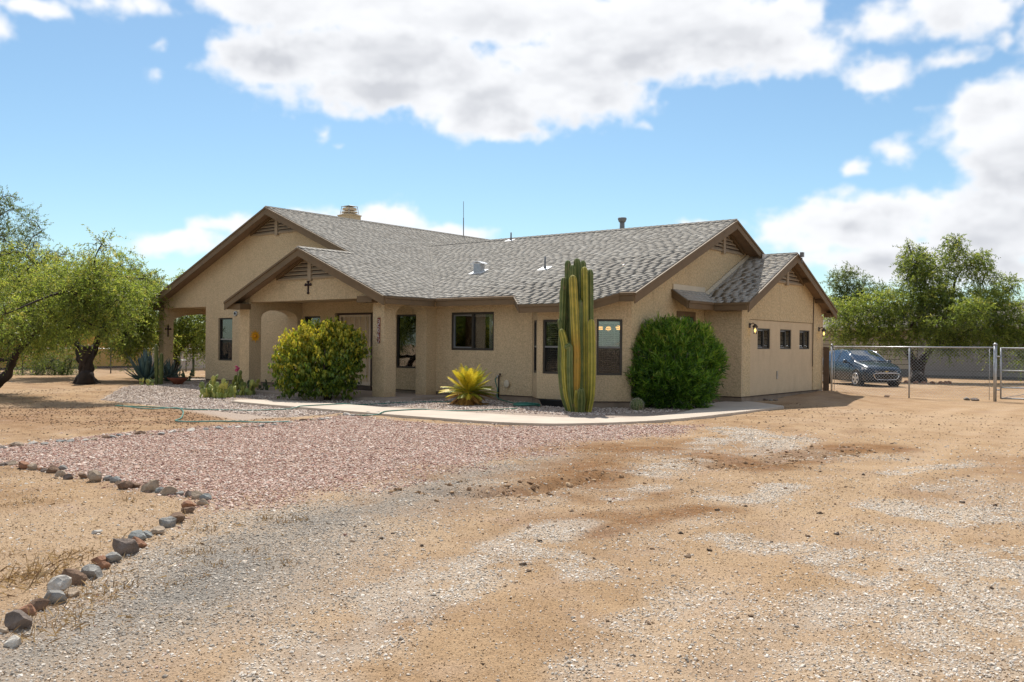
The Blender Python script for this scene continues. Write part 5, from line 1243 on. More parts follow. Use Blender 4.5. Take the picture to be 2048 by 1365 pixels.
# oleander: whorls of long narrow leaves
def oleander():
    c = onz(1335, 816, .02); g = thing('oleander_bush', 'large rounded dark green oleander beside the tall cactus', 'bush', tuple(c))
    dm = float(np.dot(c, CF)); mb = MB()
    for k in range(16):
        a = 2*math.pi*k/16; r_ = rng.uniform(.3, 1.0); mb.tube([c+np.array([.25*math.cos(a), .25*math.sin(a), -.05]), c+np.array([.5*r_*math.cos(a), .5*r_*math.sin(a), .6]), c+np.array([.95*r_*math.cos(a), .95*r_*math.sin(a), 1.4])], [.025, .018, .008], 5)
    mb.build('stems', M['bark_grey'], g)
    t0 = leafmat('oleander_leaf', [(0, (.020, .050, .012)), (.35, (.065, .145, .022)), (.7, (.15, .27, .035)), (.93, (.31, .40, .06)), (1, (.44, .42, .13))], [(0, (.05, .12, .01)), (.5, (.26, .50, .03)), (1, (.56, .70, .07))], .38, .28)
    lobes = []
    for x, y, dd, r in [(1290,720,.1,.62),(1340,700,.0,.65),(1390,715,.1,.6),(1265,735,.2,.38),(1415,735,.2,.42),(1310,760,-.4,.62),(1370,760,-.4,.62),(1280,775,.0,.42),(1402,770,0,.40),(1340,740,.5,.8),(1345,665,.1,.28),(1398,680,.1,.34),(1310,690,.1,.36),(1425,705,.2,.24),(1255,715,.2,.33),(1245,745,.2,.25),(1330,672,.1,.4),(1375,680,.1,.42),(1300,685,.1,.42),(1250,765,.1,.3),(1268,700,.1,.28),(1345,790,-.5,.42),(1300,792,-.2,.34),(1390,795,-.3,.34)]:
        lobes.append((at(x, y, dm+dd), r))
    n = 5400; w_ = np.array([r**2 for _, r in lobes]); w_ /= w_.sum(); bi = rng.choice(len(lobes), n, p=w_)
    C = np.array([l[0] for l in lobes])[bi]; Rr = np.array([l[1] for l in lobes])[bi]; d = unit(rng.normal(size=(n, 3)))
    P0 = C+d*(Rr*rng.uniform(.5, 1.0, n))[:, None]; P0[:, 2] = np.maximum(P0[:, 2], .10)
    ctr = at(1340, 760, dm); TD = unit(unit(P0-ctr)*.8+np.array([0, 0, .7])+rng.normal(size=(n, 3))*.35); K = 9
    t_ = np.tile(np.linspace(0, 1, K), (n, 1)); PP = P0[:, None]+TD[:, None]*(t_*.14)[..., None]
    LD = TD[:, None]*rng.uniform(.5, 1.3, (n, K, 1))+unit(rng.normal(size=(n, K, 3)))*.75
    V, F = leaf_quads(PP.reshape(-1, 3), LD.reshape(-1, 3), rng.uniform(.11, .20, n*K), rng.uniform(.020, .030, n*K), .15)
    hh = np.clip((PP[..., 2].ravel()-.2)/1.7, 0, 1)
    A = np.clip(np.repeat(rng.normal(size=n)*.20, K)+.12*rng.normal(size=n*K)+.30+.30*hh, 0, 1)  # tone rises with height, highlights painted into the leaf colour
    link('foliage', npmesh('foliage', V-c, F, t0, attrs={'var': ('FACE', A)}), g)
    mb = MB()
    for k in range(9):
        p = at(*[(1408,688),(1300,700),(1262,742),(1420,712),(1366,668),(1398,760),(1330,730),(1278,705),(1440,740)][k], dm-.35)
        for q in range(5):
            a = 6.28*q/5; mb.add([p, p+np.array([.02*math.cos(a), .02*math.sin(a)*.4, .02*math.sin(a)+.006]), p+np.array([.024*math.cos(a+.6), -.012, .024*math.sin(a+.6)])], [(0, 1, 2)])
    mb.build('seed_pods', simple('faded_bloom', (.42, .22, .16), .8), g)
oleander()

# sago cycad: every frond its own part
def sago():
    c = onz(937, 809, .03); g = thing('sago_palm', 'low sago cycad with bright yellow upper fronds and brown dead ones below', 'cycad', tuple(c))
    mb = MB(); mb.tube([c+np.array([0, 0, -.05]), c+np.array([0, 0, .16]), c+np.array([0, 0, .28])], [.15, .14, .09], 10); mb.build('trunk', M['bark'], g)
    mats = [leafmat('frond_yellow', [(0, (.55, .43, .02)), (1, (.78, .62, .05))], [(0, (.7, .55, .02)), (1, (.85, .7, .08))], .3), leafmat('frond_green', [(0, (.10, .14, .02)), (1, (.42, .40, .03))], [(0, (.2, .28, .03)), (1, (.5, .5, .05))], .3), leafmat('frond_dead', [(0, (.17, .075, .02)), (1, (.52, .27, .07))], [(0, (.25, .12, .02)), (1, (.5, .3, .08))], .2)]
    N_ = 96
    for k in range(N_):
        f = k/N_; a = k*2.39996; az_ = a
        if f < .42: e0, L_, mt = R(rnd.uniform(48, 88)), rnd.uniform(.66, .86), 0 if rnd.random() < .75 else 1
        elif f < .74: e0, L_, mt = R(rnd.uniform(12, 45)), rnd.uniform(.62, .82), (1 if math.cos(az_-R(-20)) > -.2 else 0) if rnd.random() < .8 else 0
        else: e0, L_, mt = R(rnd.uniform(-30, 12)), rnd.uniform(.5, .72), 2
        dh = np.array([math.cos(az_), math.sin(az_), 0]); n_ = 14; pts = []; p = c+np.array([0, 0, .26]); e = e0
        for i in range(n_+1):
            pts.append(p.copy()); p = p+(dh*math.cos(e)+np.array([0, 0, math.sin(e)]))*L_/n_; e -= R(2.2 if f < .42 else 3.2)
            p[2] = max(p[2], .04+.01*(i % 2))
        V = []; F = []; A = []
        sdv = np.array([-dh[1], dh[0], 0.0])
        for i in range(n_):
            d = unit(pts[i+1]-pts[i]); nn = np.cross(sdv, d); b = len(V)
            V += [pts[i]-sdv*.005, pts[i]+sdv*.005, pts[i+1]+sdv*.004, pts[i+1]-sdv*.004]; F.append((b, b+1, b+2, b+3)); A.append(.8)
            if i < 2: continue
            ll = .13*math.sin(math.pi*min(1, (i-.5)/(n_-.2))**.75)+.03
            for s_ in (-1, 1):
                for h in (0, .5):
                    q = pts[i]*(1-h)+pts[i+1]*h; tip = q+sdv*s_*ll*.72+d*ll*.75+nn*ll*.32; b = len(V)
                    V += [q-d*.011, q+d*.012, q*.35+tip*.65+d*.011, tip]; F.append((b, b+1, b+2, b+3)); A.append(rnd.random())
        link('frond', npmesh('frond', np.array(V)-c, F, mats[mt], attrs={'var': ('FACE', A)}), g)
sago()

# organ-pipe cluster: each ribbed stem a part
def cactus_mat(name, ramp_):
    t = MT(name); v = t.attr('rib'); n = t.noise(3.0, 4); c = t.ramp(v, ramp_); c = t.mix(.8, c, t.mix(1.0, c, t.ramp(t.noise(5, 6, .65), [(.3, (.5, .58, .5)), (.7, (1.4, 1.25, 1.1))]), 'MULTIPLY')); c = t.mix(t.ramp(t.noise(11, 4, .6, stretch=(1, 1, .35)), [(.60, (0, 0, 0)), (.70, (.8, .8, .8))]), c, (.22, .16, .09))
    t.set(c, .55, spec=.3); t.bump(t.noise(60, 3), .3, .003); return t.m
M['cact_g'] = cactus_mat('cactus_green', [(0, (.075, .105, .034)), (.6, (.105, .145, .045)), (.9, (.16, .19, .065)), (1, (.30, .30, .15))])
M['cact_y'] = cactus_mat('cactus_yellow', [(0, (.17, .175, .035)), (.5, (.27, .26, .04)), (.85, (.38, .34, .05)), (1, (.48, .43, .18))])
M['cact_o'] = cactus_mat('cactus_orange', [(0, (.17, .165, .035)), (.45, (.30, .26, .04)), (.8, (.42, .34, .05)), (1, (.50, .43, .16))])
t_ = M['cact_o'].node_tree; _p = [n for n in t_.nodes if n.type == 'BSDF_PRINCIPLED'][0]; _src = _p.inputs['Base Color'].links[0].from_socket
_tc = t_.nodes.new('ShaderNodeTexCoord'); _sp = t_.nodes.new('ShaderNodeSeparateXYZ'); t_.links.new(_tc.outputs['Object'], _sp.inputs[0]); _rp = t_.nodes.new('ShaderNodeValToRGB'); t_.links.new(_sp.outputs[2], _rp.inputs[0])
_rp.color_ramp.elements[0].color = (1, 1, 1, 1); _rp.color_ramp.elements[0].position = .75; _rp.color_ramp.elements[1].color = (0, 0, 0, 1); _rp.color_ramp.elements[1].position = 1.0
_mp = t_.nodes.new('ShaderNodeMath'); _mp.operation = 'MULTIPLY'; _mp.inputs[1].default_value = .5; t_.links.new(_sp.outputs[2], _mp.inputs[0]); t_.links.new(_mp.outputs[0], _rp.inputs[0])
_nz = t_.nodes.new('ShaderNodeTexNoise'); _nz.inputs['Scale'].default_value = 5.0; _nz.inputs['Detail'].default_value = 5; t_.links.new(_tc.outputs['Object'], _nz.inputs['Vector'])
_m2 = t_.nodes.new('ShaderNodeMath'); _m2.operation = 'MULTIPLY'; _m2.use_clamp = True; _m3 = t_.nodes.new('ShaderNodeMath'); _m3.operation = 'MULTIPLY'; _m3.inputs[1].default_value = 1.25; t_.links.new(_nz.outputs[0], _m3.inputs[0]); t_.links.new(_m3.outputs[0], _m2.inputs[0]); t_.links.new(_rp.outputs[0], _m2.inputs[1])
_mx = t_.nodes.new('ShaderNodeMix'); _mx.data_type = 'RGBA'; t_.links.new(_m2.outputs[0], _mx.inputs[0]); t_.links.new(_src, _mx.inputs['A']); _mx.inputs['B'].default_value = (.42, .22, .035, 1); t_.links.new(_mx.outputs['Result'], _p.inputs['Base Color'])
def ribbed(pts, radii, ribs, parent, mat, name='stem', depth=.30, rot=0.0):
    pts = smooth_line(pts, 7); m = len(pts); rr = np.interp(np.linspace(0, 1, m), np.linspace(0, 1, len(radii)), radii)
    tip = pts[-1]; d = unit(pts[-1]-pts[-2]); R0 = rr[-1]
    P = list(pts); rr = list(rr)
    for a in (.35, .65, .85, .97): P.append(tip+d*R0*1.5*a); rr.append(R0*math.sqrt(1-a*a))
    n = ribs*4; V = []; rib = []; ref = None
    for i, p in enumerate(P):
        dd = unit(np.array(P[min(i+1, len(P)-1)])-np.array(P[max(i-1, 0)])); rf = np.array([1.0, 0, 0]) if ref is None else ref
        a = unit(rf-dd*np.dot(rf, dd)); ref = a; b = np.cross(dd, a)
        for k in range(n):
            ph = (k % 4)/4; pr = 1-abs(ph-.5)*2; t_ = 2*math.pi*k/n+rot; r = rr[i]*(1-depth*(1-pr)); V.append(p+(a*math.cos(t_)+b*math.sin(t_))*r); rib.append(pr)
    F = []
    for i in range(len(P)-1):
        for k in range(n): F.append((i*n+k, i*n+(k+1) % n, (i+1)*n+(k+1) % n, (i+1)*n+k))
    V = np.array(V)-np.array(LOC[parent.name])
    rv = np.array([(rib[f[0]]+rib[f[1]])/2 for f in F])
    return link(name, npmesh(name, V, F, M[mat], False, attrs={'rib': ('POINT', np.array(rib))}), parent)
def organ():
    c = onz(1157, 826, 0); g = thing('column_cactus', 'tall clump of ribbed column cactus stems, some yellow and orange, beside the walk', 'cactus', tuple(c))
    D = float(np.dot(c, CF)); base = 1157
    # (tip x, tip y, mid x at y 700, base x, depth offset, radius px, material, ribs)
    st = [(1128,557,1123,1140,.15,8.2,'cact_g',6), (1136,523,1138,1146,.35,8.0,'cact_g',7), (1145,532,1146,1152,.0,7.5,'cact_g',6), (1154,519,1158,1158,.4,8.5,'cact_g',7), (1146,553,1152,1150,-.2,9.5,'cact_o',6),
          (1166,523,1167,1164,.2,7.5,'cact_g',6), (1169,536,1170,1166,-.05,8.2,'cact_y',6), (1180,541,1180,1172,.1,8.2,'cact_g',6), (1160,602,1160,1160,-.12,7.5,'cact_g',6), (1183,641,1184,1176,-.25,9.0,'cact_y',6),
          (1125,660,1131,1146,-.2,8.5,'cact_y',6), (1137,686,1140,1148,-.33,7.0,'cact_g',6), (1124,577,1124,1142,.35,6.5,'cact_g',6), (1173,641,1176,1170,.05,6.5,'cact_g',6), (1162,775,1162,1161,-.45,10.5,'cact_g',7), (1153,780,1153,1153,-.40,5.5,'cact_y',6), (1120,640,1128,1140,.1,6.0,'cact_g',6)]
    for i, (tx, ty, mx_, bx, dd, rp, mt, rb) in enumerate(st):
        d = D+dd; px = rp*.93/FPX*d
        b = at(bx, 826, D+dd*.35); b[2] = -.05
        P = [b]
        if ty < 700: P += [at(bx*.35+mx_*.65+(mx_-1157)*.04, 790, D+dd*.7), at(mx_, 740, d), at(mx_, 700, d), at(mx_*.5+tx*.5, (700+ty)/2, d)]
        else: P += [at((bx+mx_)/2, (826+ty)/2, D+dd*.7)]
        P += [at(tx, ty+rp, d)]
        k = len(P); ribbed(P, [px*.72, px*.98, px*1.05, px*1.02, px*.97, px*.92] if k > 3 else [px*.8, px*1.05, px*.8], rb, g, mt, rot=rnd.uniform(0, 1))
organ()
def cereus():
    c = onz(316, 770, .02); g = thing('column_cactus', 'two slim green column cactus stems in front of the left patio column', 'cactus', tuple(c)); D = float(np.dot(c, CF))
    for bx, tx, ty in ((314, 312, 690), (322, 323, 708)):
        b = at(bx, 772, D); b[2] = -.05; px = 4.6/FPX*D; ribbed([b, at((bx+tx)/2, 735, D), at(tx, ty+5, D)], [px*.8, px, px*.9], 6, g, 'cact_g')
cereus()
# barrel cactus with pale spines
def barrel():
    c = onz(1274, 823, .0); r = .165; g = thing('barrel_cactus', 'small round cactus covered with pale spines at the foot of the oleander', 'cactus', tuple(c))
    cc = c+np.array([0, 0, r*.92]); V = []; rib = []; nb = 14; n = nb*4
    for j in range(13):
        t_ = math.pi*j/12
        for k in range(n):
            pr = 1-abs((k % 4)/4-.5)*2; q = r*(1-.13*(1-pr))*math.sin(t_); V.append((cc[0]-c[0]+q*math.cos(6.283*k/n), cc[1]-c[1]+q*math.sin(6.283*k/n), cc[2]+r*math.cos(t_))); rib.append(pr)
    F = [(j*n+k, (j+1)*n+k, (j+1)*n+(k+1) % n, j*n+(k+1) % n) for j in range(12) for k in range(n)]
    link('body', npmesh('body', V, F, M['cact_g'], True, {'rib': ('POINT', rib)}), g)
    n = 1500; d = unit(rng.normal(size=(n, 3))); P = cc+d*r*.97; Vq, Fq_ = leaf_quads(P, d+rng.normal(size=(n, 3))*.7, rng.uniform(.02, .04, n), .0035)
    link('spines', npmesh('spines', Vq-c, Fq_, leafmat('spine', [(0, (.35, .30, .22)), (1, (.70, .66, .55))], [(0, (.4, .4, .3)), (1, (.6, .6, .5))], .15), attrs={'var': ('FACE', rng.random(n))}), g, 'stuff')
barrel()
# prickly pears: each pad a part sharing a few meshes
def padmesh(name, mat):
    mb = MB(); mb.ell((0, 0, .5), .40, .10, .5, 14, 9); me = bpy.data.meshes.new(name); me.from_pydata(mb.v, [], mb.f); me.polygons.foreach_set('use_smooth', [True]*len(mb.f)); me.materials.append(mat); return me
t = MT('pear_pad'); g_ = t.n('ShaderNodeNewGeometry'); rnd_ = t.n('ShaderNodeObjectInfo').outputs['Random']
c = t.ramp(rnd_, [(0, (.14, .18, .05)), (.5, (.25, .30, .075)), (1, (.42, .40, .09))]); c = t.mix(t.ramp(t.voro(9), [(.06, (1, 1, 1)), (.13, (0, 0, 0))]), c, (.5, .45, .25)); t.set(c, .6); t.bump(t.noise(12, 3), .3, .01)
M['pear'] = t.m; t = MT('pear_pad_dark'); t.set(t.ramp(t.noise(4), [(.3, (.04, .065, .03)), (.7, (.09, .125, .05))]), .6); M['pear_dark'] = t.m
PADS = {k: padmesh('pad', M[k]) for k in ('pear', 'pear_dark')}
def pear(label, x, y, z0, wid, hgt, n, mk, size, seed, name='prickly_pear', fr=False):
    r_ = random.Random(seed); c = onz(x, y, .02); g = thing(name, label, 'cactus', tuple(c)); nodes = []
    for k in range(n):
        if k < n*.3 or not nodes: p = np.array([r_.uniform(-wid, wid), r_.uniform(-.3, .3), -.03]); up = np.array([r_.uniform(-.4, .4), r_.uniform(-.4, .4), 1]); lv = 0
        else:
            q = r_.choice([m for m in nodes if m[2] < 4]); p = q[0]+q[1]*q[3]*.92; up = q[1]+np.array([r_.uniform(-.7, .7), r_.uniform(-.6, .6), r_.uniform(-.1, .5)]); lv = q[2]+1
            if p[2] > hgt*(1-.6*(abs(p[0])/(wid*1.3))**2): p = np.array([r_.uniform(-wid, wid), r_.uniform(-.3, .3), .0]); lv = 0; up = np.array([r_.uniform(-.6, .6), r_.uniform(-.4, .4), 1])
        up = up/np.linalg.norm(up); s_ = size*r_.uniform(.7, 1.15); nodes.append((p, up, lv, s_))
        a = r_.uniform(0, 3.14); sd = np.cross(up, (math.cos(a), math.sin(a), 0)); sd /= np.linalg.norm(sd); dp = np.cross(up, sd)
        m4 = Matrix(((sd[0]*s_, dp[0]*s_, up[0]*s_, p[0]), (sd[1]*s_, dp[1]*s_, up[1]*s_, p[1]), (sd[2]*s_, dp[2]*s_, up[2]*s_, p[2]), (0, 0, 0, 1)))
        shared('pad', PADS[mk], g, m4)
    return g
pear('low yellow green prickly pear, the left of the pair by the porch column', 436, 795, 0, .52, .62, 90, 'pear', .185, 3)
pear('taller prickly pear against the left porch column', 484, 790, 0, .42, .95, 90, 'pear', .185, 4)
pear('dark prickly pear shrub right against the foot of the left porch column', 508, 786, 0, .35, .55, 44, 'pear_dark', .15, 5)
pear('dark prickly pear standing by the terracotta bowl in front of the patio', 368, 765, 0, .30, .50, 22, 'pear_dark', .17, 6)
pear('small yellow green prickly pear at the foot of the blue agave', 292, 771, 0, .45, .25, 24, 'pear', .15, 8)
g = thing('pink_flower', 'single magenta bloom rising above the taller prickly pear', 'flower', tuple(at(474, 740, 26.4)))
mb = MB(); p = at(474, 738, 26.4)
for k in range(14): mb.ell(p+np.array([rnd.uniform(-.07, .07), rnd.uniform(-.05, .05), rnd.uniform(-.06, .07)]), .035, .03, .03, 7, 4)
mb.build('petals', simple('magenta_petal', (.45, .06, .15), .6), g)
mb = MB(); q = onz(474, 785, .0); mb.tube([q, (p+q)/2+np.array([.03, 0, .05]), p], [.012, .01, .008], 5); mb.build('stem', M['bark_grey'], g)
# agave: every leaf a part
def agave(label, x, y, n, L_, mk, seed, eldown=0):
    r_ = random.Random(seed); c = onz(x, y, .0); g = thing('agave', label, 'agave', tuple(c))
    me = None; st = 7; V = []; F = []
    for i in range(st+1):
        t_ = i/st; w_ = .085*(1-t_)**.7*(1+.7*t_)+.002; z_ = .18*t_*t_
        V += [(t_, -w_, z_+.025*(1-t_)), (t_, 0, z_-.018*(1-t_)), (t_, w_, z_+.025*(1-t_)), (t_, 0, z_-.05*(1-t_)-.004)]
    for i in range(st):
        for k, k2 in ((0, 1), (1, 2), (2, 3), (3, 0)): F.append((i*4+k, i*4+k2, i*4+4+k2, i*4+4+k))
    me = npmesh('leaf', V, F, M[mk], True)
    for k in range(n):
        a = k*2.39996; e = R(eldown)+R(78)*(1-(k/n))**.75; l = L_*r_.uniform(.8, 1.1)
        m4 = Matrix.Translation((0, 0, .08)) @ Matrix.Rotation(a, 4, 'Z') @ Matrix.Rotation(-e, 4, 'Y') @ Matrix.Rotation(r_.uniform(-.2, .2), 4, 'X') @ Matrix.Diagonal((l, l*1.15, l, 1))
        shared('leaf', me, g, m4)
M['agave'] = simple('agave_blue', (.075, .125, .120), .5, var=.3, sc=2.5); M['agave2'] = simple('agave_grey', (.10, .14, .12), .55, var=.3, sc=2.5)
agave('large blue grey agave with long pointed leaves left of the patio column', 292, 768, 40, 1.15, 'agave', 1)
agave('smaller blue agave between the slim column cactus and the patio opening', 338, 766, 30, .80, 'agave2', 2)
g = thing('planter_bowl', 'shallow terracotta bowl among the plants in front of the patio', 'planter', tuple(onz(356, 764, .0)))
p = onz(356, 764, .12); mb = MB(); mb.tube([p+np.array([0, 0, -.12]), p+np.array([0, 0, .0]), p+np.array([0, 0, .13]), p+np.array([0, 0, .15])], [.12, .22, .38, .39], 18); mb.build('bowl', M['terracotta'], g)
mb = MB(); mb.ell(p+np.array([0, 0, .15]), .34, .34, .03, 14, 4); mb.build('soil', M['bark'], g)

# ------------------------------------------------------------------ small things on the ground
def hose(name, label, pts, r, mat, z=.018):
    P = [np.array([*onz(x, y, .03)[:2], 0]) if not isinstance(q, np.ndarray) else q for q in pts for x, y in [q[:2] if not isinstance(q, np.ndarray) else (0, 0)]]
    P = smooth_line(P, 7)
    return P
def lay(name, label, pts, r, mat, lift=.015, walk=True):
    P = smooth_line([onz(x, y, .03) for x, y in pts], 7); Q = []
    wp = np.array([p for p in (wf+wb)])
    for p in P:
        z = gzp(p[0], p[1])
        if walk and inpoly(np.array([p[0]]), np.array([p[1]]), wp)[0]: z = .055
        Q.append(np.array([p[0], p[1], max(z, .0)+r+.004]))
    for _ in range(2): Q = [Q[0]]+[np.array([q[0], q[1], max(q[2], (a[2]+b[2])/2)]) for a, q, b in zip(Q, Q[1:], Q[2:])]+[Q[-1]]
    mb = MB(); mb.tube(Q, r, 7); return tag(mb.build(name, M[mat]), label, 'hose')
lay('garden_hose', 'long green hose lying across the gravel and the walk towards the cycad', [(1035,818),(960,821),(860,822),(780,826),(760,830),(735,831),(715,830),(690,829)], .014, 'hose')
lay('garden_hose', 'thin green hose running left from the porch over dirt and gravel', [(905,805),(840,805),(760,808),(690,811),(600,816),(560,818),(490,820),(420,819),(380,818),(352,816),(300,813),(230,811)], .013, 'hose')
lay('garden_hose', 'pale hose looping back below the long green one', [(235,810),(300,817),(352,815),(366,822),(362,836),(352,842),(390,843),(460,843),(540,844),(580,842)], .013, 'hose_pale', )
g = thing('coiled_hose', 'green hose hanging from the tap and coiled on the gravel below it', 'hose', tuple(onz(1050, 808, .03)))
P = [np.array([-15.76, 19.32, .70]), np.array([-15.80, 19.28, .60]), np.array([-15.72, 19.28, .35]), np.array([-15.55, 19.1, .12]), onz(1025, 806, .05), onz(1040, 808, .05)]
mb = MB(); mb.tube(smooth_line(P, 6), .014, 7); mb.build('hanging_hose', M['hose'], g)
cc = onz(1053, 811, .05); mb = MB(); Q = []
for k in range(150): a = k*.17; r_ = .34+.03*math.sin(k*.31); Q.append(cc+np.array([r_*math.cos(a)*1.0, r_*.9*math.sin(a), .004+.0006*k*.5]))
mb.tube(Q, .014, 6); mb.build('coil', M['hose'], g)
# black plastic nursery tray lying by the bay
p = onz(1118, 815, 0); g = thing('black_tub', 'black plastic trough lying against the bay wall left of the tall cactus', 'tub', tuple(p))
mb = MB(); V = []
for s_, z_ in ((.42, .0), (.50, .17)):
    for a, b in ((-1,-.35),(1,-.35),(1,.35),(-1,.35)): V.append((p[0]+a*s_, p[1]+b*s_, z_+.01))
for s_, z_ in ((.47, .17), (.40, .03)):
    for a, b in ((-1,-.33),(1,-.33),(1,.33),(-1,.33)): V.append((p[0]+a*s_, p[1]+b*s_, z_+.01))
F = []
for l in range(3):
    for k in range(4): F.append((l*4+k, l*4+(k+1) % 4, l*4+4+(k+1) % 4, l*4+4+k))
F += [(3,2,1,0), (12,13,14,15)]; mb.add(V, F); mb.build('shell', M['black_plastic'], g)
mb = MB(); mb.tube([np.array(V[4])+np.array([0,0,.0]), np.array(V[5]), np.array(V[6]), np.array(V[7]), np.array(V[4])], .014, 6); mb.build('rim', M['black_plastic'], g)

# rocks
def rockmesh(seed, mat, sub=2, rough=.22):
    bm = bmesh.new(); bmesh.ops.create_icosphere(bm, subdivisions=sub, radius=1.0); r_ = np.random.default_rng(seed)
    dirs = unit(r_.normal(size=(12, 3))); cut = r_.uniform(.42, .85, 12)
    for v in bm.verts:
        p = np.array(v.co)
        for d, c_ in zip(dirs, cut):
            k = p@d
            if k > c_: p = p-d*(k-c_)*.92
        v.co = p*(1+r_.normal()*.035)
    me = bpy.data.meshes.new('rock'); bm.to_mesh(me); bm.free(); me.materials.append(mat); return me
def rockmat(name, lo, hi, sp):
    t = MT(name); c = t.ramp(t.noise(2.2, 6, .65), [(.3, lo), (.7, hi)]); c = t.mix(t.ramp(t.voro(7), [(.05, (1, 1, 1)), (.28, (0, 0, 0))]), c, sp); c = t.mix(.4, c, t.mix(1.0, c, t.ramp(t.noise(16, 4), [(.3, (.5, .5, .5)), (.7, (1.3, 1.3, 1.3))]), 'MULTIPLY'))
    t.set(c, .9, spec=.2); t.bump(t.noise(7, 6, .7), .8, .06); return t.m
RM = {'red': rockmat('rock_red', (.20, .095, .055), (.36, .20, .125), (.42, .30, .22)), 'tan': rockmat('rock_tan', (.27, .20, .14), (.46, .37, .28), (.55, .48, .40)), 'grey': rockmat('rock_grey', (.19, .18, .165), (.36, .345, .32), (.46, .42, .36)),
      'dark': rockmat('rock_dark', (.12, .095, .078), (.25, .20, .17), (.36, .30, .24)), 'white': rockmat('rock_white', (.42, .38, .33), (.62, .58, .52), (.35, .27, .20)), 'brown': rockmat('rock_brown', (.12, .075, .05), (.26, .17, .115), (.34, .27, .20)), 'blue': rockmat('rock_blue', (.17, .18, .175), (.32, .325, .31), (.42, .39, .34))}
RW = {'red': 'reddish', 'tan': 'tan', 'grey': 'grey', 'dark': 'dark brown', 'white': 'whitish', 'brown': 'brown', 'blue': 'blue grey'}
ORD = ['', 'first', 'second', 'third', 'fourth', 'fifth', 'sixth', 'seventh', 'eighth', 'ninth', 'tenth', 'eleventh', 'twelfth', 'thirteenth', 'fourteenth', 'fifteenth', 'sixteenth', 'seventeenth', 'eighteenth', 'nineteenth', 'twentieth', 'twenty-first', 'twenty-second', 'twenty-third', 'twenty-fourth', 'twenty-fifth', 'twenty-sixth', 'twenty-seventh', 'twenty-eighth', 'twenty-ninth', 'thirtieth']
def rock(x, y, wpx, k, seed, label, group, hr=.55, asp=.75, cat='rock', name='border_rock'):
    """x,y: foot of the rock; wpx: its width seen"""
    r_ = random.Random(seed); p = onz(x, y, 0); d = float(np.dot(p, CF)); w_ = wpx/FPX*d/2*1.0
    me = rockmesh(seed, RM[k]); a = math.atan2(CR[1], CR[0])+r_.uniform(-.35, .35)
    p = p+np.array([CF[0], CF[1], 0])*w_*asp*.8; z = gzp(p[0], p[1])
    m4 = Matrix.Translation((p[0], p[1], z+w_*hr*.62)) @ Matrix.Rotation(a, 4, 'Z') @ Matrix.Rotation(r_.uniform(-.25, .25), 4, 'Y') @ Matrix.Diagonal((w_, w_*asp, w_*hr, 1))
    me.transform(Matrix.Rotation(r_.uniform(0, 6.28), 4, (r_.random(), r_.random(), r_.random())))
    V = np.array([v.co[:] for v in me.vertices]); ext = (V.max(0)-V.min(0))/2; V = (V-(V.max(0)+V.min(0))/2)/ext
    V = V*np.array([w_, w_*asp, w_*hr]); me.vertices.foreach_set('co', V.ravel().astype(np.float32)); me.update()
    o = link(name, me); o.matrix_world = Matrix.Translation((p[0], p[1], z+w_*hr*.50)) @ Matrix.Rotation(a, 4, 'Z') @ Matrix.Rotation(r_.uniform(-.2, .2), 4, 'Y')
    tag(o, label, cat, group); return o
sc = 460/1427
diag = [(60,1332,115,'white'),(5,1262,70,'tan'),(95,1245,175,'dark'),(150,1165,120,'red'),(215,1130,130,'brown'),(322,1080,140,'grey'),(425,1040,95,'tan'),(345,1000,150,'white'),(445,965,170,'brown'),(552,925,130,'grey'),(625,872,90,'red'),(600,840,95,'red'),(682,830,110,'grey'),(745,785,170,'dark'),(845,745,110,'red'),(770,725,95,'tan'),(838,695,110,'blue'),(900,668,80,'blue'),(965,648,95,'tan'),(1028,600,105,'grey'),(1085,575,105,'brown'),(1160,522,85,'brown'),(1165,482,90,'red'),(1250,462,80,'tan')]
for i, (x, y, wd, k) in enumerate(diag):
    rock(x*sc, 860+y*sc, wd*sc, k, 100+i, f'{RW[k]} rock, {ORD[i+1]} from the near lower left end of the diagonal stone border', 'rocks of the front stone border', .78 if wd > 100 else .70)
row = [(8,220,40,'dark'),(38,217,42,'dark'),(72,220,55,'tan'),(132,240,82,'red'),(192,247,80,'tan'),(238,250,45,'red'),(265,262,45,'dark'),(322,270,85,'brown'),(380,250,60,'grey'),(367,288,75,'tan'),(416,305,66,'dark'),(508,303,60,'brown'),(585,288,75,'blue'),(566,327,105,'tan'),(660,318,60,'grey'),(712,330,72,'blue'),(728,345,50,'tan'),(765,370,95,'brown'),(838,362,62,'brown'),(914,385,105,'tan'),(988,390,68,'blue'),(1038,402,100,'tan'),(1112,405,50,'grey'),(1172,415,70,'dark'),(1222,430,85,'tan'),(1268,437,80,'blue')]
for i, (x, y, wd, k) in enumerate(row):
    rock(x*sc, 860+y*sc, wd*sc, k, 200+i, f'{RW[k]} rock, {ORD[i+1]} from the left edge along the nearer edge of the pink gravel', 'rocks of the front stone border', .95 if k == 'tan' and wd > 100 else .72)
s2 = 1000/2048
thin = [(15,238,40),(60,232,55),(130,224,40),(178,226,35),(245,216,40),(285,212,40),(345,208,30),(378,205,34),(430,198,40),(460,196,30),(487,190,30),(522,188,26),(570,184,50),(620,186,24),(655,188,38),(700,180,36),(740,176,26),(775,172,40),(840,166,30),(893,163,36),(940,158,26),(975,158,28),(1003,156,28),(1040,154,24),(1068,152,30),(1120,146,24),(1185,136,26),(1240,128,34),(1280,126,28),(1312,124,28),(1340,120,30),(1395,108,26),(1420,108,36),(1446,110,26),(1510,102,30),(1548,102,30)]
kk = ['white', 'tan', 'grey', 'blue', 'white', 'tan', 'grey', 'tan', 'brown', 'blue']
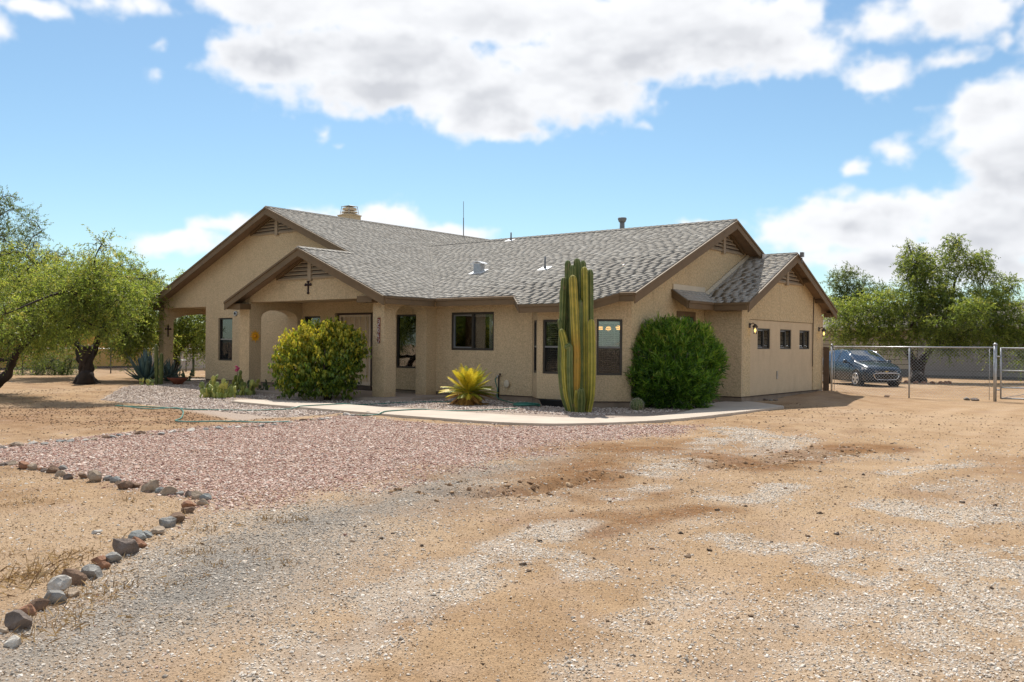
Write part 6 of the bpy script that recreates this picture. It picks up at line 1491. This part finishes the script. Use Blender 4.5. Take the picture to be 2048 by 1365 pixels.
for i, (x, y, wd) in enumerate(thin):
    k = kk[(i*7+i//3) % 10]; frac = 'near the left edge' if i < 8 else ('below the left tree shade' if i < 16 else ('just below the hoses' if i < 25 else 'close to the walk'))
    n_ = i+1 if i < 8 else (i-7 if i < 16 else (i-15 if i < 25 else i-24))
    rock(x*s2, 780+y*s2, wd*s2, k, 300+i, f'low {RW[k]} edging stone, {ORD[n_]} of those {frac}', 'low stones edging the pink gravel', .42, .7, name='edging_stone')
for i, (x, y, wd, k, lab) in enumerate([(1518,803,12,'brown','brown rock at the left of the small row along the garage wall'),(1531,803,13,'dark','dark rock second in the small row along the garage wall'),(1543,804,10,'grey','grey rock third in the small row along the garage wall'),(1552,804,11,'dark','dark rock at the right end of the small row along the garage wall'),
        (1627,789,18,'white','pale rounded rock left of the pile at the garage corner'),(1640,791,14,'tan','tan rock in front of the pile at the garage corner'),(1645,784,16,'brown','brown rock behind the pile at the garage corner'),(1636,780,18,'dark','dark flat rock at the back of the pile by the garage corner'),
        (1774,795,13,'brown','lone brown rock by the foot of the fence'),(1938,801,17,'grey','left flat grey rock under the fence near the gate'),(1952,802,18,'dark','right flat dark rock under the fence near the gate'),(950,809,26,'white','flat pale stone lying at the right foot of the cycad'),(190,1067,22,'white','small white stone on the bare ground left of the rock border'),
        (868,795,22,'brown','brown stone between the porch slab and the cycad')]):
    rock(x, y, wd, k, 400+i, lab, None, .45 if i != 11 else .25, .8, name='loose_rock')
# ring of red rocks round the right tree
for i in range(12):
    a = math.pi*(1.02+.96*i/11); p = c2+np.array([1.35*math.cos(a), 1.1*math.sin(a), 0]); q = np.dot(p-np.array([0,0,EYE]), CF); X_ = 1024+FPX*np.dot(p-np.array([0,0,EYE]), CR)/q; Y_ = 682.5-FPX*np.dot(p-np.array([0,0,EYE]), CU)/q
    rock(X_, Y_, 11, 'red', 500+i, f'dark red rock {ORD[12-i]} from the left in the ring round the forked trunk', 'rocks ringing the right tree', .7, .8, name='ring_rock')
p = onz(1615, 797, 0); mb = MB(); mb.box(p[0]-.55, p[0]+.5, p[1]-.35, p[1]+.35, .01, .06); o = mb.build('concrete_paver', M['slab']); tag(o, 'flat grey concrete slab lying beside the garage wall', 'paver')
# ------------------------------------------------------------------ chain link fence and gate
def mesh_wires(a, b, z0, z1, pitch=.10, r=.0023):
    a = np.array(a, float); b = np.array(b, float); d = b-a; l = np.linalg.norm(d); d /= l; n = np.array([-d[1], d[0], 0]); h = z1-z0; mb = MB()
    for s_ in (1, -1):
        x = -h if s_ == 1 else 0
        while x < (l if s_ == 1 else l+h):
            xs, xe = x, x+s_*h; za, zb_ = z0, z1
            lo, hi = 0, l
            t0 = 0; t1 = 1
            for lim, sg in ((lo, 1), (hi, -1)):
                f = lambda t_: (x+s_*h*t_-lim)*sg
                if f(0) < 0 and f(1) < 0: t0 = t1 = 0; break
                if f(0) < 0: t0 = max(t0, (lim-x)/(s_*h))
                if f(1) < 0: t1 = min(t1, (lim-x)/(s_*h))
            if t1-t0 > .02:
                A_ = a+d*(x+s_*h*t0)+np.array([0, 0, z0+h*t0])+n*.003*s_; B_ = a+d*(x+s_*h*t1)+np.array([0, 0, z0+h*t1])+n*.003*s_
                mb.tube([A_, B_], r, 3, cap=False, smooth=False)
            x += pitch
    return mb
FY = 30.12
f = thing('chain_link_fence', 'galvanised chain link fence between the garage and the gate posts', 'fence', (-7.8, FY, 0))
def post(x, y, h, r, g, cap=True, nm='post', mt='galv'):
    mb = MB(); mb.tube([(x, y, -.1), (x, y, h)], r, 10)
    if cap: mb.tube([(x, y, h), (x, y, h+.02), (x, y, h+.06)], [r*1.25, r*1.3, r*.4], 10)
    return mb.build(nm, M[mt], g)
post(-10.22, FY, 1.64, .034, f); post(-7.78, FY, 1.60, .026, f, False)
mb = MB(); mb.tube([(-10.22, FY, 1.60), (-5.42, FY, 1.62)], .023, 8); mb.build('top_rail', M['galv'], f)
mesh_wires((-10.16, FY-.03, 0), (-5.44, FY-.03, 0), .05, 1.585).build('chain_mesh', M['galv'], f, 'stuff')
mb = MB(); mb.tube([(-10.12, FY-.035, .03), (-10.12, FY-.035, 1.58)], .009, 5); mb.tube([(-5.50, FY-.035, .03), (-5.50, FY-.035, 1.58)], .009, 5); mb.build('tension_bar', M['galv'], f)
post(-5.37, FY+.1, 1.70, .05, f)
gt = thing('chain_link_gate', 'galvanised chain link gate with cross rails at the right edge of the photo', 'gate', (-5.2, 30.25, 0))
ga = np.array([-5.22, 30.25, 0]); gd = unit(np.array([1.0, .10, 0])); ge = ga+gd*3.6
mb = MB()
for z_ in (1.60, .10): mb.tube([ga+np.array([0, 0, z_]), ge+np.array([0, 0, z_])], .024, 8)
for q in (ga, ge): mb.tube([q+np.array([0, 0, .08]), q+np.array([0, 0, 1.62])], .024, 8)
mb.build('gate_frame', M['galv'], gt)
for z_ in (.93, .42):
    mb = MB(); mb.tube([ga+np.array([0, 0, z_]), ge+np.array([0, 0, z_])], .018, 8); mb.build('cross_rail', M['galv'], gt)
mb = MB(); mb.tube([ga+np.array([0, 0, .1]), ge+np.array([0, 0, .93])], .008, 6); mb.build('brace', M['galv'], gt)
mesh_wires(ga+np.array([0, -.03, 0]), ge+np.array([0, -.03, 0]), .12, 1.58).build('chain_mesh', M['galv'], gt, 'stuff')
mb = MB()
for z_ in (.35, 1.35): mb.tube([(-5.37, FY+.1, z_), (-5.22, 30.25, z_)], .02, 6)
mb.build('hinge', M['galv'], gt)
# brown boards closing the gap at the garage corner
wf_ = thing('wood_fence_panel', 'narrow brown wooden screen between the garage corner and the chain link fence', 'fence', (-10.35, 29.95, 0))
for i in range(3):
    mb = MB(); mb.box(-10.44+i*.065, -10.44+i*.065+.058, 29.93+.006*i, 29.96+.006*i, .02, 1.60-.01*i); mb.build('board', M['wood_panel'], wf_)

# ------------------------------------------------------------------ parked car (local axes: x forward, y left)
HD = math.atan2(-.67, .74)
fc = np.array([-10.62, 37.75, 0.0]); ctr = fc-np.array([math.cos(HD), math.sin(HD), 0])*2.02
car = thing('parked_car', 'dark blue hatchback with a chrome framed grille parked beyond the chain link fence', 'car', (float(ctr[0]), float(ctr[1]), 0), rz=HD)
# stations: x, half width, sill z, belt z, roof z, roof half width
ST = [(2.02,.50,.34,.62,.66,.42),(1.97,.70,.24,.66,.72,.58),(1.85,.82,.20,.70,.79,.66),(1.60,.865,.20,.76,.87,.70),(1.25,.87,.20,.83,.945,.72),(.98,.872,.20,.88,1.00,.73),(.90,.872,.20,.90,1.03,.73),(.45,.872,.20,.93,1.28,.66),(.10,.872,.20,.94,1.44,.60),(-.4,.872,.20,.95,1.495,.585),(-.9,.870,.20,.96,1.49,.575),(-1.35,.865,.20,.97,1.44,.56),(-1.75,.84,.22,.98,1.28,.54),(-1.95,.78,.30,.96,1.05,.55),(-2.02,.68,.38,.85,.90,.5)]
def ring(x, w_, zs, zb_, zr, wr):
    wb_ = w_*.955
    return [(x, 0, zs-.02), (x, w_*.88, zs-.01), (x, w_*.985, zs+.05), (x, w_, zs+(zb_-zs)*.42), (x, w_*.995, zs+(zb_-zs)*.72), (x, wb_, zb_), (x, wb_*.985, zb_+(zr-zb_)*.06), (x, wr+(wb_-wr)*.45, zb_+(zr-zb_)*.55), (x, wr+.03, zr-(zr-zb_)*.07), (x, wr*.85, zr-.004), (x, wr*.45, zr+.012), (x, 0, zr+.018)]
def dens(ST, n=3):
    o = []
    for i in range(len(ST)-1):
        for k in range(n): o.append(tuple(np.array(ST[i])*(1-k/n)+np.array(ST[i+1])*(k/n)))
    return o+[ST[-1]]
SS = dens(ST); body = MB(); wins = {}
RG = [ring(*s_) for s_ in SS]; nr = len(RG[0])
def put(mb_, i, j, sgn):
    P = [RG[i][j], RG[i+1][j], RG[i+1][j+1], RG[i][j+1]]; P = [(p[0], p[1]*sgn, p[2]) for p in P]; mb_.add(P, [(0, 1, 2, 3) if sgn < 0 else (3, 2, 1, 0)], True)
wsh = MB(); sidew = MB(); rearw = MB()
for i in range(len(RG)-1):
    xm = (SS[i][0]+SS[i+1][0])/2
    for j in range(nr-1):
        for sgn in (1, -1):
            tgt = body
            if j >= 8 and .12 < xm < .90: tgt = wsh
            elif j in (6, 7) and -1.42 < xm < .62 and not (-.42 < xm < -.30): tgt = sidew
            elif j >= 8 and xm < -1.5 and xm > -1.93: tgt = rearw
            put(tgt, i, j, sgn)
for i_, r_ in ((0, RG[0]), (-1, RG[-1])):
    P = [p for p in r_]+[(p[0], -p[1], p[2]) for p in r_[-2:0:-1]]; body.add(P, [list(range(len(P)))])
def weld(o):
    bm = bmesh.new(); bm.from_mesh(o.data); bmesh.ops.remove_doubles(bm, verts=bm.verts, dist=.0005); bmesh.ops.recalc_face_normals(bm, faces=bm.faces); bm.to_mesh(o.data); bm.free(); return o
weld(body.build('body', M['car'], car)); weld(wsh.build('windshield', M['glass_car'], car)); weld(sidew.build('side_window', M['glass_car'], car)); weld(rearw.build('rear_window', M['glass_car'], car))
mb = MB(); mb.box(-1.7, .55, -.62, .62, .45, .98); mb.build('cabin_interior', M['black_plastic'], car)
for x_ in (1.27, -1.27):
    for s_ in (-1, 1):
        mb = MB(); mb.tube([(x_, s_*.70, .335), (x_, s_*.885, .335)], .375, 28, smooth=False); mb.build('wheel_arch', M['black_plastic'], car)
        w_ = MB(); w_.tube([(x_, s_*.69, .315), (x_, s_*.875, .315), (x_, s_*.893, .315)], [.315, .315, .295], 30); wo = w_.build('wheel', M['rubber'], car)
        mb = MB(); mb.tube([(x_, s_*.8935, .315), (x_, s_*.902, .315)], [.215, .21], 26); mb.build('rim_dish', M['black_gloss'], wo)
        mb = MB(); n_ = 24
        for k in range(5):
            a = 2*math.pi*k/5+.3; dx, dz = math.cos(a), math.sin(a); qx, qz = -dz, dx
            P = []
            for (rr_, ww) in ((.03, .03), (.21, .055)):
                for sg in (-1, 1): P.append((x_+dx*rr_+qx*ww*sg, s_*.904, .315+dz*rr_+qz*ww*sg))
            P += [(p[0], s_*.915, p[2]) for p in P]
            mb.add(P, [(0,1,3,2), (4,6,7,5), (0,4,5,1), (1,5,7,3), (3,7,6,2), (2,6,4,0)])
        mb.tube([(x_+.225*math.cos(6.2832*k/n_), s_*.908, .315+.225*math.sin(6.2832*k/n_)) for k in range(n_+1)], .014, 6)
        mb.tube([(x_, s_*.905, .315), (x_, s_*.922, .315)], .04, 12); mb.build('rim', M['alloy'], wo)
# nose: lower grille opening with chrome frame, upper chrome bar, lamps, emblem
def xn(y, z):                     # surface x of the nose
    for k in range(200):
        x_ = 2.06-.01*k
        for i in range(len(SS)-1):
            if SS[i+1][0] <= x_ <= SS[i][0]:
                t_ = (SS[i][0]-x_)/(SS[i][0]-SS[i+1][0]+1e-9); w_ = SS[i][1]*(1-t_)+SS[i+1][1]*t_; zr = SS[i][4]*(1-t_)+SS[i+1][4]*t_; zs = SS[i][2]*(1-t_)+SS[i+1][2]*t_
                if abs(y) <= w_*.99 and zs-.02 <= z <= zr+.01: return x_
    return 1.9
def patch(name, pts, mat, off=.012, frame=None, fr=.012):
    mb = MB(); C_ = (sum(p[0] for p in pts)/len(pts), sum(p[1] for p in pts)/len(pts)); P = [(xn(y, z)+off, y, z) for y, z in pts]+[(xn(*C_)+off, *C_)]
    P2 = [(p[0]-.05, p[1], p[2]) for p in P[:-1]]; n_ = len(pts)
    mb.add(P+P2, [(i, (i+1) % n_, n_) for i in range(n_)]+[(i, n_+1+i, n_+1+(i+1) % n_, (i+1) % n_) for i in range(n_)])
    o = mb.build(name, M[mat], car)
    if frame: mb = MB(); mb.tube([(p[0]+.006, p[1], p[2]) for p in P[:-1]]+[(P[0][0]+.006, P[0][1], P[0][2])], fr, 6); mb.build('chrome_frame', M[frame], o)
    return o
patch('lower_grille', [(-.42,.30),(-.50,.36),(-.56,.50),(-.52,.535),(-.25,.55),(0,.555),(.25,.55),(.52,.535),(.56,.50),(.50,.36),(.42,.30),(0,.285)], 'black_gloss', .02, 'chrome', .016)
patch('upper_grille', [(-.46,.655),(-.44,.60),(-.2,.575),(0,.57),(.2,.575),(.44,.60),(.46,.655),(0,.645)], 'black_gloss', .012)
mb = MB(); mb.tube([(xn(y, z)+.025, y, z) for y, z in ((-.50,.66),(-.44,.605),(-.2,.578),(0,.574),(.2,.578),(.44,.605),(.50,.66))], .010, 6); mb.build('grille_bar', M['chrome'], car)
mb = MB(); x_ = xn(0, .62)+.03
mb.box(x_-.01, x_+.008, -.075, .075, .610, .630); mb.box(x_-.01, x_+.010, -.032, .032, .597, .643); mb.build('emblem', simple('gold_emblem', (.62, .46, .18), .3, .6), car)
for s_ in (-1, 1):
    mb = MB(); V = []; F = []
    G_ = [[(1.93,.50,.60),(1.88,.62,.62),(1.78,.745,.655),(1.60,.845,.70)], [(1.945,.50,.70),(1.89,.62,.725),(1.79,.735,.755),(1.58,.835,.775)]]
    P = [(x+.03, s_*(y+.012), z) for rw in G_ for x, y, z in rw]+[(x-.04, s_*(y-.03), z) for rw in G_ for x, y, z in rw]
    mb.add(P, [(0,1,5,4),(1,2,6,5),(2,3,7,6),(4,5,13,12),(5,6,14,13),(6,7,15,14),(0,8,9,1),(1,9,10,2),(2,10,11,3),(0,4,12,8),(3,11,15,7)], False); mb.build('headlight', M['headlamp'], car)
    mb = MB(); mb.ell((.62, s_*1.0, 1.0), .07, .11, .075, 12, 8); mb.tube([(.62, s_*.82, .95), (.62, s_*.95, .97)], .025, 6); mb.build('wing_mirror', M['car'], car)
    mb = MB(); mb.tube([(1.0, s_*.70, 1.0), (.45, s_*.665, 1.27), (.10, s_*.60, 1.435), (-.4, s_*.585, 1.49)], .014, 5); mb.build('pillar_trim', M['chrome'], car)
    mb = MB(); mb.box(-.02, .14, s_*.874-.01, s_*.874+.012, .80, .825); mb.build('door_handle', M['car'], car)
    mb = MB()
    for xx in (.72, -.36): mb.box(xx-.004, xx+.004, s_*.8685-.006, s_*.8685+.006, .28, .90)
    mb.build('door_seam', M['black_plastic'], car)
    mb = MB(); mb.ell((1.90, s_*.66, .42), .05, .06, .05, 10, 6); mb.build('fog_lamp', M['black_gloss'], car)
mb = MB(); mb.box(1.955, 1.975, -.16, .16, .40, .43); mb.build('plate_holder', M['alloy'], car)
mb = MB(); mb.tube([(.99, -.6, 1.015), (.95, 0, 1.04), (.99, .6, 1.015)], .012, 5); mb.build('wiper', M['black_plastic'], car)

# ------------------------------------------------------------------ neighbouring buildings and back fences
nb = thing('neighbour_house', 'long low beige lap sided house beyond the right fence behind the forked tree', 'house', (-10, 52, 0))
YW = 52.0
def lap(x0, x1, z0, z1, mat, g, nm='siding_board', ex=.26, y=YW):
    z = z0
    while z < z1-.02:
        t_ = min(z+ex-.03, z1); mb = MB(); mb.add([(x0, y-.055, z), (x1, y-.055, z), (x1, y-.012, t_), (x0, y-.012, t_), (x0, y, z), (x1, y, z), (x1, y, t_), (x0, y, t_)], [(0,1,2,3), (7,6,5,4), (0,4,5,1), (1,5,6,2), (2,6,7,3), (3,7,4,0)]); mb.build(nm, M[mat], g); z += ex
mb = MB(); mb.box(-22, 12, YW+.01, YW+8, 0, 2.7); mb.build('wall', M['trim_dark'], nb)  # backing coloured dark so the gaps between boards look shaded
lap(-22, -13.05, .42, 2.7, 'siding', nb); lap(-7.5, 12, .42, 2.7, 'siding', nb)
mb = MB(); mb.box(-22, 12, YW-.04, YW+.0, 0.0, .40); mb.build('foundation', simple('grey_block', (.17, .165, .16), .9), nb)
gd_ = MB(); gd_.box(-13.0, -7.55, YW-.03, YW+.005, .10, 2.6); gdo = gd_.build('garage_door', M['grey_door'], nb)
for k in range(9):
    for q in range(4):
        mb = MB(); x0 = -13.0+q*1.3625; mb.add([(x0+.01, YW-.075, .12+k*.27), (x0+1.35, YW-.075, .12+k*.27), (x0+1.35, YW-.045, .375+k*.27), (x0+.01, YW-.045, .375+k*.27), (x0+.01, YW-.032, .12+k*.27), (x0+1.35, YW-.032, .12+k*.27), (x0+1.35, YW-.032, .375+k*.27), (x0+.01, YW-.032, .375+k*.27)], [(0,1,2,3), (7,6,5,4), (0,4,5,1), (1,5,6,2), (2,6,7,3), (3,7,4,0)])
        if .375+k*.27 < 2.6: mb.build('door_panel', M['grey_door'], gdo)
mb = MB(); mb.add([(-22.5, YW-.7, 2.7), (13, YW-.7, 2.7), (13, YW+4, 4.1), (-22.5, YW+4, 4.1), (-22.5, YW+8.7, 2.7), (13, YW+8.7, 2.7)], [(0,1,2,3), (3,2,5,4), (0,3,4), (1,5,2), (0,4,5,1)]); mb.build('roof', M['far_roof'], nb)
mb = MB(); mb.box(-22.5, 13, YW-.74, YW-.70, 2.52, 2.70); mb.build('fascia_board', M['siding'], nb)

yb = thing('yellow_building', 'mustard yellow building behind the trees at the far left', 'building', (-52, 20, 0))
mb = MB(); mb.box(-60, -50.5, 6, 29.5, -.1, 2.9); mb.build('wall', M['mustard'], yb)
mb = MB(); mb.box(-60.3, -50.2, 5.7, 29.8, 2.9, 3.1); mb.build('roof', M['far_roof'], yb)
mb = MB(); mb.box(-50.5, -50.44, 6, 29.5, -.1, .12); mb.build('foundation', M['trim_dark'], yb)
bw = thing('block_wall', 'pale beige wall with a light cap seen through the left patio arch', 'wall', (-46, 30, 0))
mb = MB(); mb.box(-44.3, -44.1, 25.5, 42, -.1, 1.35); mb.build('wall_panel', M['beige_wall'], bw)
mb = MB(); mb.box(-44.36, -44.04, 25.45, 42, 1.352, 1.45); mb.build('cap', M['concrete'], bw)
mb = MB(); mb.box(-44.1, -44.06, 25.5, 42, -.1, .12); mb.build('footing', M['stucco'], bw)
bf = thing('chain_link_fence', 'thin old chain link fence running behind the left trees', 'fence', (-42, 20, 0))
for y in (13.9, 17.95, 22.0, 26.0, 30.0): post(-41.9, y, 1.25, .03, bf, False, mt='bark_grey')
mb = MB(); mb.tube([(-41.9, 12, 1.22), (-41.9, 34, 1.22)], .015, 5); mb.build('top_rail', M['galv'], bf)
mesh_wires((-41.87, 12, 0), (-41.87, 34, 0), .03, 1.2, .13, .0028).build('chain_mesh', M['galv'], bf, 'stuff')
gg = thing('metal_gate', 'green grey tube gate seen through the patio arch', 'gate', (-38.5, 24.0, 0))
c = onz(372, 754, 0); u_ = unit(np.array([CR[0], CR[1], 0]))
mb = MB()
for q in (-.28, .33): mb.tube([c+u_*q+np.array([0, 0, -.05]), c+u_*q+np.array([0, 0, 1.35])], .03 if q < 0 else .055, 7)
mb.build('post', simple('green_post', (.12, .17, .14), .6), gg)
mb = MB(); mb.tube([c-u_*1.0+np.array([0, 0, .74]), c+u_*.33+np.array([0, 0, .74])], .018, 6); mb.tube([c-u_*1.0+np.array([0, 0, 0]), c-u_*1.0+np.array([0, 0, 1.1])], .018, 6); mb.build('rail', M['galv'], gg)
# trees across the road behind the viewpoint: the house windows mirror them
def roadside():
    V = []; F = []; A = []; off_ = 0
    for i in range(26):
        a = R(rng.uniform(178, 262)); r_ = rng.uniform(20, 48); c = np.array([math.sin(a)*r_, math.cos(a)*r_, rng.uniform(2.0, 3.2)]); s_ = rng.uniform(1.8, 3.0); m = 2600
        d = unit(rng.normal(size=(m, 3))); P = c+d*(rng.random(m)**.4)[:, None]*s_*np.array([1, 1, .8]); P[:, 2] = np.maximum(P[:, 2], .3)
        v, f = leaf_quads(P, rng.normal(size=(m, 3)), .30, .12); V.append(v); F.append(f+off_); off_ += len(v); A += list(np.clip(.35+.2*rng.normal(size=m), 0, 1))
    link('roadside_scrub', npmesh('roadside_scrub', np.concatenate(V), np.concatenate(F), M['mesquite_far'], attrs={'var': ('FACE', A)}), kind='stuff')
roadside()
# pale sandy lane behind the left fence
slab_pts = [(-50.4, 4), (-42.6, 4), (-42.6, 44), (-50.4, 44)]
mb = MB(); mb.prism(slab_pts, [], (0, 0, .012), UX, UY, UZ, 0); mb.build('lane', simple('pale_sand', (.56, .47, .37), .95, var=.1, sc=1.2), kind='structure')
# far desert scrub along the horizon (uncountable)
def scrub():
    V = []; F = []; A = []
    n = 2600; az_ = rng.uniform(R(-95), R(25), n); rr = rng.uniform(75, 260, n); hs = rng.uniform(1.0, 3.2, n)
    for a, r_, h in zip(az_, rr, hs):
        c = np.array([math.sin(a)*r_, math.cos(a)*r_, 0]); m = 16
        P = c+rng.normal(size=(m, 3))*np.array([h*.6, h*.6, 0])+np.stack([np.zeros(m), np.zeros(m), rng.uniform(.1, h, m)], 1)
        v, f = leaf_quads(P, rng.normal(size=(m, 3))+np.array([0, 0, .4]), h*.45, h*.3); F.append(f+len(V)*0+sum(len(x) for x in V)) if False else F.append((v, f)); A += list(np.clip(rng.random()+.2*rng.normal(size=m), 0, 1))
    VV = np.concatenate([v for v, _ in F]); off_ = np.cumsum([0]+[len(v) for v, _ in F])[:-1]; FF = np.concatenate([f+o for (v, f), o in zip(F, off_)])
    link('distant_scrub', npmesh('distant_scrub', VV, FF, M['mesquite_far'], attrs={'var': ('FACE', A)}), kind='stuff')
scrub()
